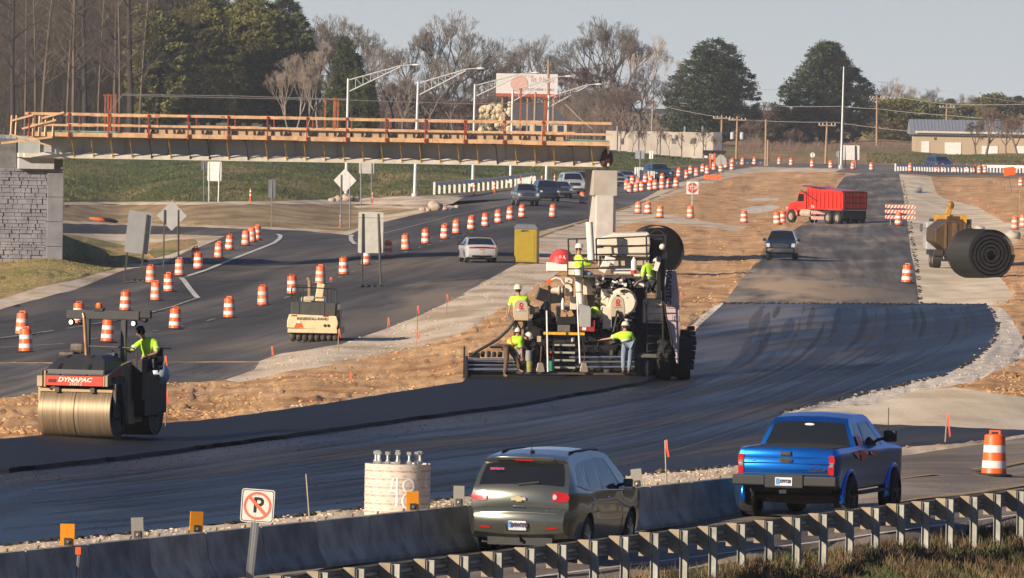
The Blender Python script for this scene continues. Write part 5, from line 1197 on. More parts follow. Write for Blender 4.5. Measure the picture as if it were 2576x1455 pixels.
# ------------------------------------------------------------------ far buildings and billboard
def building(name, lab, s): return thing(name, lab, 'building', at(*s))
o = thing('billboard', 'white billboard with a faded round picture above the bridge railing', 'billboard', G(1325, 430)); s = 17.5
BB = mat('billboard_white', (.70, .66, .65), .6, var=.05); b = MB(); pb(b, s, 1248, 186, 1403, 238, 0, .3, -ROLL*0); local(b, o).obj('board', BB, o)
b = MB(); pb(b, s, 1248, 236, 1403, 244, -.1, .4); local(b, o).obj('lower_trim', mat('trim_red', (.42, .10, .06), .6), o)
b = MB(); c = at(1306, 211, s)-Vector(o.location); b.prism([(c.x+1.25*math.cos(R(15*i)), c.z+1.25*math.sin(R(15*i))) for i in range(24)], c.y-.06, c.y-.01, 'y'); b.obj('round_picture', mat('faded_coral', (.64, .40, .34), .6), o)
for x in (1262, 1325, 1390): b = MB(); pb(b, s, x-2, 240, x+2, 430, .3, .3); local(b, o).obj('support_post', POLEW, o)
c = at(1365, 205, s)-Vector(o.location); text('lettering', 'lit Naps', 1.2, mat('faded_red', (.6, .3, .27), .6), o, (c.x, c.y-.04, c.z+.2), (R(90), 0, 0), sx=.9)
c = at(1360, 226, s)-Vector(o.location); text('lettering', 'EXIT HERE 1 MILE', .5, mat('faded_ink', (.4, .33, .33), .6), o, (c.x, c.y-.04, c.z), (R(90), 0, 0))
c = at(1325, 193, s)-Vector(o.location); text('lettering', 'VISIT THE', .45, mat('faded_ink', (.4, .33, .33), .6), o, (c.x, c.y-.04, c.z), (R(90), 0, 0))
# cream house under the billboard
s = 17.2; o = thing('cream_house', 'cream house with a dark hipped roof and blue windows behind the bridge', 'house', G(1325, 400)); CR = mat('cream_wall', (.66, .54, .36), .8); DR = mat('dark_roof', (.08, .08, .095), .8); WN = mat('blue_window', (.03, .05, .10), .2)
b = MB(); pb(b, s, 1268, 306, 1425, 395, 0, 8); local(b, o).obj('wall', CR, o)
b = MB(); p0 = at(1258, 306, s)-Vector(o.location); p1 = at(1432, 309, s)-Vector(o.location); h = 2.6
b.add([(p0.x, p0.y-.6, p0.z), (p1.x, p0.y-.6, p0.z), (p1.x, p0.y+9, p0.z), (p0.x, p0.y+9, p0.z), (p0.x+2.5, p0.y+4, p0.z+h), (p1.x-2.5, p0.y+4, p0.z+h)], [(0, 1, 5, 4), (1, 2, 5), (2, 3, 4, 5), (3, 0, 4), (3, 2, 1, 0)]); b.obj('roof', DR, o)
for x0, x1 in ((1281, 1297), (1312, 1332), (1345, 1362), (1372, 1392), (1402, 1418)): b = MB(); pb(b, s, x0, 316, x1, 336, -.05, .1); local(b, o).obj('window', WN, o)
# pale rocky mound left of it
b = MB(); rn = random.Random(4)
for i in range(170): q = at(1208+rn.random()*75, 262+rn.random()*30+rn.random()*50, 17.4); b.ball(q+Vector((0, rn.uniform(0, 2), 0)), rn.uniform(.25, .6), 7, 5, (rn.random(), 0, 0))
o = b.obj('pampas_bank', mat('straw', (.60, .50, .34), .9, var=.2)); tag(o, 'pale straw coloured shrub bank left of the cream house', 'shrub', kind='stuff')
# white wall building
s = 17.9; o = thing('white_building', 'long low whitewashed building behind saplings right of the bridge', 'building', at(1670, 390, s))
b = MB(); rn = random.Random(8)
for i in range(10):
    x0 = 1525+i*27; y0 = 330+i*.4+rn.uniform(-.6, .6); pb(b, s, x0, y0, x0+27, 372+i*2.6+6, i % 2*.12, 5)
local(b, o).obj('wall', mat('whitewash', (.55, .49, .42), .85, var=.2, vs=.35), o)
for x in (1550, 1588, 1720, 1765): b = MB(); pb(b, s, x, 318, x+4, 332, 1, .5); local(b, o).obj('roof_vent', STEEL, o)
for x0, x1 in ((1560, 1566), (1690, 1700), (1738, 1750)): b = MB(); pb(b, s, x0, 348, x1, 362, -.06, .1); local(b, o).obj('window', mat('dim_window', (.2, .2, .2), .5), o)
b = MB(); pb(b, s, 1794, 333, 1816, 385, -.1, 3); local(b, o).obj('dark_annex', mat('annex', (.13, .13, .16), .8), o)
# tan building at right
s = 15.9; o = thing('tan_building', 'long tan metal building with a blue grey roof at the right edge', 'building', at(2460, 400, s)); TAN = mat('tan_siding', (.46, .36, .25), .8, var=.08)
b = MB(); pb(b, s, 2302, 337, 2720, 408, 0, 12); local(b, o).obj('wall', TAN, o)
b = MB(); q0 = at(2300, 337, s)-Vector(o.location); q1 = at(2730, 344, s)-Vector(o.location); zz = 2.3
b.add([(q0.x-.6, q0.y-.6, q0.z-.1), (q1.x, q0.y-.6, q0.z-.1), (q1.x, q0.y+7, q0.z+zz), (q0.x-.6, q0.y+7, q0.z+zz), (q0.x-.6, q0.y+13, q0.z), (q1.x, q0.y+13, q0.z)], [(0, 1, 2, 3), (3, 2, 5, 4), (0, 3, 4)]); b.obj('roof', mat('roof_blue_grey', (.30, .33, .38), .5, .3), o)
b = MB()
for i in range(60): x = q0.x+i*.55; b.beam((x, q0.y-.62, q0.z-.06), (x, q0.y+7, q0.z+zz+.04), .06, .05)
b.obj('roof_seams', mat('roof_seam', (.42, .44, .47), .5), o)
b = MB(); pb(b, s, 2302, 333, 2720, 338, -.7, .2); local(b, o).obj('gutter', mat('cream_trim', (.62, .56, .45), .6), o)
for x0, y0, x1, y1, m_ in ((2318,356,2338,384,WHITEM), (2377,359,2418,392,WHITEM), (2470,368,2510,400,WHITEM), (2555,368,2600,400,WHITEM), (2350,346,2356,352,DKPOST)): b = MB(); pb(b, s, x0, y0, x1, y1, -.08, .1); local(b, o).obj('door' if m_ is WHITEM else 'wall_lamp', m_, o)
# ------------------------------------------------------------------ road vehicles
GLASS = mat('tinted_glass', (.012, .014, .016), .06, var=.0, spec=.7, coat=.3); CHROME = mat('chrome', (.75, .76, .78), .15, 1.0, var=.05)
TYRE = mat('tyre', (.02, .02, .02), .85, var=.25, vs=10, bump=.3); RIM = mat('rim', (.45, .46, .47), .35, .8); RIMD = mat('dark_rim', (.04, .04, .045), .4, .5)
LAMPR = mat('tail_lamp_red', (.42, .012, .012), .15, var=.15, vs=9, coat=.6); LAMPW = mat('lamp_clear', (.72, .72, .72), .12, .3, coat=.6); TRIM = mat('dark_trim', (.022, .022, .024), .55)
PLATE = mat('number_plate', (.62, .66, .72), .5, var=.12, vs=6)
def wheel(parent, x, y, r, wd, rimm, rr=.62):
    s_ = 1 if x > 0 else -1; b = MB()
    b.lathe([(r*rr, -wd/2), (r*.9, -wd/2), (r*.985, -wd*.38), (r, -wd*.2), (r, wd*.2), (r*.985, wd*.38), (r*.9, wd/2), (r*rr, wd/2)], 28, (x, y, r), 'x', cap=False)
    for i in range(28): t = 2*math.pi*i/28; b.box((x, y+r*.995*math.cos(t), r+r*.995*math.sin(t)), (wd*.8, .03*r/.4, .012), (t+math.pi/2, 0, 0))
    o = b.obj('wheel', TYRE, parent, smooth=40); b = MB(); xo = x+s_*wd*.34
    b.lathe([(r*rr, x+s_*wd*.45), (r*rr*.93, x+s_*wd*.30), (r*.2, x+s_*wd*.22), (.01, x+s_*wd*.24)], 20, (0, y, r), 'x', cap=False)
    for i in range(5):
        t = 2*math.pi*i/5+.3; b.beam((xo, y+.05*math.cos(t), r+.05*math.sin(t)), (xo, y+r*rr*.95*math.cos(t), r+r*rr*.95*math.sin(t)), r*.2, .04)
    b.lathe([(.06, xo-.03), (.05, xo+s_*.04), (.01, xo+s_*.05)], 10, (0, y, r), 'x'); b.obj('rim', rimm, o, smooth=40); return o
class Car: pass
def vehicle(name, label, cat, loc, rz, sp, paint, group=None, hidef=True):
    o = thing(name, label, cat, loc, rz, group); c = Car(); c.o = o; up = sp['up']; w0 = sp['w']; c.L0 = min(p[0] for p in up); c.L1 = max(p[0] for p in up)
    belt, tk, rr, rd = sp['belt'], sp.get('tk', .28), sp.get('rr', .45), sp.get('rd', .13)
    def W(y, z):
        w_ = w0-(.035*((sp['belt']-.25-z)/.5)**2 if z < sp['belt']-.25 else 0)
        if z > belt: w_ -= .02+tk*(z-belt)+.12*(z-belt)**2
        for e in ((c.L0+rr-y)/rr, (y-(c.L1-rr*1.4))/(rr*1.4)):
            if e > 0: w_ -= rd*min(e, 1.1)**2.3
        if sp.get('swell') and z < belt:
            for wy, r in sp['wheels']: w_ += .03*math.exp(-((y-wy)/.55)**2)*max(0, 1-abs(z-.75)/.6)
        return w_
    c.W = W; st_ = .12 if hidef else .3
    pts_, tags = [], []
    for (p, q) in zip(up[:-1], up[1:]):
        L = math.hypot(q[0]-p[0], q[1]-p[1]); k = max(1, int(round(L/st_)))
        for i in range(k): pts_.append((p[0]+(q[0]-p[0])*i/k, p[1]+(q[1]-p[1])*i/k)); tags.append(p[2] if len(p) > 2 else 'b')
    pts_.append(up[-1][:2]); nu_ = len(pts_)
    sill = sp['sill']; un = []
    for wy, r in sorted(sp['wheels'], reverse=True):
        ra = r*sp.get('arch', 1.16); zc = r; a0 = math.asin(max(-1, (sill-zc)/ra))
        un.append((wy+ra*math.cos(a0), sill))
        for i in range(1, 12): a = a0+(math.pi-2*a0)*i/12; un.append((wy+ra*math.cos(a), zc+ra*math.sin(a)))
        un.append((wy-ra*math.cos(a0), sill))
    outl = pts_+un
    # side panels
    vs = [Vector(p) for p in outl]; n = len(vs); ed = [(i, (i+1) % n) for i in range(n)]
    for wn in sp['win']:
        k = len(vs); m_ = len(wn); vs += [Vector(p) for p in wn]; ed += [(k+i, k+(i+1) % m_) for i in range(m_)]
    def inside(p, pl):
        r_ = False
        for a, b in zip(pl, pl[1:]+pl[:1]):
            if (a[1] > p[1]) != (b[1] > p[1]) and p[0] < (b[0]-a[0])*(p[1]-a[1])/(b[1]-a[1])+a[0]: r_ = not r_
        return r_
    y = c.L0+.1
    while y < c.L1:
        z = sill+.07
        while z < max(p[1] for p in up):
            if inside((y, z), outl): vs.append(Vector((y, z)))
            z += st_
        y += st_
    co, _, fa, _, _, _ = delaunay_2d_cdt(vs, ed, [], 0, 1e-4)
    body, gl, dark = MB(), MB(), MB()
    for sg in (-1, 1):
        P = [(sg*W(p.x, p.y), p.x, p.y) for p in co]; FB, FG = [], []
        for f in fa:
            ce = (sum(co[i].x for i in f)/len(f), sum(co[i].y for i in f)/len(f))
            if not inside(ce, outl): continue
            ff = tuple(f) if sg > 0 else tuple(reversed(f))
            (FG if any(inside(ce, w_) for w_ in sp['win']) else FB).append(ff)
        body.add(P, FB); gl.add([(x*(1-.006), y_, z_) for x, y_, z_ in P], FG)
    # strip across
    us = [-1, -.9, -.6, -.25, .25, .6, .9, 1]; B_ = {'rear': sp.get('br', .09), 'top': sp.get('bt', .05)}
    def strip_pt(i, u):
        p = pts_[i]; a = pts_[max(0, i-1)]; b = pts_[min(nu_-1, i+1)]; d = Vector((b[0]-a[0], b[1]-a[1])).normalized(); nrm = Vector((-d.y, d.x))
        k = (1-u*u); g = B_['rear']*abs(nrm.x)**2+B_['top']*abs(nrm.y)**2
        if tags[min(i, len(tags)-1)] == 't': g = 0
        return (u*W(*p), p[0]+nrm.x*g*k, p[1]+nrm.y*g*k)
    c.strip_pt = strip_pt; c.pts = pts_
    S = [[strip_pt(i, u) for u in us] for i in range(nu_)]; flat = [v_ for r_ in S for v_ in r_]; m_ = len(us); FB, FG, FD = [], [], []
    for i in range(nu_-1):
        for j in range(m_-1):
            f = (i*m_+j, i*m_+j+1, (i+1)*m_+j+1, (i+1)*m_+j); t = tags[i]
            if t == 'g' and 0 < j < m_-2: FG.append(f)
            elif t == 't' and 0 < j < m_-2: FD.append(f)
            else: FB.append(f)
    body.add(flat, FB); gl.add(flat, FG)
    if FD: dark.add([(x, y_, z_+.004) for x, y_, z_ in flat], FD)
    U = [pts_[-1]]+un+[pts_[0]]; dk = MB()
    dk.add([v_ for p in U for v_ in ((-W(*p), p[0], p[1]), (W(*p), p[0], p[1]))], [(2*i, 2*i+1, 2*i+3, 2*i+2) for i in range(len(U)-1)])
    dk.b2(-w0*.8, w0*.8, c.L0+.4, c.L1-.4, sill-.06, sill+.05)
    bo = body.obj('body', paint, o, smooth=38)
    bm = bmesh.new(); bm.from_mesh(bo.data); bmesh.ops.remove_doubles(bm, verts=bm.verts, dist=.002); bmesh.ops.delete(bm, geom=[v_ for v_ in bm.verts if not v_.link_faces], context='VERTS'); bmesh.ops.recalc_face_normals(bm, faces=bm.faces); bm.to_mesh(bo.data); bm.free(); bo.data.shade_smooth(); bo.data.set_sharp_from_angle(angle=R(38))
    wo_ = gl.obj('windows', GLASS, o, smooth=38, fix=True); bm = bmesh.new(); bm.from_mesh(wo_.data); bmesh.ops.remove_doubles(bm, verts=bm.verts, dist=.004); bmesh.ops.delete(bm, geom=[v_ for v_ in bm.verts if not v_.link_faces], context='VERTS'); bm.to_mesh(wo_.data); bm.free(); dk.obj('underbody', TRIM, o)
    if FD: dark.obj('bed_cover', mat('soft_cover', (.02, .02, .02), .8), o)
    # door seams
    for ys in sp.get('seams', []):
        for sg in (-1, 1):
            if not hidef and sg < 0: continue
            b = MB(); ps = [(sg*(W(y_, z_)+.002), y_, z_) for y_, z_ in ys]; b.path(ps, .006, 4); b.obj('door_seam', TRIM, o)
    for wy, r in sp['wheels']:
        for sg in (-1, 1): wheel(o, sg*(w0-.13+sp.get('track', 0)), wy, r, sp.get('tw', .24), sp.get('rim', RIM))
    return c
def patch(c, name, m, u0, u1, z0, z1, off=.012, end=0, rnd_=.25, parent=None, slant=0, nu=10, nv=6):
    """a piece that follows the tail (end=0) or nose (end=1) of the vehicle"""
    ps = c.pts; half = [i for i in range(len(ps)) if (ps[i][0] < 0) == (end == 0)]
    def PT(u, z, of):
        best = None
        for i in half[:-1] if end == 0 else half[:-1]:
            a, b = ps[i], ps[i+1]
            if (a[1]-z)*(b[1]-z) <= 0 and a[1] != b[1]:
                t = (z-a[1])/(b[1]-a[1]); p = Vector(c.strip_pt(i, u)).lerp(Vector(c.strip_pt(i+1, u)), t); best = p
                if end == 0: break
        if best is None: best = Vector(c.strip_pt(half[0] if end == 0 else half[-1], u)); best.z = z
        d = Vector((u*.35*abs(u)**3, -1 if end == 0 else 1, .15)).normalized(); return best+d*of
    V, F = [], []
    for lay, of in ((0, off), (1, -.02)):
        for j in range(nv+1):
            for i in range(nu+1):
                a, b = -1+2*i/nu, -1+2*j/nv; k = rnd_
                a2 = a*((1-k)+k*math.sqrt(max(0, 1-b*b/2*1.0))) if k < .9 else a*math.sqrt(1-b*b/2); b2_ = b*((1-k)+k*math.sqrt(1-a*a/2)) if k < .9 else b*math.sqrt(1-a*a/2)
                V.append(tuple(PT((u0+u1)/2+a2*(u1-u0)/2, (z0+z1)/2+b2_*(z1-z0)/2+slant*a, of)))
    n1 = nu+1; N_ = n1*(nv+1)
    F += [(j*n1+i, j*n1+i+1, (j+1)*n1+i+1, (j+1)*n1+i) for j in range(nv) for i in range(nu)]
    rim_ = [i for i in range(n1)]+[j*n1+nu for j in range(1, nv+1)]+[nv*n1+i for i in range(nu-1, -1, -1)]+[j*n1 for j in range(nv-1, 0, -1)]
    F += [(a, b, b+N_, a+N_) for a, b in zip(rim_, rim_[1:]+rim_[:1])]
    b = MB(); b.add(V, F); return b.obj(name, m, parent or c.o, smooth=50)
def mirror(c, y, z, m, big=1.0):
    for sg in (-1, 1):
        x = c.W(y, z)*sg; b = MB(); b.beam((x-sg*.05, y, z), (x+sg*.10*big, y-.02, z+.03), .05, .06); b.box((x+sg*.15*big, y, z+.05*big), (.17*big, .10, .15*big)); b.obj('mirror', m, c.o, bevel=.03)
def handles(c, ys, z, m):
    for y in ys:
        for sg in (-1, 1): x = c.W(y, z)*sg; b = MB(); b.ball((x+sg*.012, y, z), (.022, .085, .022), 8, 6); b.obj('door_handle', m, c.o, smooth=60)
SUVP = dict(w=.99, belt=1.16, tk=.30, rr=.5, rd=.16, br=.10, bt=.05, sill=.30, swell=1, up=[(-2.40,.36),(-2.56,.46),(-2.60,.62),(-2.58,.80),(-2.50,.88),(-2.50,1.0),(-2.47,1.18),(-2.42,1.27,'g'),(-2.14,1.68),(-2.20,1.74),(-1.95,1.79),(-1.2,1.85),(-.2,1.86),(.45,1.80),(.6,1.76,'g'),(1.42,1.22),(1.55,1.17),(2.1,1.07),(2.45,.93),(2.58,.74),(2.6,.45),(2.5,.30)],
    wheels=[(-1.45,.37),(1.55,.37)], win=[[(-2.02,1.31),(-1.42,1.21),(-1.30,1.69),(-1.62,1.67),(-1.85,1.58)],[(-1.36,1.20),(-.42,1.17),(-.36,1.74),(-1.22,1.70)],[(-.36,1.165),(.92,1.14),(.55,1.48),(.28,1.70),(-.30,1.74)]],
    seams=[[(-1.36,1.2),(-1.30,.95),(-1.0,.5),(-.95,.34)],[(-.39,1.17),(-.40,.34)],[(.98,1.14),(.95,.6),(.9,.34)]])
SGREEN = mat('metallic_green_grey', (.17, .18, .155), .24, .75, var=.03, coat=.8)
ar = R(15.5); hd = Vector((math.sin(ar), math.cos(ar), 0))
c = vehicle('suv', 'dark green grey SUV with red tail lamps on the near road beside the barrier', 'car', G(1303, 1403)+hd*2.6, -ar, SUVP, SGREEN)
for sg in (-1, 1):
    patch(c, 'tail_lamp', LAMPR, .66*sg, 1.0*sg, 1.0, 1.17, .022, rnd_=.5); patch(c, 'reverse_lamp', LAMPW, .68*sg, .76*sg, 1.04, 1.13, .032, rnd_=.95)
    patch(c, 'bumper_reflector', LAMPR, .62*sg, .88*sg, .53, .56, .014, rnd_=.3)
    b = MB(); b.path([(sg*.62, y, 1.875-.02*((y+.6)/1.0)**2) for y in (-1.6, -1.2, -.6, 0, .4)], .022, 8); b.obj('roof_rail', TRIM, c.o)
patch(c, 'rear_spoiler', SGREEN, -.72, .72, 1.70, 1.75, .07, rnd_=.2); patch(c, 'high_brake_lamp', LAMPR, -.22, .22, 1.695, 1.71, .08, rnd_=.2)
patch(c, 'plate_recess', TRIM, -.27, .27, .50, .68, .004, rnd_=.2); pp = patch(c, 'number_plate', PLATE, -.20, .20, .52, .66, .02, rnd_=.05)
def rear_text(c, s_, size, m, u, z, sx=1.0, off=.045, rot=0, name='lettering', italic=0, bold=0):
    ps = c.pts; y = min(p[0] for p in ps if abs(p[1]-z) < .15)-.09*(1-u*u)
    return text(name, s_, size, m, c.o, (u*c.W(-2.3, z), y-off, z), (R(90), 0, 0), sx=sx, italic=italic, bold=bold)
PINK = mat('pink_marker', (.85, .12, .38), .6); GOLD = mat('gold_badge', (.75, .62, .36), .3, .6)
yy = [p[0] for p in c.pts if abs(p[1]-.6) < .1][0]
text('lettering', 'WIW393', .10, mat('plate_ink', (.04, .04, .08), .6), c.o, (.04, yy-.125, .59), (R(90), 0, 0), sx=.85, bold=.004)
b = MB(); b.box((-.13, yy-.117, .60), (.07, .004, .10)); b.obj('plate_emblem', mat('plate_blue', (.08, .25, .55), .6), c.o)
b = MB(); b.prism([(-.14, -.025), (-.05, -.025), (-.04, -.045), (.06, -.045), (.05, -.02), (.14, -.02), (.12, .03), (.04, .03), (.03, .05), (-.06, .05), (-.05, .03), (-.14, .03)], -2.635, -2.60, 'y')
eb = b.obj('emblem', GOLD, c.o); eb.location = (0, .0, 1.05)
patch(c, 'tailgate_handle', CHROME, -.14, .14, .86, .885, .03, rnd_=.3); patch(c, 'crease_line', mat('crease', (.20, .21, .19), .25, .5), -.85, .85, .775, .785, .012, rnd_=0)
text('lettering', 'TRAVERSE LT', .045, CHROME, c.o, (.62, -2.58, .84), (R(90), 0, R(12)), bold=.002)
text('lettering', 'seniors', .09, PINK, c.o, (-.46, -2.42, 1.58), (R(58), 0, 0), bold=0)
b = MB(); b.ball((-.80, -2.51, .78), (.05, .01, .03), 10, 6); b.obj('round_sticker', mat('sticker', (.8, .55, .5), .6), c.o)
b = MB(); b.beam((-.05, -2.53, 1.31), (.34, -2.50, 1.36), .02, .03); b.obj('wiper', TRIM, c.o); b = MB(); b.tube((0, -1.75, 1.85), (0, -1.85, 2.05), .008, n=5); b.ball((0, -1.75, 1.87), (.05, .08, .03), 8, 5); b.obj('roof_aerial', TRIM, c.o)
b = MB(); b.path([(sg_*(c.W(y, z)+.004), y, z) for sg_ in (1,) for y, z in ((-2.05, 1.29), (-1.42, 1.19), (.95, 1.125))], .011, 5); b.obj('window_trim', CHROME, c.o)
mirror(c, .85, 1.20, mat('dark_mirror', (.03, .035, .04), .25, coat=.5)); handles(c, (-1.15, -.15), 1.02, CHROME); b = MB(); b.b2(-.6, .6, -2.5, -2.2, .22, .36); b.tube((.0, -2.62, .33), (0, -2.4, .33), .035, n=8); b.obj('tow_hitch', TRIM, c.o)

PKP = dict(w=1.02, belt=1.30, tk=.34, rr=.35, rd=.07, br=.05, bt=.04, sill=.62, arch=1.13, track=.06, tw=.30, rim=RIMD, up=[(-2.86,.74),(-2.90,.80),(-2.90,1.12),(-2.88,1.16),(-2.88,1.34),(-2.84,1.42),(-2.74,1.43,'t'),(-1.16,1.43,'g'),(-.98,1.87),(-.86,1.95),(-.2,2.02),(.5,2.01),(.72,1.96,'g'),(1.42,1.46),(1.55,1.42),(2.5,1.34),(2.80,1.22),(2.90,.95),(2.88,.72),(2.75,.62)],
    wheels=[(-1.82,.44),(1.90,.44)], win=[[(-1.00,1.46),(-.30,1.44),(-.28,1.86),(-.82,1.84)],[(-.22,1.44),(1.05,1.40),(.85,1.58),(.52,1.86),(-.2,1.87)]],
    seams=[[(-1.08,1.40),(-1.08,.66)],[(-.26,1.44),(-.26,.66)],[(1.12,1.40),(1.10,.66)]])
BLUE = mat('metallic_blue', (.010, .17, .62), .20, .85, var=.03, coat=.3, spec=.4)
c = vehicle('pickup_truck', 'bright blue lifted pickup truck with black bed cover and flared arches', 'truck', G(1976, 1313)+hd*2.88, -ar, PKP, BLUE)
for sg in (-1, 1):
    patch(c, 'tail_lamp', LAMPR, .885*sg, 1.0*sg, .92, 1.30, .02, rnd_=.15); patch(c, 'reverse_lamp', mat('smoked_lamp', (.25, .2, .2), .15), .90*sg, .98*sg, 1.07, 1.16, .028, rnd_=.1)
    for wy, r in PKP['wheels']: b = MB(); b.torus((sg*.99, wy, r), r*1.22, .065, 'x', 20, 8, R(-8), R(188)); b.obj('fender_flare', BLUE, c.o, smooth=60)
    b = MB(); b.b2(sg*1.0-.1, sg*1.0+.1, -1.2, 1.25, .50, .55); b.obj('running_board', TRIM, c.o)
    x0, x1 = (.38, 1.04) if sg > 0 else (-1.04, -.38)
    b = MB(); b.b2(x0, x1, -3.06, -2.84, .70, .90); b.obj('bumper_end', TRIM, c.o, bevel=.03)
b = MB(); b.b2(-.385, .385, -3.08, -2.84, .66, .92); b.obj('bumper_step', mat('bumper_black', (.02, .02, .021), .6), c.o, bevel=.02)
b = MB(); b.b2(-.87, .87, -2.955, -2.93, 1.135, 1.15); b.obj('tailgate_crease', mat('crease_blue', (.01, .06, .25), .3, .5), c.o)
b = MB(); b.b2(-.85, .85, -2.95, -2.90, .925, .94); b.obj('tailgate_gap', TRIM, c.o)
b = MB(); b.b2(-.11, .11, -2.965, -2.92, 1.28, 1.37); b.obj('tailgate_handle', TRIM, c.o, bevel=.015); b = MB(); b.b2(-.07, .07, -2.975, -2.96, 1.315, 1.34); b.obj('handle_grip', CHROME, c.o)
b = MB(); b.prism([(.135*math.cos(R(18*i)), 1.20+.055*math.sin(R(18*i))) for i in range(20)], -2.965, -2.94, 'y'); ov = b.obj('oval_badge', CHROME, c.o)
b = MB(); b.prism([(.12*math.cos(R(18*i)), 1.20+.044*math.sin(R(18*i))) for i in range(20)], -2.97, -2.96, 'y'); b.obj('badge_face', TRIM, ov); text('lettering', 'Ford', .085, CHROME, ov, (0, -2.972, 1.20), (R(90), 0, 0), italic=.3)
text('lettering', 'F-150', .055, CHROME, c.o, (-.72, -2.955, 1.21), (R(90), 0, 0), sx=1.3, bold=.002); text('lettering', 'CUSTOM', .085, CHROME, c.o, (.62, -2.95, 1.01), (R(90), 0, 0), bold=.005); text('lettering', 'rocky ridge', .035, CHROME, c.o, (.60, -2.95, 1.065), (R(90), 0, 0), sx=1.4)
b = MB(); b.b2(-.17, .17, -3.10, -3.07, .71, .87); b.obj('number_plate', PLATE, c.o); text('lettering', 'XPP730', .095, mat('plate_ink', (.04, .04, .08), .6), c.o, (.03, -3.105, .79), (R(90), 0, 0), sx=.75, bold=.004)
b = MB(); b.b2(-.155, -.085, -3.104, -3.10, .73, .85); b.obj('plate_emblem', mat('plate_blue', (.08, .25, .55), .6), c.o)
b = MB(); b.b2(-.07, .07, -3.16, -2.9, .56, .63); b.obj('tow_hitch', CHROME, c.o); b = MB(); b.lathe([(.14, -.8), (.17, -.1), (.17, .1), (.14, .8)], 12, (0, -1.82, .48), 'x'); b.beam((-.9, -1.82, .48), (.9, -1.82, .48), .1, .1); b.obj('rear_axle', TRIM, c.o)
for q_ in ([(-1.60, 1.34), (-1.12, 1.36), (-1.12, 1.18), (-1.36, 1.24)], [(-1.02, 1.36), (-.30, 1.36), (-.42, 1.26), (-.92, 1.12)], [(-.2, 1.34), (.45, 1.28), (.2, 1.22), (-.2, 1.26)], [(-.98, 1.45), (-.50, 1.46), (-.62, 1.62), (-.95, 1.66)]):  # red reflections on the pickup side, painted on as flat shapes
    b = MB(); b.add([(c.W(y_, z_)+.03, y_, z_) for y_, z_ in q_], [tuple(range(len(q_)))]); b.obj('painted_reflection', mat('reflection_red', (.95, .07, .02), .35), c.o, fix=False)
b = MB(); b.b2(-.24, .24, -.93, -.90, 1.91, 1.95); b.obj('cab_lamp', GLASS, c.o); b = MB(); b.ball((0, -1.03, 1.83), (.12, .02, .035), 12, 6); b.obj('oval_sticker', mat('sticker_white', (.7, .7, .66), .6), c.o)
mirror(c, 1.0, 1.50, TRIM, 1.5); handles(c, (-.95, .0), 1.25, BLUE); b = MB(); b.tube((.95, 1.65, 1.38), (.97, 1.6, 2.12), .009, n=5); b.obj('aerial', TRIM, c.o)
# sedan
SEP = dict(w=.95, belt=.98, tk=.42, rr=.5, rd=.16, br=.10, bt=.04, sill=.26, swell=1, up=[(-2.40,.34),(-2.50,.45),(-2.52,.78),(-2.46,.96),(-2.38,1.04),(-1.85,1.06,'g'),(-1.10,1.40),(-.6,1.47),(.1,1.47),(.35,1.42,'g'),(1.15,1.04),(1.3,.99),(2.1,.90),(2.42,.72),(2.50,.45),(2.4,.28)],
    wheels=[(-1.5,.35),(1.55,.35)], win=[[(-1.45,1.04),(-.55,1.01),(-.5,1.38),(-.95,1.34)],[(-.5,1.0),(.75,.98),(.2,1.36),(-.45,1.39)]], seams=[[(-.55,1.0),(-.5,.3)],[(.75,.98),(.8,.3)]])
WHP = mat('white_paint_car', (.46, .47, .48), .3, var=.03, coat=.6)
a2 = R(-6); c = vehicle('police_car', 'white police sedan with light bar parked beside the yellow toilet', 'police car', G(1212, 662)+Vector((math.sin(a2), math.cos(a2), 0))*2.5, -a2, SEP, WHP)
patch(c, 'tail_lamp_strip', LAMPR, -.96, .96, .84, .93, .02, rnd_=.3); patch(c, 'lamp_strip_inner', TRIM, -.55, .55, .86, .91, .028, rnd_=.3); patch(c, 'number_plate', mat('plate_yellow', (.6, .45, .12), .5), -.13, .13, .60, .70, .02, rnd_=.05); patch(c, 'lower_valance', TRIM, -.75, .75, .36, .48, .012, rnd_=.3)
b = MB(); b.b2(-.58, .58, -.35, -.12, 1.49, 1.57); b.obj('light_bar', TRIM, c.o, bevel=.02); mirror(c, .75, 1.02, TRIM, 1.2)
b = MB(); b.tube((-.9, .6, 1.0), (-.98, .5, 1.22), .02, n=6); b.ball((-.98, .5, 1.28), .1, 8, 6); b.obj('spot_lamp', TRIM, c.o); text('lettering', 'POLICE', .10, mat('dim_ink', (.25, .25, .25), .5), c.o, (0, -2.63, .79), (R(90), 0, 0))
# vehicles that face the camera
def front_kit(c, wide=.8, zg=(.72, .98), zl=(.85, .98), zb=(.40, .58), glow=False, chrome=CHROME):
    patch(c, 'grille', TRIM, -wide*.72, wide*.72, zg[0], zg[1], .015, end=1, rnd_=.2); patch(c, 'grille_bar', chrome, -wide*.72, wide*.72, (zg[0]+zg[1])/2-.02, (zg[0]+zg[1])/2+.03, .03, end=1, rnd_=.1)
    patch(c, 'front_bumper', chrome, -.92, .92, zb[0], zb[1], .05, end=1, rnd_=.2)
    for sg in (-1, 1): patch(c, 'headlight', LAMPW, sg*.74, sg*.98, zl[0], zl[1], .02, end=1, rnd_=.3)
DBLUE = mat('navy_paint', (.02, .03, .055), .25, .3, var=.03, coat=.8)
PK2 = dict(PKP); PK2.update(sill=.45, rim=RIM, track=-.02, tw=.26, arch=1.2, wheels=[(-1.82,.38),(1.90,.38)], up=[(y, z-.14, *r_) for y, z, *r_ in PKP['up']], win=[[(y, z-.14) for y, z in w_] for w_ in PKP['win']], belt=1.16, seams=[])
PK2['w'] = .98
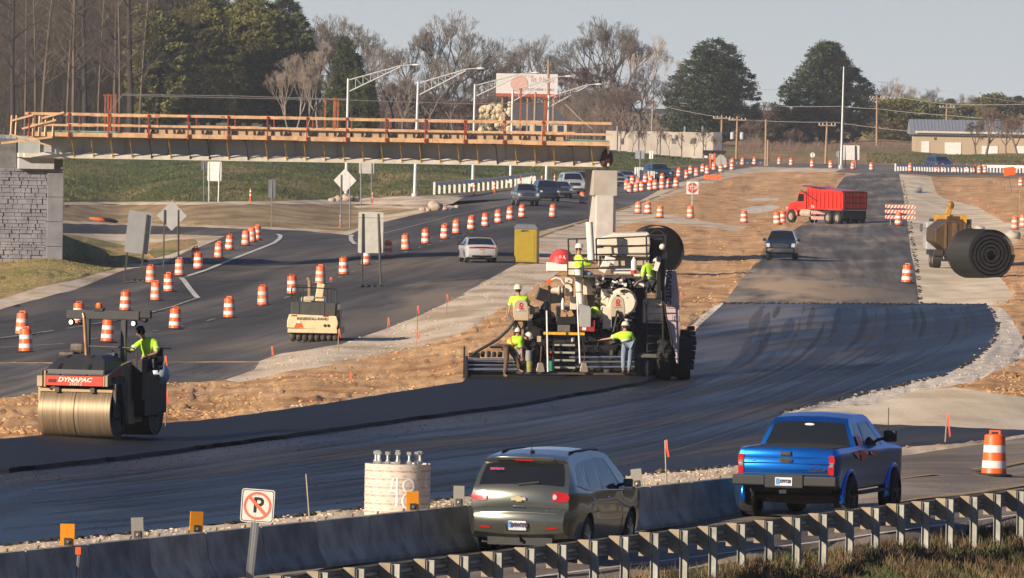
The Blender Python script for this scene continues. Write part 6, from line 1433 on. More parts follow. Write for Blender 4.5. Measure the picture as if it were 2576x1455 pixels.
def faces(name, lab, cat, x, y, sp, paint, a=0, grp=None, sc=1.0, kit=None, hid=False):
    p = G(x, y); a += toward(p); rz = math.pi-a; c = vehicle(name, lab, cat, p+Vector((math.sin(a), math.cos(a), 0))*(c_len(sp)*sc), rz, sp, paint, grp, hid); c.o.scale = (sc,)*3
    front_kit(c, **(kit or {})); mirror(c, .9 if sp is PK2 else .8, sp['belt']+.08, paint, 1.2); return c
def c_len(sp): return max(p[0] for p in sp['up'])
K2 = dict(zg=(.82, 1.12), zl=(.86, 1.10), zb=(.55, .76)); KS = dict(zg=(.62, .85), zl=(.68, .85), zb=(.36, .48), chrome=TRIM); KU = dict(zg=(.70, .95), zl=(.80, .95), zb=(.40, .50), chrome=TRIM)
c = faces('pickup_truck', 'dark navy pickup truck facing the camera on the new paved lane', 'truck', 1963, 656, PK2, DBLUE, R(2), sc=.95, kit=K2, hid=True)
b = MB(); b.box((0, 2.86, 1.0), (.28, .02, .05)); b.obj('emblem', GOLD, c.o)
gq = 'queue of oncoming traffic behind the bridge'
faces('pickup_truck', 'silver grille grey pickup leading the oncoming queue', 'truck', 1329, 519, PK2, mat('grey_paint', (.16, .17, .19), .3, .4, coat=.6), R(-6), gq, kit=K2)
faces('suv', 'dark SUV second in the oncoming queue', 'car', 1383, 507, SUVP, DBLUE, R(-8), gq, kit=KU)
faces('sedan', 'dark grey sedan third in the oncoming queue with one lamp shining', 'car', 1417, 498, SEP, mat('slate_paint', (.09, .12, .15), .3, .3, coat=.6), R(-8), gq, kit=KS)
faces('van', 'white van fourth in the oncoming queue', 'van', 1447, 488, SUVP, WHP, R(-8), gq, sc=1.08, kit=KU)
faces('suv', 'dark green SUV half hidden left of the pier', 'car', 1478, 480, SUVP, mat('green_paint', (.04, .07, .06), .3, .3, coat=.6), R(-10), gq, kit=KU)
faces('sedan', 'silver car just right of the pier in the far queue', 'car', 1586, 466, SEP, mat('silver_paint', (.35, .38, .40), .3, .4, coat=.6), R(-14), gq, kit=KS)
faces('suv', 'teal blue SUV behind the far row of barrels', 'car', 1669, 457, SUVP, mat('teal_paint', (.03, .07, .09), .3, .3, coat=.6), R(-14), gq, sc=1.05, kit=KU)
faces('sedan', 'silver car between the white boards and the pier', 'car', 1560, 470, SEP, mat('pale_paint', (.40, .42, .42), .3, .3, coat=.6), R(-14), gq, kit=KS)
for i, (x, y, pn, sp) in enumerate([(2362, 429, mat('blue_paint', (.03, .06, .16), .3, .3, coat=.5), SUVP)]):
    p = G(x, y); c = vehicle('car', 'tiny far dark blue car on the cross road behind the guardrail', 'car', p, R(200), sp, pn, None, False); patch(c, 'headlight', LAMPW, -.9, -.7, .7, .85, .02, end=1)

# ------------------------------------------------------------------ red dump truck
g = G(2085, 563); a3 = R(-34); o = thing('dump_truck', 'red tandem dump truck standing across the new lane, nose to the left', 'dump truck', g, -a3)
REDT = mat('truck_red', (.62, .035, .02), .35, var=.08, vs=2, coat=.3); REDD = mat('dark_red', (.13, .014, .012), .6, var=.2)
b = MB(); b.b2(-.45, .45, -3.4, 3.9, .75, 1.0); b.obj('chassis', TRIM, o)
b = MB(); b.prism([(-3.5, 1.15), (1.2, 1.15), (1.2, 2.55), (1.6, 2.95), (.6, 2.80), (-3.3, 2.62), (-3.5, 2.5)], -1.22, 1.22, 'x'); bed = b.obj('dump_bed', REDT, o, bevel=.03)
b = MB(); b.b2(-1.1, 1.1, -3.2, 1.1, 2.60, 2.66); b.obj('load', mat('asphalt_load', (.03, .03, .03), .9), bed)
for i in range(9):
    y = -3.3+i*.55
    b = MB(); b.b2(-1.30, -1.21, y, y+.12, 1.2, 2.5+.03*i); b.obj('bed_rib', REDT, bed)
b = MB(); b.b2(-1.29, -1.2, -3.5, 1.2, 2.5, 2.62); b.b2(-1.29, -1.2, -3.5, 1.2, 1.12, 1.24); b.obj('bed_rail', REDT, bed)
b = MB()
for x in (-1.1, -.4, .3, 1.0): b.b2(x, x+.1, -3.56, -3.49, 1.2, 2.6)
for z in (1.2, 1.65, 2.1, 2.5): b.b2(-1.1, 1.1, -3.55, -3.49, z, z+.1)
b.obj('tailgate', REDD, bed)
b = MB(); b.b2(-1.15, 1.15, -3.45, -3.4, .45, 1.1); b.obj('mud_flap', RUBBER, o)
b = MB(); b.prism([(1.75, 1.0), (2.95, 1.0), (2.95, 1.75), (2.72, 2.45), (2.55, 2.55), (1.75, 2.55)], -1.05, 1.05, 'x'); cab = b.obj('cab', REDT, o, bevel=.05)
for sg in (-1, 1): b = MB(); b.prism([(2.0, 1.75), (2.85, 1.72), (2.68, 2.3), (2.0, 2.32)], sg*1.055, sg*1.065, 'x'); b.obj('cab_window', GLASS, cab)
b = MB(); b.add([(-.95, 2.97, 1.78), (.95, 2.97, 1.78), (.9, 2.76, 2.42), (-.9, 2.76, 2.42)], [(0, 1, 2, 3)]); b.obj('windscreen', GLASS, cab)
b = MB(); b.prism([(2.95, .95), (4.35, .95), (4.45, 1.1), (4.4, 1.5), (4.0, 1.62), (2.95, 1.80)], -.85, .85, 'x'); b.obj('bonnet', REDT, o, bevel=.06)
for sg in (-1, 1): b = MB(); b.torus((sg*1.02, 3.55, .52), .66, .14, 'x', 14, 8, R(5), R(175)); b.obj('front_fender', REDT, o, smooth=60); b = MB(); b.ball((sg*.98, 4.3, 1.15), (.14, .08, .12), 8, 6); b.obj('headlight', LAMPW, o)
b = MB(); b.b2(-1.15, 1.15, 4.42, 4.58, .5, .8); b.obj('front_bumper', CHROME, o); b = MB(); b.tube((1.1, 1.6, 1.0), (1.1, 1.6, 3.0), .07); b.obj('exhaust_stack', CHROME, o)
DUST = mat('dusty_rim', (.40, .34, .27), .8)
for y in (3.55, -1.5, -2.75):
    for sg in (-1, 1): wheel(o, sg*(1.08 if y > 0 else 1.0), y, .52, .3 if y > 0 else .5, DUST, .55)
b = MB(); b.lathe([(.32, -.8), (.32, .6)], 14, (-1.0, 1.6, .8), 'y'); b.obj('fuel_tank', DUST, o); b = MB(); b.beam((-1.35, 2.0, 2.6), (-1.35, -.2, 1.8), .06, .06); b.beam((-1.0, -.5, 2.75), (-.6, 2.4, 2.95), .5, .08); b.obj('tarp_arm', TRIM, o)

# ------------------------------------------------------------------ tank truck at right
g = G(2400, 676); s = scale_at(g); a4 = R(8); o = thing('tank_truck', 'brown tank truck seen from behind on the pale stone lane beside the black roll', 'tank truck', g, R(4))
BRN = mat('tank_brown', (.075, .043, .018), .5, var=.35, vs=2.5, bump=.2); YLO = mat('machine_yellow', (.50, .27, .025), .5, var=.2, vs=4)
b = MB(); oc = [(1.25*math.cos(R(22.5+45*i)), 1.0*math.sin(R(22.5+45*i))+1.95) for i in range(8)]; b.prism(oc, 0, 4.8, 'y'); tk_ = b.obj('tank', BRN, o, bevel=.05)
for x, w_ in ((-.55, .14), (.0, .3), (.62, .1)): b = MB(); b.b2(x-w_/2, x+w_/2, -.06, .02, 1.1, 2.7); b.obj('tank_stiffener', mat('tank_rib', (.13, .08, .04), .6, var=.3), tk_)
b = MB(); b.b2(-.35, .35, .3, 1.2, 2.88, 3.1); b.obj('manhole', BRN, tk_)
for i, (x0, x1, z0, z1) in enumerate([(-1.25,-.7,.5,1.1),(-.6,-.1,.55,1.2),(0,.5,.45,1.0),(.6,1.2,.5,1.15)]): b = MB(); b.b2(x0, x1, -.25, .1, z0, z1); b.obj('pump_box', TRIM if i % 2 else mat('greasy_metal', (.05, .04, .035), .5), o, bevel=.02)
b = MB(); b.b2(-1.3, 1.3, -.35, -.2, .42, .55); b.tube((-1.25, -.3, .75), (1.25, -.3, .75), .05); b.obj('spray_bar', TRIM, o)
b = MB(); b.b2(-1.15, 1.15, 0, 4.6, .75, 1.05); b.obj('chassis', TRIM, o)
for y in (.9, 2.1):
    for sg in (-1, 1): wheel(o, sg*.98, y, .5, .5, DUST, .55)
for sg in (-1, 1): b = MB(); b.b2(sg*1.42-.09, sg*1.42+.09, 5.0, 5.06, 2.1, 2.55); b.beam((sg*1.1, 5.0, 2.3), (sg*1.4, 5.0, 2.3), .04, .04); b.obj('wing_mirror', CHROME, o)
b = MB(); b.b2(-1.15, 1.15, 4.9, 6.6, 1.0, 2.7); b.obj('cab', WHP, o, bevel=.08); b = MB(); b.b2(-.12, .12, -.38, -.35, .85, 1.0); b.obj('warning_plate', LAMPR, o)
g = G(2392, 640); s = scale_at(g); o = thing('yellow_loader', 'yellow machine boom rising behind the brown tank truck', 'excavator', g+Vector((0, 8, 0)))
b = MB(); pb(b, s, 2352, 541, 2432, 552, 8, 2); pb(b, s, 2350, 545, 2358, 575, 8, 1); pb(b, s, 2424, 545, 2432, 570, 8, 1); local(b, o).obj('machine_frame', YLO, o)
q = [at(x, y, FPX/(FPX/s+8)) for x, y in ((2386, 560), (2384, 540), (2390, 522), (2396, 514))]
b = MB(); [b.beam(a, c_, .34, .34) for a, c_ in zip(q[:-1], q[1:])]; local(b, o).obj('boom', YLO, o, bevel=.04); b = MB(); b.ball(at(2391, 517, FPX/(FPX/s+8)), (.25, .3, .3), 8, 6); local(b, o).obj('boom_joint', mat('dark_yellow', (.3, .16, .02), .6), o)
b = MB(); pb(b, s, 2340, 552, 2444, 600, 8.2, 2); pb(b, s, 2355, 600, 2430, 650, 8.2, 2); local(b, o).obj('machine_body', mat('greasy_metal', (.05, .04, .035), .5), o)
# ------------------------------------------------------------------ people
SKIN = mat('skin', (.48, .25, .16), .6, var=.05); LIME = mat('hi_vis_lime', (.50, .85, .04), .6, var=.08, vs=5); JEAN = mat('blue_jeans', (.19, .25, .33), .85, var=.15, vs=6); BRPANT = mat('brown_pants', (.13, .085, .06), .85, var=.15, vs=6)
BOOT = mat('work_boot', (.10, .06, .03), .8); HAT = mat('white_hard_hat', (.72, .68, .58), .4, var=.06); SILV = mat('silver_tape', (.55, .57, .58), .4); KNIT = mat('black_knit', (.012, .012, .013), .9); HAIR = mat('dark_hair', (.04, .025, .015), .8); OTAPE = mat('orange_tape', (.9, .28, .1), .5)
NAVY = mat('navy_cloth', (.02, .025, .04), .85)
def skin_mesh(name, V, E, Rr, m, parent, root=0, sub=1):
    me = bpy.data.meshes.new(name); me.from_pydata([tuple(v) for v in V], E, []); me.materials.append(m)
    o = bpy.data.objects.new(name, me); COL.objects.link(o); o.parent = parent
    sk = o.modifiers.new('skin', 'SKIN'); sk.use_smooth_shade = True
    layer = me.skin_vertices[0].data if me.skin_vertices else None
    if layer is None:
        bpy.context.view_layer.objects.active = o; layer = me.skin_vertices[0].data
    for i, r in enumerate(Rr):
        layer[i].radius = (r, r) if not isinstance(r, tuple) else r; layer[i].use_root = (i == root)
    s_ = o.modifiers.new('sub', 'SUBSURF'); s_.levels = sub; s_.render_levels = sub
    return o
def person(label, J, shirt=LIME, pants=JEAN, hat='hard', face=None, tape=True, sleeve=.6, grp=None, down=None, tapem=None):
    """J: world positions of the joints"""
    base = Vector(J['pelvis']); low = min(J[k].z for k in ('lankle', 'rankle')); base.z = low-.08
    o = thing('person', label, 'person', base, 0, grp); L = {k: Vector(v)-base for k, v in J.items()}
    pel, ch, nk, hd_ = L['pelvis'], L['chest'], L['neck'], L['head']; f = (face or Vector((0, -1, 0))).normalized()
    V = [pel, pel.lerp(ch, .5), ch, nk, nk.lerp(hd_, .5), hd_+Vector((0, 0, -.03)), hd_+Vector((0, 0, .06))]; E = [(0, 1), (1, 2), (2, 3), (3, 4), (4, 5), (5, 6)]; Rr = [(.15, .13), (.14, .12), (.17, .13), .07, .065, .092, .10]
    for s_ in ('l', 'r'):
        sh, el, wr = L[s_+'shoulder'], L[s_+'elbow'], L[s_+'wrist']; k = len(V); hn = (wr-el).normalized(); V += [sh, el, wr, wr+hn*.05, wr+hn*.10]; E += [(2, k), (k, k+1), (k+1, k+2), (k+2, k+3), (k+3, k+4)]; Rr += [.062, .046, .03, (.042, .022), (.038, .018)]
        hp, kn, an, toe = L[s_+'hip'], L[s_+'knee'], L[s_+'ankle'], L[s_+'toe']; k = len(V); V += [hp, kn, an, toe]; E += [(0, k), (k, k+1), (k+1, k+2), (k+2, k+3)]; Rr += [.088, .06, .042, .04]
    skin_mesh('body', V, E, Rr, SKIN, o)
    for s_ in ('l', 'r'):                                  # fingers and thumb
        el, wr = L[s_+'elbow'], L[s_+'wrist']; d = (wr-el).normalized(); side = d.cross(Vector((0, 0, 1))); side = side.normalized() if side.length > .1 else Vector((1, 0, 0)); up_ = side.cross(d)
        FV, FE, FR = [wr+d*.09], [], [.012]
        for q, ln in zip((-.03, -.01, .01, .03), (.065, .08, .075, .058)):
            k = len(FV); a = wr+d*.10+side*q; FV += [a, a+d*ln*.5-up_*.012, a+d*ln*.85-up_*.035]; FE += [(0, k), (k, k+1), (k+1, k+2)]; FR += [.009, .0085, .007]
        sg = 1 if s_ == 'l' else -1; k = len(FV); a = wr+d*.045+side*.035*sg; FV += [a, a+(d+side*sg*.8).normalized()*.035, a+(d*1.4+side*sg*.6).normalized()*.06]; FE += [(0, k), (k, k+1), (k+1, k+2)]; FR += [.011, .010, .008]
        skin_mesh('hand', FV, FE, FR, SKIN, o)
    # shirt: trunk and sleeves
    V = [pel.lerp(ch, .02), pel.lerp(ch, .5), ch, nk-(nk-ch)*.02]; E = [(0, 1), (1, 2), (2, 3)]; Rr = [(.20, .18), (.20, .18), (.235, .185), .12]
    for s_ in ('l', 'r'):
        sh, el, wr = L[s_+'shoulder'], L[s_+'elbow'], L[s_+'wrist']; k = len(V)
        if sleeve >= 1: V += [sh, el, wr]; E += [(2, k), (k, k+1), (k+1, k+2)]; Rr += [.105, .082, .058]
        else: V += [sh, sh.lerp(el, .9)]; E += [(2, k), (k, k+1)]; Rr += [.105, .090]
    skin_mesh('shirt', V, E, Rr, shirt, o)
    V, E, Rr = [pel], [], [(.165, .15)]
    for s_ in ('l', 'r'):
        hp, kn, an = L[s_+'hip'], L[s_+'knee'], L[s_+'ankle']; k = len(V); V += [hp, hp.lerp(kn, .5), kn, kn.lerp(an, .6), an+(kn-an)*.08]; E += [(0, k), (k, k+1), (k+1, k+2), (k+2, k+3), (k+3, k+4)]; Rr += [.125, .112, .092, .080, .078]
    skin_mesh('trousers', V, E, Rr, pants, o)
    for s_ in ('l', 'r'):
        an, toe = L[s_+'ankle'], L[s_+'toe']; skin_mesh('boot', [an+Vector((0, 0, .06)), an+Vector((0, 0, -.03)), an.lerp(toe, .5)+Vector((0, 0, -.02)), toe], [(0, 1), (1, 2), (2, 3)], [.062, .058, .052, .045], BOOT, o)
    if tape:
        ax = (nk-pel).normalized(); q_ = ax.to_track_quat('Z', 'Y').to_matrix(); b = MB(); cn = pel.lerp(ch, .45)
        pr_ = [(.232, -.03), (.236, 0), (.232, .03)]; k = len(b.v); b.lathe(pr_, 18, cap=False); b.v = [tuple(cn+q_@Vector((x*.97, y*.86, z))) for x, y, z in b.v]; b.obj('reflective_tape', tapem or SILV, o, fix=False)
        for s_ in ('l', 'r'): sh, el = L[s_+'shoulder'], L[s_+'elbow']; b = MB(); b.tube(sh.lerp(el, .55), sh.lerp(el, .68), -.0+.102, .098, 12, cap=False); b.obj('sleeve_tape', SILV, o)
    b = MB(); b.ball(hd_+f*.105+Vector((0, 0, .0)), (.017, .02, .024), 8, 6); b.obj('nose', SKIN, o)
    sd_ = f.cross(Vector((0, 0, 1))).normalized()
    for s_ in (-1, 1):
        b = MB(); b.ball(hd_+f*.086+sd_*.035*s_+Vector((0, 0, .022)), .012, 8, 6); b.obj('eye', BLK, o); b = MB(); b.ball(hd_+sd_*.095*s_, (.02, .02, .032), 8, 6); b.obj('ear', SKIN, o)
    b = MB(); b.beam(hd_+f*.094-sd_*.025+Vector((0, 0, -.045)), hd_+f*.094+sd_*.025+Vector((0, 0, -.045)), .01, .01); b.obj('mouth', mat('lips', (.4, .14, .1), .6), o)
    up2 = ((hd_-nk).normalized()*.5+Vector((0, 0, 1))).normalized() if not down else (down).normalized(); q_ = up2.to_track_quat('Z', 'Y').to_matrix(); hc = hd_+up2*.035
    b = MB(); b.ball((0, 0, -.01), (.102, .108, .10), 14, 8); b.v = [tuple(hc-f*.018+q_@Vector((x, y, min(z, .03)))) for x, y, z in b.v]; b.obj('hair', HAIR if hat != 'knit' else KNIT, o, smooth=60)
    b = MB()
    if hat == 'hard':
        b.lathe([(.168, .01), (.140, .03), (.138, .08), (.115, .145), (.07, .175), (.005, .185)], 18); b.v = [tuple(hc+q_@Vector(v_)) for v_ in b.v]; k = len(b.v); b.ball(hc+f*.11+up2*.03, (.09, .09, .014), 12, 5); b.obj('hard_hat', HAT, o, smooth=50)
    else: b.lathe([(.112, .0), (.118, .04), (.112, .10), (.07, .145), (.005, .155)], 16); b.v = [tuple(hc+q_@Vector(v_)) for v_ in b.v]; b.obj('knit_cap', KNIT, o, smooth=50)
    return o

# ------------------------------------------------------------------ asphalt paver with its transfer machine
S0 = 73.0
def zp(x, y, off=0.0): return at(1146.4+x*.3044, 538.5+y*.3044, FPX/(FPX/S0+off))
def zb(b, x0, y0, x1, y1, off=0.0, dep=.3, rot=0.0):
    return pb(b, S0, 1146.4+x0*.3044, 538.5+y0*.3044, 1146.4+x1*.3044, 538.5+y1*.3044, off, dep, rot)
WH = mat('machine_cream', (.74, .66, .53), .45, var=.12, vs=1.5, coat=.2); BK = mat('oily_black', (.014, .013, .013), .45, var=.4, vs=6, bump=.3); CHR = mat('polished_rod', (.62, .65, .70), .22, .9, var=.05); GRM = mat('grimy_steel', (.10, .085, .07), .6, .3, var=.4, vs=7); PW = mat('pipe_white', (.80, .76, .68), .4, var=.04)
YB_ = mat('safety_yellow', (.75, .42, .03), .5, var=.15, vs=8); SEATM = mat('beige_seat', (.50, .40, .29), .65, var=.06); LOGO = mat('logo_red', (.60, .03, .02), .5)
RAILK = mat('rail_black', (.03, .028, .026), .5)
pv = thing('asphalt_paver', 'large cream and black asphalt paver with full width screed laying hot asphalt', 'paver', zp(820, 1410)); pv.location.z = G(1398, 967).z+.07
def part(name, m, fn, bevel=0, smooth=None, parent=None):
    b = MB(); fn(b); p_ = parent or pv
    root = pv if p_ is pv or p_.parent is pv else p_
    return local(b, root).obj(name, m, p_, bevel=bevel, smooth=smooth)
part('screed_frame', BK, lambda b: (zb(b, 95, 1345, 1585, 1425, 0, 1.0), zb(b, 95, 1320, 520, 1350, .3, .8), zb(b, 520, 1345, 1490, 1372, -.25, .5)), .01)
part('walkway_board', mat('sticky_board', (.07, .05, .035), .7, var=.4, vs=5), lambda b: (zb(b, 500, 1312, 1490, 1328, -.3, .6), zb(b, 90, 1372, 520, 1384, -.3, .6)))
part('end_plate', BK, lambda b: (zb(b, 62, 1095, 78, 1400, -.1, .1), zb(b, 78, 1180, 100, 1425, -.1, 1.2))); part('end_plate', BK, lambda b: zb(b, 1500, 1190, 1530, 1420, -.1, 1.4)); part('end_plate', BK, lambda b: zb(b, 1545, 1150, 1590, 1400, 0, 1.4))
part('screed_extension', BK, lambda b: (zb(b, 100, 1225, 520, 1330, .35, .4), zb(b, 110, 1150, 200, 1190, .6, .4)))
for y, r, x1 in ((1206, .055, 500), (1248, .03, 500), (1285, .055, 510)): part('chrome_tube', CHR, lambda b: b.tube(zp(103, y, .1), zp(x1, y+2, .1), r, n=12), smooth=40)
for y, x0 in ((1182, 940), (1222, 1010), (1264, 985)): part('chrome_tube', CHR, lambda b: b.tube(zp(x0, y+2, .2), zp(1478, y, .2), .04, n=12), smooth=40)
part('screed_body', BK, lambda b: (zb(b, 520, 1180, 1490, 1320, .5, .8), zb(b, 560, 1030, 820, 1190, .9, .6), zb(b, 985, 1010, 1330, 1190, .8, .7)), .01)
for i in range(60):      # hydraulic blocks, brackets and hoses on the screed
    rn = random.Random(i+50); x, y = rn.uniform(540, 1460), rn.uniform(1040, 1300)
    if 800 < x < 1000: continue
    part('bracket', BK if i % 3 else GRM, lambda b: zb(b, x, y, x+rn.uniform(14, 50), y+rn.uniform(10, 50), rn.uniform(.1, .45), .2, rn.uniform(-.3, .3)), .006)
for i in range(26):
    rn = random.Random(i+90); x = rn.uniform(560, 1400); y = rn.uniform(1000, 1120); pts3 = [zp(x+20*k, y+rn.uniform(0, 40)+k*12, rn.uniform(.1, .4)) for k in range(4)]
    part('hydraulic_hose', RUBBER, lambda b: b.path(pts3, .016, 5))
part('ladder_side', BK, lambda b: zb(b, 800, 1060, 814, 1300, .15, .1)); part('ladder_side', BK, lambda b: zb(b, 988, 1060, 1002, 1300, .15, .1))
for y in (1084, 1146, 1210, 1270): part('step_plate', mat('step_grey', (.34, .33, .28), .5), lambda b: zb(b, 816, y-7, 986, y+8, .0, .35))
part('yellow_bar', YB_, lambda b: zb(b, 725, 978, 1065, 1000, .2, .08)); part('control_panel', mat('dark_panel', (.03, .028, .03), .4), lambda b: zb(b, 815, 1005, 985, 1070, .5, .3), .01)
part('paper_notice', WHITEM, lambda b: zb(b, 955, 1020, 982, 1055, .4, .05)); part('side_panel', SEATM, lambda b: zb(b, 672, 1010, 705, 1058, .4, .2))
part('chassis', BK, lambda b: (zb(b, 520, 1050, 1490, 1330, 1.3, .6), zb(b, 560, 890, 1480, 1060, 1.6, 3.2), zb(b, 830, 780, 1480, 900, 2.2, 2.5)), .02)
part('leaning_white_pole', WHITEM, lambda b: b.tube(zp(752, 800, -.4), zp(762, 1305, -.4), .03, n=6)); part('leaning_white_pole', WHITEM, lambda b: b.tube(zp(1006, 722, -.35), zp(1028, 1235, -.45), .035, n=6)); part('pole_foot', CHR, lambda b: (b.tube(zp(1028, 1235, -.4), zp(965, 1300, -.3), .012, n=5)))
part('fume_stack', PW, lambda b: b.tube(zp(1103, 68, 3.2), zp(1122, 390, 3.2), .125, n=18), smooth=40); part('fume_stack', PW, lambda b: b.tube(zp(1012, 440, 1.6), zp(1032, 782, 1.6), .13, n=18), smooth=40); part('pipe_strap', mat('strap', (.3, .22, .12), .6), lambda b: b.tube(zp(1022, 640, 1.6), zp(1022, 652, 1.6), .135, n=18))
for a in ((905,530,975,680),(1055,520,1155,670),(920,395,985,520),(945,688,1000,792),(1060,672,1150,765)): part('engine_cover' if a[0] != 1060 else 'dark_cover', WH if a[0] != 1060 else GRM, lambda b: zb(b, *a, 2.0, .8), .02)
for a in ((925,548,937,556),(955,640,966,650),(1080,540,1092,548),(1130,640,1142,650)): part('latch', GRM, lambda b: zb(b, *a, 1.96, .05))
part('rust_stripe', RUST, lambda b: zb(b, 962, 545, 974, 680, 1.97, .1))
# reel, beacon mast
part('hose_reel', WH, lambda b: b.tube(zp(782, 635, 1.6), zp(880, 635, 1.6), .12, n=18), smooth=40)
for x in (850, 893): part('reel_flange', WH if x < 860 else BK, lambda b: b.tube(zp(x-5, 636, 1.6), zp(x+6, 636, 1.6), .18, n=20))
part('reel_hose', WHITEM, lambda b: b.path([zp(x, y, 1.7) for x, y in ((775, 590), (790, 545), (830, 528), (870, 540), (895, 580))], .03, 6)); part('beacon_mast', BK, lambda b: b.tube(zp(772, 590, 1.5), zp(782, 960, 1.5), .045, n=8)); part('beacon', mat('beacon_orange', (.85, .13, .02), .3), lambda b: zb(b, 754, 546, 790, 586, 1.45, .15), .02)
part('black_hopper', BK, lambda b: (b.ball(zp(735, 690, 2.2), (.35, .4, .38), 10, 7), b.ball(zp(800, 700, 2.3), (.4, .4, .3), 10, 7), b.ball(zp(690, 660, 2.4), (.25, .3, .25), 8, 6))) if False else None
part('feeder_cluster', BK, lambda b: (zb(b, 670, 620, 760, 720, 2.4, .6, .3), zb(b, 740, 660, 900, 740, 2.4, .6, -.1)), .03)
# seats with red emblem
for x0, y0, x1, y1, off in ((474,712,606,882,.15),(1276,684,1402,852,.3)):
    w_ = (x1-x0)*.3044/S0; h_ = (y1-y0)*.3044/S0; c = zp((x0+x1)/2, (y0+y1)/2, off)
    pol = [(c.x-w_*.46, c.z-h_/2), (c.x+w_*.5, c.z-h_/2), (c.x+w_*.5, c.z-h_*.1), (c.x+w_*.40, c.z+h_*.38), (c.x+w_*.22, c.z+h_/2), (c.x-w_*.25, c.z+h_/2), (c.x-w_*.44, c.z+h_*.36), (c.x-w_*.5, c.z)]
    st_ = part('seat_back', SEATM, lambda b: b.prism(pol, c.y, c.y+.10, 'y'), .03)
    part('seat_emblem', LOGO, lambda b: (b.torus((c.x, c.y-.01, c.z+h_*.28), .05, .018, 'y', 14, 5, R(-60), R(200)), b.box((c.x-.03, c.y-.012, c.z+h_*.19), (.09, .02, .05)), b.beam((c.x, c.y-.01, c.z+h_*.17), (c.x+.07, c.y-.01, c.z+h_*.06), .03, .04), b.box((c.x-.03, c.y-.01, c.z+h_*.08), (.08, .02, .045))), parent=st_)
    part('seat_lettering', mat('grey_ink', (.25, .25, .28), .6), lambda b: zb(b, x0+28, (y0+y1)/2+.0, x1-24, (y0+y1)/2+7, off-.01, .01), parent=st_)
    part('seat_pedestal', BK, lambda b: (b.path([zp(x0+25, y1, off+.1), zp(x0+60, y1+70, off+.2), zp(x0+62, y1+150, off+.3)], .03, 6), b.path([zp(x1-25, y1, off+.1), zp(x1-60, y1+70, off+.2)], .03, 6)))
part('control_box', BK, lambda b: zb(b, 610, 770, 690, 830, .2, .3, -.1), .02); part('control_box', GRM, lambda b: zb(b, 655, 778, 690, 815, .1, .1), .01); part('small_lever', CHR, lambda b: (b.path([zp(425, 795, .1), zp(425, 835, .1)], .03, 6), b.path([zp(450, 840, .1), zp(455, 880, .1)], .03, 6)))
# black bag, boxes, grey and red chests
b = MB(); rn = random.Random(3); c = zp(725, 870, .9); b.ball(c, (.42, .3, .36), 14, 10); b.ball(zp(740, 800, .9), (.18, .16, .35), 10, 8); b.v = [tuple(Vector(v_)+Vector((0, 0, 0))*0+(Vector(v_)-c)*.22*noise.noise(Vector(v_)*6)) for v_ in b.v]
bag = b.obj('rubbish_bag', mat('black_bag', (.012, .012, .012), .25, var=.2), smooth=70); tag(bag, 'shiny black rubbish bag hanging on the left of the paver', 'bag')
def loose(name, lab, cat, m, fn, bevel=0, loc=None):
    b = MB(); fn(b); c = Vector((sum(v[0] for v in b.v)/len(b.v), sum(v[1] for v in b.v)/len(b.v), min(v[2] for v in b.v))); b.v = [tuple(Vector(v)-c) for v in b.v]; o = b.obj(name, m, bevel=bevel); o.location = c; return tag(o, lab, cat)
CARDB = mat('cardboard', (.42, .25, .13), .85)
loose('cardboard_box', 'open brown cardboard box on the paver chest, left one', 'box', CARDB, lambda b: (zb(b, 868, 796, 915, 850, .7, .3, .05), zb(b, 866, 790, 890, 800, .6, .2, .5))); loose('cardboard_box', 'tilted brown cardboard box on the paver chest, right one', 'box', CARDB, lambda b: zb(b, 922, 800, 968, 850, .7, .3, -.5))
loose('tool_chest', 'black tool chest with a red stripe on the paver', 'chest', BK, lambda b: zb(b, 835, 850, 990, 915, .6, .6, -.03), .02); loose('storage_crate', 'dull grey crate on the paver deck behind the yellow bar', 'crate', mat('crate_grey', (.14, .12, .11), .7), lambda b: zb(b, 842, 918, 945, 976, .5, .6), .015)
loose('white_bottle', 'white bottle standing between the boxes on the paver', 'bottle', WHITEM, lambda b: b.lathe([(.05, 0), (.055, .1), (.055, .3), (.03, .38), (.02, .42)], 12, tuple(zp(884, 795, .8))))
loose('red_strap', 'red strap lying across the black tool chest', 'strap', LOGO, lambda b: zb(b, 878, 884, 945, 892, .5, .1, -.1)) if False else None
part('grey_cabinet', mat('cabinet_grey', (.36, .36, .35), .5, var=.06), lambda b: zb(b, 1022, 790, 1118, 935, .3, .6), .02); part('cabinet_lid', mat('cabinet_grey', (.36, .36, .35), .5), lambda b: b.prism([(zp(1018, 790, .3).x, zp(1018, 790, .3).z), (zp(1118, 790, .3).x, zp(1118, 790, .3).z), (zp(1105, 765, .3).x, zp(1105, 765, .3).z), (zp(1018, 745, .3).x, zp(1018, 745, .3).z)], zp(0, 0, .3).y, zp(0, 0, .9).y, 'y'))
part('red_box', mat('box_red', (.38, .03, .025), .5), lambda b: zb(b, 1030, 935, 1148, 972, .25, .6), .01); part('red_box_side', mat('box_red', (.38, .03, .025), .5), lambda b: zb(b, 1122, 880, 1150, 935, .4, .4)); part('white_notice', WHITEM, lambda b: zb(b, 1046, 938, 1078, 962, .22, .02))
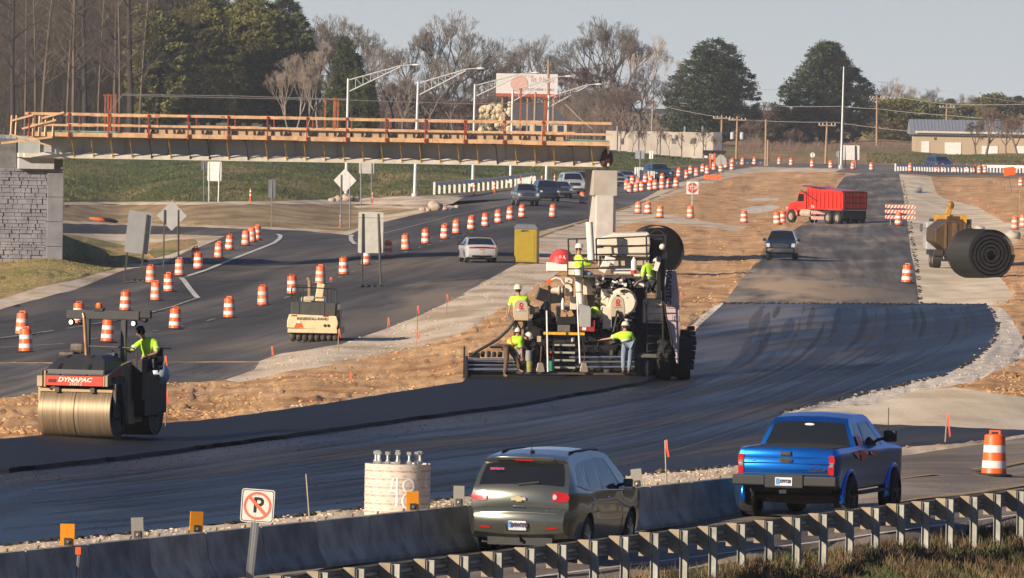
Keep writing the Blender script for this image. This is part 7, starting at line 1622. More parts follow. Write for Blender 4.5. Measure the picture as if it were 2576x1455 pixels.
# engine: cream round housing and bright clutter
part('engine_housing', WH, lambda b: (b.lathe([(.05, -.2), (.42, -.2), (.50, -.1), (.50, .6), (.4, .8)], 26, tuple(zp(1380, 730, 1.2)), 'y'), zb(b, 1200, 620, 1290, 880, 1.4, .8)), .01, 40)
part('housing_side', WH, lambda b: zb(b, 1215, 780, 1290, 950, .9, .4), .02)
for i in range(110):
    rn = random.Random(200+i); x, y = rn.uniform(1150, 1470), rn.gauss(560, 42) if i % 2 else rn.uniform(600, 960); m_ = (PW, CHR, WH, GRM, BK)[i % 5] if i % 2 else (BK, GRM, WH, BK, GRM)[i % 5]; w_, h_ = rn.uniform(10, 42), rn.uniform(8, 34); off = rn.uniform(.8, 1.5)
    if i % 4 == 0: part('engine_pipe', m_, lambda b: b.tube(zp(x, y, off), zp(x+rn.uniform(-60, 60), y+rn.uniform(-30, 30), off), rn.uniform(.03, .07), n=10), smooth=40)
    else: part('engine_block', m_, lambda b: zb(b, x, y, x+w_, y+h_, off, .25, rn.uniform(-.5, .5)), .012)
part('engine_mount', BK, lambda b: (zb(b, 1150, 600, 1480, 960, 2.1, .8), zb(b, 1180, 510, 1560, 620, 2.4, .8)), .02)
part('support_strut', BK, lambda b: b.beam(zp(1335, 800, .2), zp(1300, 985, .2), .06, .06)); part('support_strut', CHR, lambda b: b.beam(zp(1328, 850, .1), zp(1302, 970, .1), .03, .03)); part('support_strut', BK, lambda b: b.beam(zp(1335, 800, .2), zp(1400, 900, .3), .07, .07))
# upper deck: railings and consoles
for x in (925, 1050, 1455, 1552): part('railing_post', RAILK, lambda b: b.tube(zp(x, 384, 1.0), zp(x, 520, 1.0), .028, n=6))
for y in (388, 455): part('railing_bar', RAILK, lambda b: b.tube(zp(925, y, 1.0), zp(1555, y-8, 1.0), .025, n=6))
part('deck_plate', GRM, lambda b: zb(b, 920, 512, 1560, 526, 1.0, 2.2)); part('console', PW, lambda b: (zb(b, 1200, 385, 1262, 485, 1.4, .4, .5), zb(b, 1230, 356, 1316, 420, 1.6, .5, .2)), .02); part('deck_box', PW, lambda b: (zb(b, 1280, 450, 1455, 495, 1.6, .5), zb(b, 1475, 495, 1560, 610, 1.3, .6)), .02)
loose('fire_extinguisher', 'white and red fire extinguisher on the upper deck of the paver', 'extinguisher', WHITEM, lambda b: b.lathe([(.09, 0), (.10, .05), (.10, .42), (.05, .5), (.03, .56)], 12, tuple(zp(1472, 490, .9)))); part('red_canister', LOGO, lambda b: b.tube(zp(1471, 492, .85), zp(1471, 465, .85), .105, n=12))
part('bent_pipe', GRM, lambda b: b.path([zp(x, y, .9) for x, y in ((1475, 600), (1505, 565), (1545, 545), (1560, 500))], .06, 8))

# transfer machine standing ahead of and right of the paver
mt = thing('material_transfer_vehicle', 'tall cream hopper machine with ladder and black tyres feeding the paver from the right', 'machine', zp(1600, 1360, 2.5)); mt.location.z = G(1690, 952).z
def mp_(name, m, fn, bevel=0, smooth=None): b = MB(); fn(b); return local(b, mt).obj(name, m, mt, bevel=bevel, smooth=smooth)
T_ = 4.2
q = [zp(x, y, T_) for x, y in ((1165, 335), (1600, 330), (1610, 240), (1600, 155), (1310, 160), (1170, 200))]
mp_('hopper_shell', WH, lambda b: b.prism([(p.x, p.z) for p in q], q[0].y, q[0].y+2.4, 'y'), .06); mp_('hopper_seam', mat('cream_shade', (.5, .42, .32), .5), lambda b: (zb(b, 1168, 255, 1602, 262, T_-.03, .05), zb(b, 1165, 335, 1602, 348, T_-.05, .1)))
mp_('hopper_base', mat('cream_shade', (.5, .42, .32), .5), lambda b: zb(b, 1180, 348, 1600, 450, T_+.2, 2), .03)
for x in (930, 1000, 1160, 1575, 1735): mp_('railing_post', RAILK, lambda b: b.tube(zp(x, 180 if x > 1500 else 205, T_-.5), zp(x+6, 400, T_-.5), .03, n=6))
for y0, y1, x0, x1 in ((208, 205, 930, 1080), (205, 178, 1160, 1750), (268, 262, 1160, 1590), (340, 330, 930, 1590), (180, 176, 1580, 1750)): mp_('railing_bar', RAILK, lambda b: b.tube(zp(x0, y0, T_-.5), zp(x1, y1, T_-.5), .028, n=6))
mp_('railing_hoop', RAILK, lambda b: (b.torus(tuple(zp(1665, 195, T_-.3)), .26, .025, 'y', 16, 6, 0, math.pi), b.path([zp(1640, 210, T_-.4), zp(1690, 212, T_-.4), zp(1720, 195, T_-.4)], .03, 6)))
mp_('lamp', WH, lambda b: b.ball(zp(1708, 272, T_-.6), (.11, .1, .11), 12, 8), smooth=50); mp_('dark_hopper', BK, lambda b: (zb(b, 1605, 200, 1740, 470, T_+.4, 1.6), zb(b, 1655, 360, 1745, 520, T_-1, .8)), .05)
mp_('conveyor_frame', BK, lambda b: (zb(b, 1655, 352, 1700, 700, 1.0, .5), zb(b, 1700, 370, 1730, 640, 1.2, .6)), .03); mp_('white_strip', PW, lambda b: zb(b, 1640, 395, 1680, 470, .9, .1, .3))
mp_('dark_column', BK, lambda b: (zb(b, 1480, 600, 1570, 1310, 2.2, 2.0), zb(b, 1570, 900, 1740, 1290, 2.4, 2.2), zb(b, 1700, 640, 1770, 1200, 2.8, 1.4)), .03)
mp_('dark_skirt', BK, lambda b: (zb(b, 1600, 1000, 1850, 1345, 3.2, 1.5), zb(b, 1850, 960, 1935, 1320, 3.4, 1.0, .03)), .05)
mp_('white_cabinet', WH, lambda b: zb(b, 1545, 705, 1708, 905, 2.0, .5), .03)
for a in ((1560,720,1600,760),(1655,730,1700,780),(1640,860,1700,890)): mp_('cabinet_door', mat('dark_cover_white', (.42, .40, .36), .5), lambda b: zb(b, *a, 1.96, .05))
for x in (1575, 1708): mp_('ladder_rail', RAILK, lambda b: b.tube(zp(x, 620, 1.4), zp(x+8, 1200, 1.4), .028, n=6))
for y in range(700, 1200, 62): mp_('ladder_rung', RAILK, lambda b: b.tube(zp(1577, y, 1.4), zp(1712, y, 1.4), .022, n=6))
mp_('platform', mat('platform_cream', (.55, .45, .30), .6), lambda b: zb(b, 1584, 632, 1696, 656, 1.2, .9))
q = [zp(x, y, 1.8) for x, y in ((1748, 470), (1822, 472), (1843, 640), (1852, 900), (1842, 1240), (1828, 1245), (1806, 1150), (1772, 990), (1730, 800), (1727, 640))]
sp_ = mp_('side_conveyor_panel', mat('pinkish_white', (.56, .46, .45), .5, var=.06), lambda b: b.prism([(p.x, p.z) for p in q], q[0].y, q[0].y+1.6, 'y'), .02)
for y0, y1, m_ in ((742, 750, mat('stripe_orange', (.62, .22, .06), .5)), (754, 764, mat('stripe_purple', (.16, .09, .22), .5)), (768, 774, mat('stripe_orange', (.62, .22, .06), .5))): mp_('stripe', m_, lambda b: zb(b, 1736, y0+8, 1850, y1, 1.77, .02, R(3)))
c = zp(1757, 600, 1.76)-Vector(mt.location); text('lettering', 'ROADTEC', .27, mat('navy_ink', (.03, .03, .06), .5), mt, c, (R(90), R(90), 0), bold=.01)
for x in (1812,): mp_('small_panel', mat('stripe_purple', (.16, .09, .22), .5), lambda b: (zb(b, x-22, 842, x-18, 882, 1.76, .02), zb(b, x+18, 842, x+22, 882, 1.76, .02), zb(b, x-22, 842, x+22, 845, 1.76, .02), zb(b, x-22, 880, x+22, 883, 1.76, .02)))
for x, y, r, wd, off in ((1880, 1130, .74, .5, 3.0), (1720, 1160, .74, .5, 2.6)):
    c = zp(x, y, off)-Vector(mt.location); c.z = r; b = MB(); b.lathe([(r*.5, -wd/2), (r*.93, -wd/2), (r, -wd*.3), (r, wd*.3), (r*.93, wd/2), (r*.5, wd/2)], 28, tuple(c), 'x', cap=True); wo_ = b.obj('wheel', TYRE, mt, smooth=40)
for i in range(9): y = 930+i*40; mp_('track_pad', RUBBER, lambda b: zb(b, 1925-abs(i-4)*3, y, 1992-abs(i-3)*5, y+36, 3.0, .5, .1*((i % 3)-1)), .03)
mp_('crossbar', mat('grey_gate', (.12, .105, .10), .6), lambda b: zb(b, 1398, 1156, 1660, 1186, -.2, .1)); mp_('black_hose', RUBBER, lambda b: b.path([zp(x, y, 1.2) for x, y in ((1722, 700), (1740, 850), (1775, 980), (1790, 1090), (1815, 1180))], .035, 6))
part('auger_motor', BK, lambda b: (zb(b, 205, 1135, 240, 1185, .9, .3), zb(b, 255, 1135, 290, 1185, .9, .3), zb(b, 300, 1140, 335, 1185, .9, .3), zb(b, 345, 1140, 385, 1185, .9, .3), zb(b, 280, 1092, 400, 1112, .9, .1)), .04)
part('tow_arm_hose', BK, lambda b: b.path([zp(x, y, .4) for x, y in ((490, 880), (430, 960), (350, 1035), (250, 1095), (170, 1140), (125, 1175))], .05, 8), smooth=60)
for a in ((640, 960, 700, 1000), (560, 930, 600, 1010), (535, 1150, 560, 1300), (630, 1060, 660, 1200)): part('frame_bracket', GRM if a[0] < 600 else BK, lambda b: zb(b, *a, .5, .2), .01)
for i, (x, m_) in enumerate(((665, 0), (1062, 0))):     # loops that carry the shovels
    part('shovel_rack', RAILK, lambda b: b.path([zp(x+a_, y, .0) for a_, y in ((0, 1160), (0, 1110), (12, 1090), (65, 1090), (78, 1110), (78, 1160))], .018, 5))
# shovels, buckets, cans
for i, (x, lab) in enumerate(((700, 'left'), (1060, 'right'))):
    t = thing('shovel', 'shovel with a shiny worn blade standing on the screed, %s one of two' % lab, 'shovel', zp(x, 1308, -.45), 0, 'shovels standing on the screed'); Lc = Vector(t.location)
    b = MB(); q = [zp(x+dx, y, -.45)-Lc for dx, y in ((-20, 1230), (20, 1230), (36, 1300), (22, 1308), (-22, 1308), (-36, 1300))]; b.prism([(p.x, p.z) for p in q], -.02, .01, 'y'); b.obj('blade', mat('worn_blade', (.62, .50, .36), .3, .7), t, bevel=.01)
    b = MB(); b.tube(zp(x, 1232, -.43)-Lc, zp(x+8, 1095, -.2)-Lc, .02, n=6); b.obj('handle', RUST, t)
def bucket(lab, x0, x1, y0, y1, m_, off): loose('bucket', lab, 'bucket', m_, lambda b: b.lathe([((x1-x0)*.3044/S0/2*.85, 0), ((x1-x0)*.3044/S0/2, (y1-y0)*.3044/S0), ((x1-x0)*.3044/S0/2*.9, (y1-y0)*.3044/S0)], 16, tuple(zp((x0+x1)/2, y1, off))))
bucket('dirty yellow green bucket beside the bending worker', 583, 635, 1218, 1306, mat('olive_bucket', (.30, .30, .07), .6, var=.3, vs=9), -.4); bucket('grey pail standing on top of the yellow green bucket', 572, 632, 1128, 1214, mat('pale_pail', (.30, .30, .30), .5), -.35)
bucket('teal green can on the screed beside the white pole', 770, 808, 1215, 1298, mat('teal_can', (.02, .22, .16), .4), -.4)
loose('red_can_top', 'small red cap above the teal can', 'cap', LOGO, lambda b: b.tube(zp(786, 1150, -.1), zp(786, 1135, -.1), .03, n=8))

# ------------------------------------------------------------------ the crew
gC = 'paving crew'
def crew(d, off): return {k: zp(v[0], v[1], (v[2] if len(v) > 2 else 0)+off) for k, v in d.items()}
person('worker in lime shirt and white hard hat seated on the upper deck, facing right', crew(dict(pelvis=(1035,490), chest=(1012,385), neck=(1015,340), head=(1020,292), lshoulder=(1030,360,-.2), rshoulder=(1005,360,.2), lelbow=(1075,420,-.2), relbow=(1060,410,.25), lwrist=(1120,418,-.15), rwrist=(1125,400,.2),
    lhip=(1045,497,-.1), rhip=(1040,497,.1), lknee=(1130,500,-.12), rknee=(1125,492,.12), lankle=(1135,600,-.1), rankle=(1130,595,.1), ltoe=(1165,608,-.1), rtoe=(1160,602,.1)), 1.9), face=Vector((1, -.15, -.1)), sleeve=1, tape=False, grp=gC)
person('worker seen from behind on the left seat in a lime vest and white hard hat', crew(dict(pelvis=(530,850), chest=(525,730), neck=(520,675), head=(515,632), lshoulder=(462,700), rshoulder=(582,700), lelbow=(445,775,.1), relbow=(605,755,.1), lwrist=(440,820,-.1), rwrist=(640,770,.2),
    lhip=(505,855), rhip=(555,855), lknee=(490,860,.45), rknee=(570,860,.45), lankle=(490,985,.5), rankle=(575,985,.5), ltoe=(490,995,.7), rtoe=(575,995,.7)), .35), face=Vector((0, 1, 0)), grp=gC, pants=NAVY)
person('worker in brown trousers bending over the left end of the screed', crew(dict(pelvis=(425,1085), chest=(505,1040), neck=(555,1030), head=(592,1025), lshoulder=(530,1060,-.2), rshoulder=(525,1030,.2), lelbow=(545,1115,-.15), relbow=(560,1090,.2), lwrist=(545,1175,-.1), rwrist=(600,1130,.1),
    lhip=(418,1100,-.1), rhip=(440,1100,.1), lknee=(420,1210,-.15), rknee=(500,1195,.1), lankle=(402,1330,-.15), rankle=(530,1295,.1), ltoe=(425,1345,-.25), rtoe=(560,1308,.0)), -.35), face=Vector((.75, -.4, -.55)), pants=BRPANT, tapem=OTAPE, down=Vector((.6, 0, .8)), grp=gC)
person('worker in blue jeans reaching left over the right half of the screed', crew(dict(pelvis=(1425,1068), chest=(1395,1005), neck=(1398,965), head=(1402,940,.1), lshoulder=(1335,1005), rshoulder=(1450,1000), lelbow=(1275,1030,.05), relbow=(1478,1060,.1), lwrist=(1215,1038,.1), rwrist=(1470,1110,.35),
    lhip=(1398,1080), rhip=(1452,1080), lknee=(1385,1195,.0), rknee=(1440,1195,.05), lankle=(1385,1300,-.1), rankle=(1430,1300,-.05), ltoe=(1378,1318,.05), rtoe=(1432,1318,.1)), -.4), face=Vector((-.1, .9, -.3)), grp=gC)
person('worker in a lime jacket stooping beside the upper right railing', crew(dict(pelvis=(1600,560), chest=(1590,450), neck=(1620,425), head=(1655,415,.1), lshoulder=(1560,440,-.2), rshoulder=(1615,440,.2), lelbow=(1545,500,-.2), relbow=(1640,520,.1), lwrist=(1560,550,-.1), rwrist=(1650,570,.1),
    lhip=(1585,570), rhip=(1620,570), lknee=(1590,600,-.2), rknee=(1630,600), lankle=(1590,635,.2), rankle=(1625,635,.2), ltoe=(1575,640,.0), rtoe=(1640,640,.0)), 1.1), face=Vector((.8, .3, -.5)), sleeve=1, pants=NAVY, grp=gC)
person('worker crouching behind the grey cabinet, only the lime back showing', crew(dict(pelvis=(1150,880), chest=(1155,800), neck=(1135,790), head=(1105,800,.2), lshoulder=(1165,790,-.2), rshoulder=(1130,790,.25), lelbow=(1180,850,-.2), relbow=(1110,850,.2), lwrist=(1160,900,-.2), rwrist=(1100,890,.1),
    lhip=(1140,885), rhip=(1165,885), lknee=(1130,870,-.4), rknee=(1170,870,-.4), lankle=(1140,960,-.2), rankle=(1165,960,-.2), ltoe=(1130,970,-.4), rtoe=(1165,970,-.4)), 1.1), face=Vector((-.8, .3, -.6)), hat='knit', tape=True, pants=NAVY, grp=gC)
person('worker standing behind the bending man, only a beige hard hat and face visible', crew(dict(pelvis=(505,1130), chest=(505,1045), neck=(508,1010), head=(510,985), lshoulder=(470,1030), rshoulder=(545,1030), lelbow=(465,1080), relbow=(550,1080), lwrist=(480,1130,-.2), rwrist=(540,1130,-.2),
    lhip=(490,1140), rhip=(522,1140), lknee=(490,1220), rknee=(522,1220), lankle=(490,1290), rankle=(522,1290), ltoe=(490,1300,-.2), rtoe=(522,1300,-.2)), .6), face=Vector((.3, -1, 0)), grp=gC)

# ------------------------------------------------------------------ tandem drum roller
g = G(205, 1110, .07); rl = thing('drum_roller', 'tandem drum road roller with red nameplate and black hood at lower left', 'road roller', g, -R(15)); BEI = mat('roller_beige', (.36, .28, .17), .5, var=.12, vs=2); HOOD = mat('hood_black', (.035, .036, .038), .45, var=.1); DRUM = mat('drum_steel', (.30, .225, .145), .46, .5, var=.34, vs=3)
for nod_ in list(DRUM.node_tree.nodes):
    if nod_.type == 'TEX_NOISE':
        mpn = DRUM.node_tree.nodes.new('ShaderNodeMapping'); mpn.inputs['Scale'].default_value = (14, .25, .25); DRUM.node_tree.links.new(DRUM.node_tree.nodes['Texture Coordinate'].outputs['Object'], mpn.inputs[0]); DRUM.node_tree.links.new(mpn.outputs[0], nod_.inputs['Vector'])
REDN = mat('nameplate_red', (.62, .055, .025), .45, var=.06)
def ro(name, m, fn, bevel=0, smooth=None, parent=rl): b = MB(); fn(b); return b.obj(name, m, parent, bevel=bevel, smooth=smooth)
DW = .98; DR_ = .70
for y in (0.0, 3.35):
    dr = ro('drum', DRUM, lambda b: (b.lathe([(DR_-.04, -DW), (DR_, -DW+.01), (DR_, -.012)], 56, (0, y, DR_), 'x', cap=False), b.lathe([(DR_, .012), (DR_, DW-.01), (DR_-.04, DW)], 56, (0, y, DR_), 'x', cap=False)), smooth=40)
    ro('drum_core', GRM, lambda b: (b.lathe([(DR_-.012, -.03), (DR_-.012, .03)], 40, (0, y, DR_), 'x'), b.lathe([(DR_-.05, -DW+.03), (DR_-.05, -DW+.06)], 30, (0, y, DR_), 'x'), b.lathe([(DR_-.05, DW-.06), (DR_-.05, DW-.03)], 30, (0, y, DR_), 'x'), b.lathe([(.22, DW-.1), (.2, DW+.04)], 16, (0, y, DR_), 'x')), parent=dr)
    ro('scraper', mat('scraper_tan', (.46, .34, .20), .7), lambda b: (b.b2(-DW, DW, y-.52, y-.40, 1.22, 1.30), b.b2(-DW+.04, DW-.04, y-.42, y+.3, 1.42, 1.50)) if y == 0 else b.b2(-DW, DW, y+.4, y+.5, 1.22, 1.30))
ro('scraper_bracket', GRM, lambda b: b.b2(-.56, -.44, -.6, -.45, 1.20, 1.46), .01); ro('scraper_bracket', GRM, lambda b: b.b2(.40, .52, -.6, -.45, 1.20, 1.46), .01)
ro('front_yoke', GRM, lambda b: (b.b2(DW+.01, DW+.10, -.5, .5, .55, 1.45), b.b2(-DW-.10, -DW-.01, -.3, .3, .55, 1.75), b.b2(-DW, DW, -.35, .6, 1.40, 1.62)), .02)
ro('yoke_arm', BK, lambda b: (b.path([(DW+.12, -.25, 1.45), (DW+.14, -.2, 1.05), (DW+.14, -.02, .75), (DW+.14, .05, .35)], .07, 8)), smooth=60)
ro('side_tab', mat('scraper_tan', (.46, .34, .20), .7), lambda b: (b.b2(-DW-.08, -DW+.06, -.55, -.45, 1.35, 1.62), b.b2(-DW-.06, -DW, -.5, -.42, .95, 1.35)))
ro('nameplate', REDN, lambda b: b.b2(-.76, .78, -.72, -.66, 1.38, 1.64), .01); ro('plate_edge', BEI, lambda b: b.b2(-.82, -.77, -.72, -.60, 1.34, 1.76)); ro('plate_edge', BEI, lambda b: b.b2(.785, .825, -.72, -.60, 1.38, 1.68)); ro('grab_slot', mat('slot', (.10, .01, .01), .6), lambda b: b.b2(-.70, -.48, -.735, -.71, 1.46, 1.55), .02)
text('lettering', 'DYNAPAC', .155, WHT, rl, (.02, -.728, 1.535), (R(90), 0, 0), sx=1.25, italic=.25, bold=.006); text('lettering', '242012', .115, mat('worn_white', (.6, .5, .45), .6), rl, (.05, -.728, 1.43), (R(90), 0, 0), bold=.004)
def hood(b):
    lv = [(1.62, -.80, .82, -.70, 1.35), (1.80, -.80, .82, -.64, 1.35), (2.02, -.66, .70, -.30, 1.30), (2.16, -.42, .48, .05, 1.25)]
    V = []; 
    for z, x0, x1, y0, y1 in lv: V += [(x0, y0, z), (x1, y0, z), (x1, y1, z), (x0, y1, z)]
    F = [(4*i+j, 4*i+(j+1) % 4, 4*i+4+(j+1) % 4, 4*i+4+j) for i in range(3) for j in range(4)]+[(12, 13, 14, 15), (3, 2, 1, 0)]; b.add(V, F)
ho = ro('hood', HOOD, hood, .05)
for x0, x1 in ((-.50, -.42), (.34, .42)):
    ro('hood_groove', BK, lambda b: b.add([(x0, -.66, 1.82), (x1, -.66, 1.82), (x1*.75, .03, 2.172), (x0*.75, .03, 2.172), (x0*.75, .03, 2.12), (x1*.75, .03, 2.12)], [(0, 1, 2, 3), (3, 2, 5, 4)]), parent=ho)
ro('hood_lip', HOOD, lambda b: (b.b2(-.78, -.38, -.74, -.6, 1.655, 1.69), b.b2(-.30, .34, -.74, -.6, 1.655, 1.69), b.b2(.42, .80, -.74, -.6, 1.655, 1.69)), parent=ho)
ro('body_side', BEI, lambda b: b.prism([(-.70, 1.38), (1.4, 1.38), (1.4, 2.0), (.6, 1.92), (-.70, 1.66)], .825, .90, 'x')); ro('side_decal', REDN, lambda b: b.prism([(-.4, 1.42), (.4, 1.42), (.4, 1.84), (-.4, 1.68)], .90, .905, 'x'))
ro('frame_body', BEI, lambda b: (b.prism([(1.05, .35), (1.5, .35), (1.5, 1.95), (.9, 1.9)], -.75, .95, 'x'), b.prism([(1.6, .38), (2.3, .38), (2.3, 1.35), (1.6, 1.35)], -.7, .92, 'x')), .02)
ro('frame_gap', BK, lambda b: (b.b2(-.7, .88, 1.4, 1.65, .4, 1.5), b.b2(-.85, .86, .6, 3.0, 1.35, 1.62), b.b2(-.5, .5, .6, 2.9, .35, .9)))
ro('rear_yoke', BK, lambda b: (b.b2(DW+.02, DW+.14, 2.9, 3.8, .6, 1.6), b.b2(-DW-.1, DW+.1, 2.9, 3.7, 1.45, 1.62)), .03)
ro('floor', GRM, lambda b: b.b2(-.85, .98, 1.35, 2.7, 1.60, 1.68)); ro('rear_hood', HOOD, lambda b: b.b2(-.8, .8, 2.8, 4.0, 1.62, 1.95), .08); ro('water_tank', mat('tank_blue_white', (.42, .50, .60), .4), lambda b: b.ball((1.05, 3.3, 1.60), (.28, .35, .32), 14, 9), smooth=60)
ro('exhaust_pipe', mat('copper_pipe', (.42, .25, .13), .4, .7, var=.3), lambda b: (b.tube((.02, .25, 2.10), (-.06, .25, 3.12), .052, n=12), b.tube((-.06, .25, 3.12), (-.10, .27, 3.24), .052, n=12)), smooth=50)
ro('canopy_beam', HOOD, lambda b: b.b2(-.88, 1.12, 1.25, 1.42, 3.06, 3.30), .02); ro('canopy_end', BK, lambda b: b.b2(1.12, 1.42, 1.27, 1.42, 3.12, 3.32), .02)
ro('canopy_post', HOOD, lambda b: b.b2(-.38, -.24, 1.25, 1.40, 1.95, 3.06), .01); ro('canopy_post', HOOD, lambda b: b.b2(.62, .76, 1.25, 1.40, 1.95, 3.06), .01)
for x in (-.70, 1.0):
    lo = ro('work_lamp', BK, lambda b: b.lathe([(.04, 0), (.085, .06), (.085, .12)], 14, (x, 1.12, 2.98), 'y'), smooth=40); ro('lamp_glass', mat('lit_lamp', (.9, .85, .7), .3, emit=(1, .85, .6), estr=1.6), lambda b: b.ball((x, 1.12, 2.98), (.055, .03, .06), 12, 8), parent=lo)
for x, z in ((-.45, 2.99), (1.30, 3.07)): ro('side_lamp', BK, lambda b: b.ball((x, 1.2, z), (.085, .07, .065), 10, 7), smooth=50)
ro('beacon', mat('beacon_orange', (.85, .13, .02), .3), lambda b: b.lathe([(.09, 0), (.095, .05), (.08, .12), (.01, .15)], 14, (.0, 1.33, 3.36)), smooth=50); ro('beacon_base', BK, lambda b: b.b2(-.12, .14, 1.22, 1.42, 3.28, 3.36), .01)
ro('front_rail', RAILK, lambda b: b.path([(-.22, 1.25, 2.36), (.98, 1.2, 2.34), (1.08, 1.2, 2.26), (1.08, 1.2, 1.68)], .022, 6), smooth=60); ro('rear_rail', RAILK, lambda b: (b.path([(1.18, 1.9, 1.68), (1.20, 1.9, 2.05), (1.30, 1.9, 2.34), (1.75, 2.1, 2.33)], .022, 6), b.path([(1.25, 2.6, 1.68), (1.3, 2.6, 1.95), (1.0, 2.6, 1.98)], .022, 6)), smooth=60)
ro('control_console', BK, lambda b: (b.b2(.95, 1.25, 1.2, 1.6, 1.65, 2.05), b.b2(.30, .55, 1.1, 1.3, 2.1, 2.2), b.beam((.38, 1.2, 2.28), (.55, 1.2, 2.12), .05, .04)), .03); ro('seat', BK, lambda b: (b.b2(.98, 1.42, 2.0, 2.5, 1.75, 1.88), b.b2(1.0, 1.40, 2.42, 2.55, 1.85, 2.35), b.b2(1.36, 1.46, 1.9, 2.4, 1.95, 2.12)), .04)
ro('passenger_seat', GRM, lambda b: (b.b2(-1.2, -.75, 1.6, 2.2, 2.02, 2.2), b.b2(-.95, -.55, 1.8, 2.1, 2.15, 2.42)), .08); ro('machine_side_frame', BK, lambda b: (b.b2(.9, 1.2, 1.6, 2.9, .55, 1.62), b.b2(1.18, 1.24, 1.3, 2.2, 1.0, 1.7)), .02); ro('side_hanging', BK, lambda b: b.prism([(1.2, 1.0), (1.5, 1.0), (1.9, 1.65), (1.2, 1.65)], 1.0, 1.25, 'x'))
ro('small_chrome', CHR, lambda b: b.tube((1.38, 1.7, 1.82), (1.38, 1.7, 2.06), .03, n=8)); ro('small_chrome', CHR, lambda b: b.tube((.50, 1.1, 2.12), (.50, 1.1, 2.22), .03, n=8))
MRL = Matrix.Translation(rl.location)@Matrix.Rotation(-R(15), 4, 'Z')
def rj(x, y, z): return MRL@Vector((x, y, z))
person('roller operator in lime shirt and black knit cap leaning on the right seat', dict(pelvis=rj(1.15, 2.2, 1.98), chest=rj(1.12, 2.05, 2.40), neck=rj(1.02, 1.98, 2.60), head=rj(.96, 1.92, 2.72), lshoulder=rj(1.32, 2.05, 2.46), rshoulder=rj(.92, 2.0, 2.46), lelbow=rj(1.42, 1.9, 2.2), relbow=rj(.72, 1.80, 2.22),
    lwrist=rj(1.2, 1.65, 2.12), rwrist=rj(.62, 1.6, 2.3), lhip=rj(1.25, 2.15, 1.95), rhip=rj(1.03, 2.15, 1.95), lknee=rj(1.2, 1.72, 1.98), rknee=rj(1.0, 1.72, 1.98), lankle=rj(1.15, 1.62, 1.76), rankle=rj(.98, 1.62, 1.76), ltoe=rj(1.15, 1.45, 1.72), rtoe=rj(.98, 1.45, 1.72)), hat='knit', pants=NAVY, face=Vector((-.9, -.15, -.35)))

# ------------------------------------------------------------------ rubber tyred roller
g = G(789, 861); s = scale_at(g); k_ = s/59.0; pr2 = thing('tyred_roller', 'cream rubber tyred road roller parked on the closed lane', 'road roller', g, R(-3)); CRM = mat('roller_cream', (.74, .60, .36), .5, var=.12, vs=2.5, coat=.1)
def r2(name, m, fn, bevel=0, smooth=None, parent=pr2): b = MB(); fn(b); return b.obj(name, m, parent, bevel=bevel, smooth=smooth)
def X(px): return (px-789)/58.5
def Z(py): return (861-py)/58.5
for i in range(8): x = -.92+i*.262; r2('tyre', mat('dusty_tyre', (.13, .11, .085), .9, var=.3, vs=8), lambda b: b.lathe([(.2, -.11), (.40, -.11), (.44, -.05), (.44, .05), (.40, .11), (.2, .11)], 20, (x, .45, .44), 'x'), smooth=40)
for i in range(7): x = -.78+i*.262; r2('tyre', mat('dusty_tyre', (.13, .11, .085), .9, var=.3, vs=8), lambda b: b.lathe([(.2, -.11), (.40, -.11), (.44, -.05), (.44, .05), (.40, .11), (.2, .11)], 20, (x, 3.6, .44), 'x'), smooth=40)
bx = r2('rear_body', CRM, lambda b: b.prism([(X(722), Z(826)), (X(846), Z(830)), (X(850), Z(812)), (X(845), Z(795)), (X(727), Z(792)), (X(722), Z(810))], -.12, .9, 'y'), .03); r2('rear_scraper', CRM, lambda b: b.b2(X(724), X(848), -.15, .0, Z(838), Z(828)), .01)
text('lettering', 'INGERSOLL-RAND', .16, mat('dark_ink', (.08, .07, .05), .6), pr2, (X(786), -.13, Z(803)), (R(90), 0, 0), sx=1.02, bold=.004)
for x0, x1 in ((733, 747), (812, 826)): r2('reflector', LAMPR, lambda b: b.b2(X(x0), X(x1), -.135, -.12, Z(797), Z(794)))
r2('warning_triangle', ORANGE, lambda b: b.prism([(X(740), Z(825)), (X(763), Z(825)), (X(758), Z(814)), (X(753), Z(808)), (X(749), Z(808)), (X(745), Z(814))], -.14, -.125, 'y')); r2('pale_label', WHITEM, lambda b: b.prism([(X(746), Z(814)), (X(757), Z(814)), (X(753), Z(808)), (X(749), Z(808))], -.15, -.141, 'y'))
for x in (817, 826): r2('tail_lamp', TRIM, lambda b: b.tube((X(x), -.15, Z(819)), (X(x), -.1, Z(819)), .06, n=12))
r2('dark_tank', mat('tank_dark', (.06, .06, .055), .6, var=.2), lambda b: b.prism([(X(730), Z(792)), (X(842), Z(795)), (X(843), Z(763)), (X(731), Z(761))], .02, 1.0, 'y'), .03); r2('panel_seam', BK, lambda b: b.b2(X(752)-.01, X(752)+.01, .005, .03, Z(792), Z(762))); r2('panel_seam', BK, lambda b: b.b2(X(815)-.01, X(815)+.01, .005, .03, Z(793), Z(763)))
r2('main_body', CRM, lambda b: (b.b2(X(735), X(838), 1.0, 3.9, .5, Z(770)), b.b2(X(745), X(800), 2.4, 4.2, Z(770), Z(752))), .04); r2('deck', GRM, lambda b: b.b2(X(730), X(843), .2, 2.4, Z(768), Z(763)))
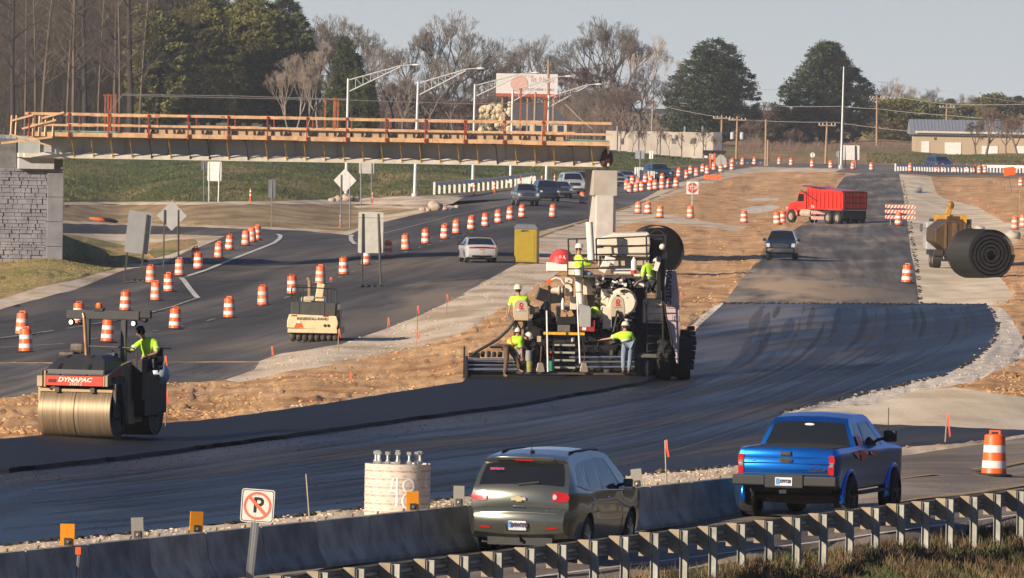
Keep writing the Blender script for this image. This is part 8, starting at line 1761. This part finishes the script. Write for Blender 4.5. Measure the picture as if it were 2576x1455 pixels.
r2('safety_rail', RAILK, lambda b: (b.path([(X(731), .1, Z(780)), (X(731), .1, Z(728)), (X(735), .1, Z(724)), (X(838), .1, Z(727)), (X(843), .1, Z(732)), (X(845), .1, Z(790))], .03, 6), b.path([(X(732), .1, Z(745)), (X(752), .1, Z(746))], .025, 6), b.path([(X(760), .1, Z(727)), (X(760), .1, Z(763))], .02, 6), b.path([(X(820), .1, Z(727)), (X(822), .1, Z(763))], .025, 6)), smooth=60)
r2('safety_rail', RAILK, lambda b: b.path([(X(736), 2.2, Z(765)), (X(736), 2.2, Z(722)), (X(765), 2.2, Z(722))], .03, 6), smooth=60)
r2('exhaust_stack', mat('rust_stack', (.30, .20, .13), .7, var=.3), lambda b: (b.tube((X(768), 2.0, Z(752)), (X(768), 2.0, Z(712)), .085, n=12), b.tube((X(768), 2.0, Z(712)), (X(763), 2.0, Z(701)), .08, n=12)), smooth=50)
r2('seat', CRM, lambda b: (b.box((X(798), 1.0, Z(738)), (.32, .12, .78), (0, R(8), 0)), b.b2(X(788), X(810), .9, 1.4, Z(760), Z(752))), .03); r2('dash', mat('dash_cream', (.5, .45, .3), .6), lambda b: b.prism([(X(752), Z(760)), (X(788), Z(760)), (X(780), Z(748)), (X(758), Z(750))], 1.6, 2.0, 'y'), .03); r2('dash_box', BK, lambda b: (b.b2(X(780), X(795), 1.5, 1.8, Z(762), Z(754)), b.b2(X(742), X(750), 1.8, 2.0, Z(748), Z(740))), .01)
r2('lamp_mast', RAILK, lambda b: b.tube((X(830), .4, Z(765)), (X(830), .4, Z(712)), .012, n=5)); r2('mast_beacon', mat('beacon_orange', (.85, .13, .02), .3), lambda b: b.lathe([(.07, 0), (.08, .05), (.05, .1), (.01, .12)], 12, (X(829), .4, Z(705)))); r2('mast_globe', CHR, lambda b: b.ball((X(829), .4, Z(709)), (.08, .08, .06), 10, 7))
r2('side_dark', BK, lambda b: (b.b2(X(846), X(853), .1, 1.2, .3, Z(780)), b.b2(X(728), X(850), .2, 3.8, .35, .6)), .02)
# ------------------------------------------------------------------ loose ground cover
def inside_(p, pl):
    r_ = False
    for a, b in zip(pl, pl[1:]+pl[:1]):
        if (a[1] > p[1]) != (b[1] > p[1]) and p[0] < (b[0]-a[0])*(p[1]-a[1])/(b[1]-a[1])+a[0]: r_ = not r_
    return r_
def scatter(poly, n, rn, ylo=None):
    x0, x1 = max(-20, min(p[0] for p in poly)), min(2600, max(p[0] for p in poly)); y0, y1 = min(p[1] for p in poly), min(1560, max(p[1] for p in poly)); P = []
    while len(P) < n:
        p = (rn.uniform(x0, x1), rn.uniform(y0, y1))
        if inside_(p, poly): P.append(p)
    z = gz_many(P); out = []
    for (x, y), zz in zip(P, z): d = rayd(x, y); q = CAMP+d*((zz-CH)/d.z); q.z = zz; out.append(q)
    return out
def lumps(name, lab, polys, m, seed, smin, smax, flat=.6, by_scale=True):
    rn = random.Random(seed); b = MB()
    base = []; t = (1+5**.5)/2
    ico = [Vector(v).normalized() for v in ((-1,t,0),(1,t,0),(-1,-t,0),(1,-t,0),(0,-1,t),(0,1,t),(0,-1,-t),(0,1,-t),(t,0,-1),(t,0,1),(-t,0,-1),(-t,0,1))]
    fs = [(0,11,5),(0,5,1),(0,1,7),(0,7,10),(0,10,11),(1,5,9),(5,11,4),(11,10,2),(10,7,6),(7,1,8),(3,9,4),(3,4,2),(3,2,6),(3,6,8),(3,8,9),(4,9,5),(2,4,11),(6,2,10),(8,6,7),(9,8,1)]
    for poly, n in polys:
        for q in scatter(poly, n, rn):
            if noise.noise(Vector((q.x*.25, q.y*.12, seed))) < -.12: continue
            r = smin+(smax-smin)*rn.random()**3.0
            vs = [q+Vector((v.x*r*rn.uniform(.7, 1.3), v.y*r*rn.uniform(.7, 1.3), v.z*r*flat*rn.uniform(.7, 1.3)+r*.15)) for v in ico]; b.add(vs, fs)
    o = b.obj(name, m, fix=False); tag(o, lab, kind='stuff'); o['category'] = 'ground cover'; return o
D1 = [(0,1003),(110,988),(400,966),(570,952),(660,950),(800,925),(970,890),(1110,855),(1240,790),(1400,690),(1540,575),(1740,565),(1880,640),(1860,706),(1800,768),(1740,850),(1690,925),(1190,940),(1160,965),(877,1015),(651,1049),(394,1075),(0,1115)]
CLOD = mat('clod', (.48, .28, .13), .95, var=.5, vs=2.5, bump=.5, bs=10); CLODP = mat('stone_chip', (.58, .48, .36), .9, var=.25, vs=1.2)
DARKC = mat('asphalt_crumb', (.02, .02, .022), .8)
lumps('dirt_clods', 'brown dirt clods strewn over the bare strip between the roads', [(D1, 7500), ([(0,1075),(0,1003),(110,988),(400,1020),(651,1035),(651,1049),(394,1075),(0,1115)], 1800), ([(1650,470),(1950,430),(2110,450),(2060,540),(1930,620),(1880,570),(1640,535)], 1400), ([(2360,450),(2576,470),(2576,560),(2459,521),(2376,500)], 500), ([(2520,640),(2576,600),(2576,780),(2500,765),(2555,745),(2510,691)], 500), ([(2400,975),(2576,925),(2576,1000),(2460,985)], 700)], CLOD, 1, .015, .10)
lumps('stone_chips', 'pale stones scattered along the gravel verges', [([(600,962),(720,935),(970,888),(1110,855),(1240,790),(1400,690),(1349,663),(1231,702),(1054,795),(857,867),(653,909)], 2500), ([(651,1049),(877,1015),(1044,988),(1164,969),(1160,955),(1040,972),(870,1000),(640,1036)], 900),
    ([(1700,870),(1737,822),(1822,760),(1800,740),(1720,770),(1690,830)], 700), ([(2480,768),(2545,800),(2576,860),(2576,930),(2300,985),(1958,1038),(2393,934),(2506,839)], 600), (RG[19][2] if False else [(0,1372),(508,1323),(1084,1260),(1620,1193),(2252,1128),(2252,1150),(1850,1215),(1084,1290),(508,1350),(0,1400)], 2600), ([(150,509),(560,508),(900,500),(1090,492),(1180,492),(1000,515),(560,516)], 300)], CLODP, 2, .010, .055)
lumps('asphalt_crumbs', 'black crumbs and grit loose on the fresh asphalt', [([(0,1195),(334,1158),(944,1075),(1294,1028),(1620,972),(1700,985),(1300,1060),(944,1110),(334,1190),(0,1225)], 2600), ([(0,1200),(1700,960),(2400,800),(2480,880),(2100,1000),(1800,1170),(0,1370)], 900)], DARKC, 3, .006, .035)
lumps('asphalt_edge', 'ragged dark crumbled edge of the new asphalt', [([(1958,1037),(2158,992),(2393,936),(2476,885),(2506,839),(2506,812),(2489,772),(2496,772),(2514,812),(2512,843),(2482,889),(2398,941),(2160,998),(1960,1042)], 700), ([(0,1371),(508,1322),(1084,1259),(1620,1192),(1847,1172),(2252,1127),(2252,1131),(1847,1177),(1620,1197),(1084,1264),(508,1327),(0,1376)], 900), ([(2262,438),(2272,486),(2284,571),(2302,678),(2310,763),(2322,763),(2314,690),(2296,580),(2282,486),(2268,438)], 900), ([(1822,762),(2480,765),(2480,768),(1822,766)], 500)], DARKC, 4, .02, .10)
# grass blades on the near verge and mounds
def blades(name, lab, polys, m, seed, h0, h1, wd, lean=.5, clump=.3):
    rn = random.Random(seed); b = MB()
    for poly, n in polys:
        for q in scatter(poly, n, rn):
            dn = noise.noise(Vector((q.x*1.1, q.y*.5, seed)))
            if dn < -clump: continue
            for _ in range(4):
                p = q+Vector((rn.gauss(0, .07), rn.gauss(0, .12), -.02)); h = rn.uniform(h0, h1)*(1+dn); a = rn.uniform(0, 6.28); d = Vector((math.cos(a), math.sin(a), 0)); l_ = lean*rn.random()*h
                m1 = p+Vector((0, 0, h*.55))+d*l_*.35; e = p+Vector((0, 0, h))+d*l_; s_ = Vector((rn.uniform(.6, 1), rn.uniform(-.6, .6), 0)).normalized()*wd
                b.add([p-s_, p+s_, m1+s_*.7, m1-s_*.7, e], [(0, 1, 2, 3), (3, 2, 4)])
    o = b.obj(name, m, fix=False); tag(o, lab, kind='stuff'); o['category'] = 'grass'; return o
VG = [(2600,1322),(2576,1326),(2225,1372),(2091,1392),(1934,1410),(1600,1458),(1300,1500),(1300,1560),(2600,1560)]
BL1 = mat('straw_blade', (.20, .14, .065), .8, var=.4, vs=1.5); BL2 = mat('green_blade', (.065, .085, .022), .75, var=.45, vs=1.2); BL3 = mat('brown_blade', (.085, .052, .028), .85, var=.4, vs=1.2)
blades('dry_grass', 'straw coloured grass stalks under the near guardrail', [(VG, 1700)], BL1, 5, .08, .28, .007, .8)
blades('green_grass', 'green weeds low on the bank below the near guardrail', [(VG, 5200)], BL2, 6, .05, .16, .012, .9, .1)
blades('brown_weeds', 'brown dead weeds on the bank below the near guardrail', [(VG, 3800)], BL3, 7, .06, .22, .010, .9, .15)
blades('mound_grass', 'short dry turf on the mound before the stone wall', [([(0,610),(130,642),(376,652),(314,667),(100,720),(0,750)], 5000)], mat('turf_blade', (.26, .22, .09), .85, var=.4, vs=.8), 8, .03, .09, .012, .8, .5)
blades('bank_turf', 'green and tan turf on the bank behind the bridge', [([(150,400),(1580,430),(1400,458),(1200,476),(1090,490),(830,500),(560,505),(150,506)], 9000), ([(2180,385),(2600,395),(2600,418),(2180,412)], 2500), ([(1540,385),(1850,408),(1700,418),(1500,443)], 1500)], mat('bank_blade', (.075, .085, .028), .85, var=.6, vs=.08), 9, .10, .30, .03, .8, .5)

# ------------------------------------------------------------------ land beyond the frame: unseen dark ground and hills, added to darken reflections
b = MB(); N_ = 24
b.add([(-30000+60000*i/N_, -20000+80000*j/N_, -9.0) for j in range(N_+1) for i in range(N_+1)], [(j*(N_+1)+i, j*(N_+1)+i+1, (j+1)*(N_+1)+i+1, (j+1)*(N_+1)+i) for j in range(N_) for i in range(N_)])
tag(b.obj('ground', M_reflect_land, fix=False), kind='structure')
b = MB(); rn = random.Random(77)
def hill(P, h, wd):
    for (x0, y0), (x1, y1) in zip(P[:-1], P[1:]):
        d = Vector((x1-x0, y1-y0)).normalized(); nx, ny = -d.y*wd, d.x*wd
        b.add([(x0-nx, y0-ny, -9.2), (x1-nx, y1-ny, -9.2), (x1, y1, h), (x0, y0, h), (x0+nx, y0+ny, -9.2), (x1+nx, y1+ny, -9.2)], [(0, 1, 2, 3), (3, 2, 5, 4)])
hill([(70, -500), (85, 100), (120, 400), (240, 900), (420, 1500)], 24, 30); hill([(-90, -500), (-110, 100), (-150, 400), (-260, 900)], 4, 38)
tag(b.obj('reflection_hills', M_reflect_land, fix=False), kind='structure')
# ------------------------------------------------------------------ haze: one box of even pale air
b = MB(); b.b2(-1500, 1500, -60, 3600, -10.5, 62); hz = b.obj('haze', MC['wire']); hz.data.materials.clear()
hm = bpy.data.materials.new('haze_air'); hm.use_nodes = True; t = hm.node_tree; t.nodes.clear(); ov_ = t.nodes.new('ShaderNodeOutputMaterial'); pvv = t.nodes.new('ShaderNodeVolumePrincipled')
pvv.inputs['Density'].default_value = .00007; pvv.inputs['Color'].default_value = (.80, .88, 1.0, 1); pvv.inputs['Anisotropy'].default_value = .0
t.links.new(pvv.outputs[0], ov_.inputs['Volume']); hz.data.materials.append(hm); tag(hz, kind='stuff'); hz['label'] = 'pale thin air over the whole valley'
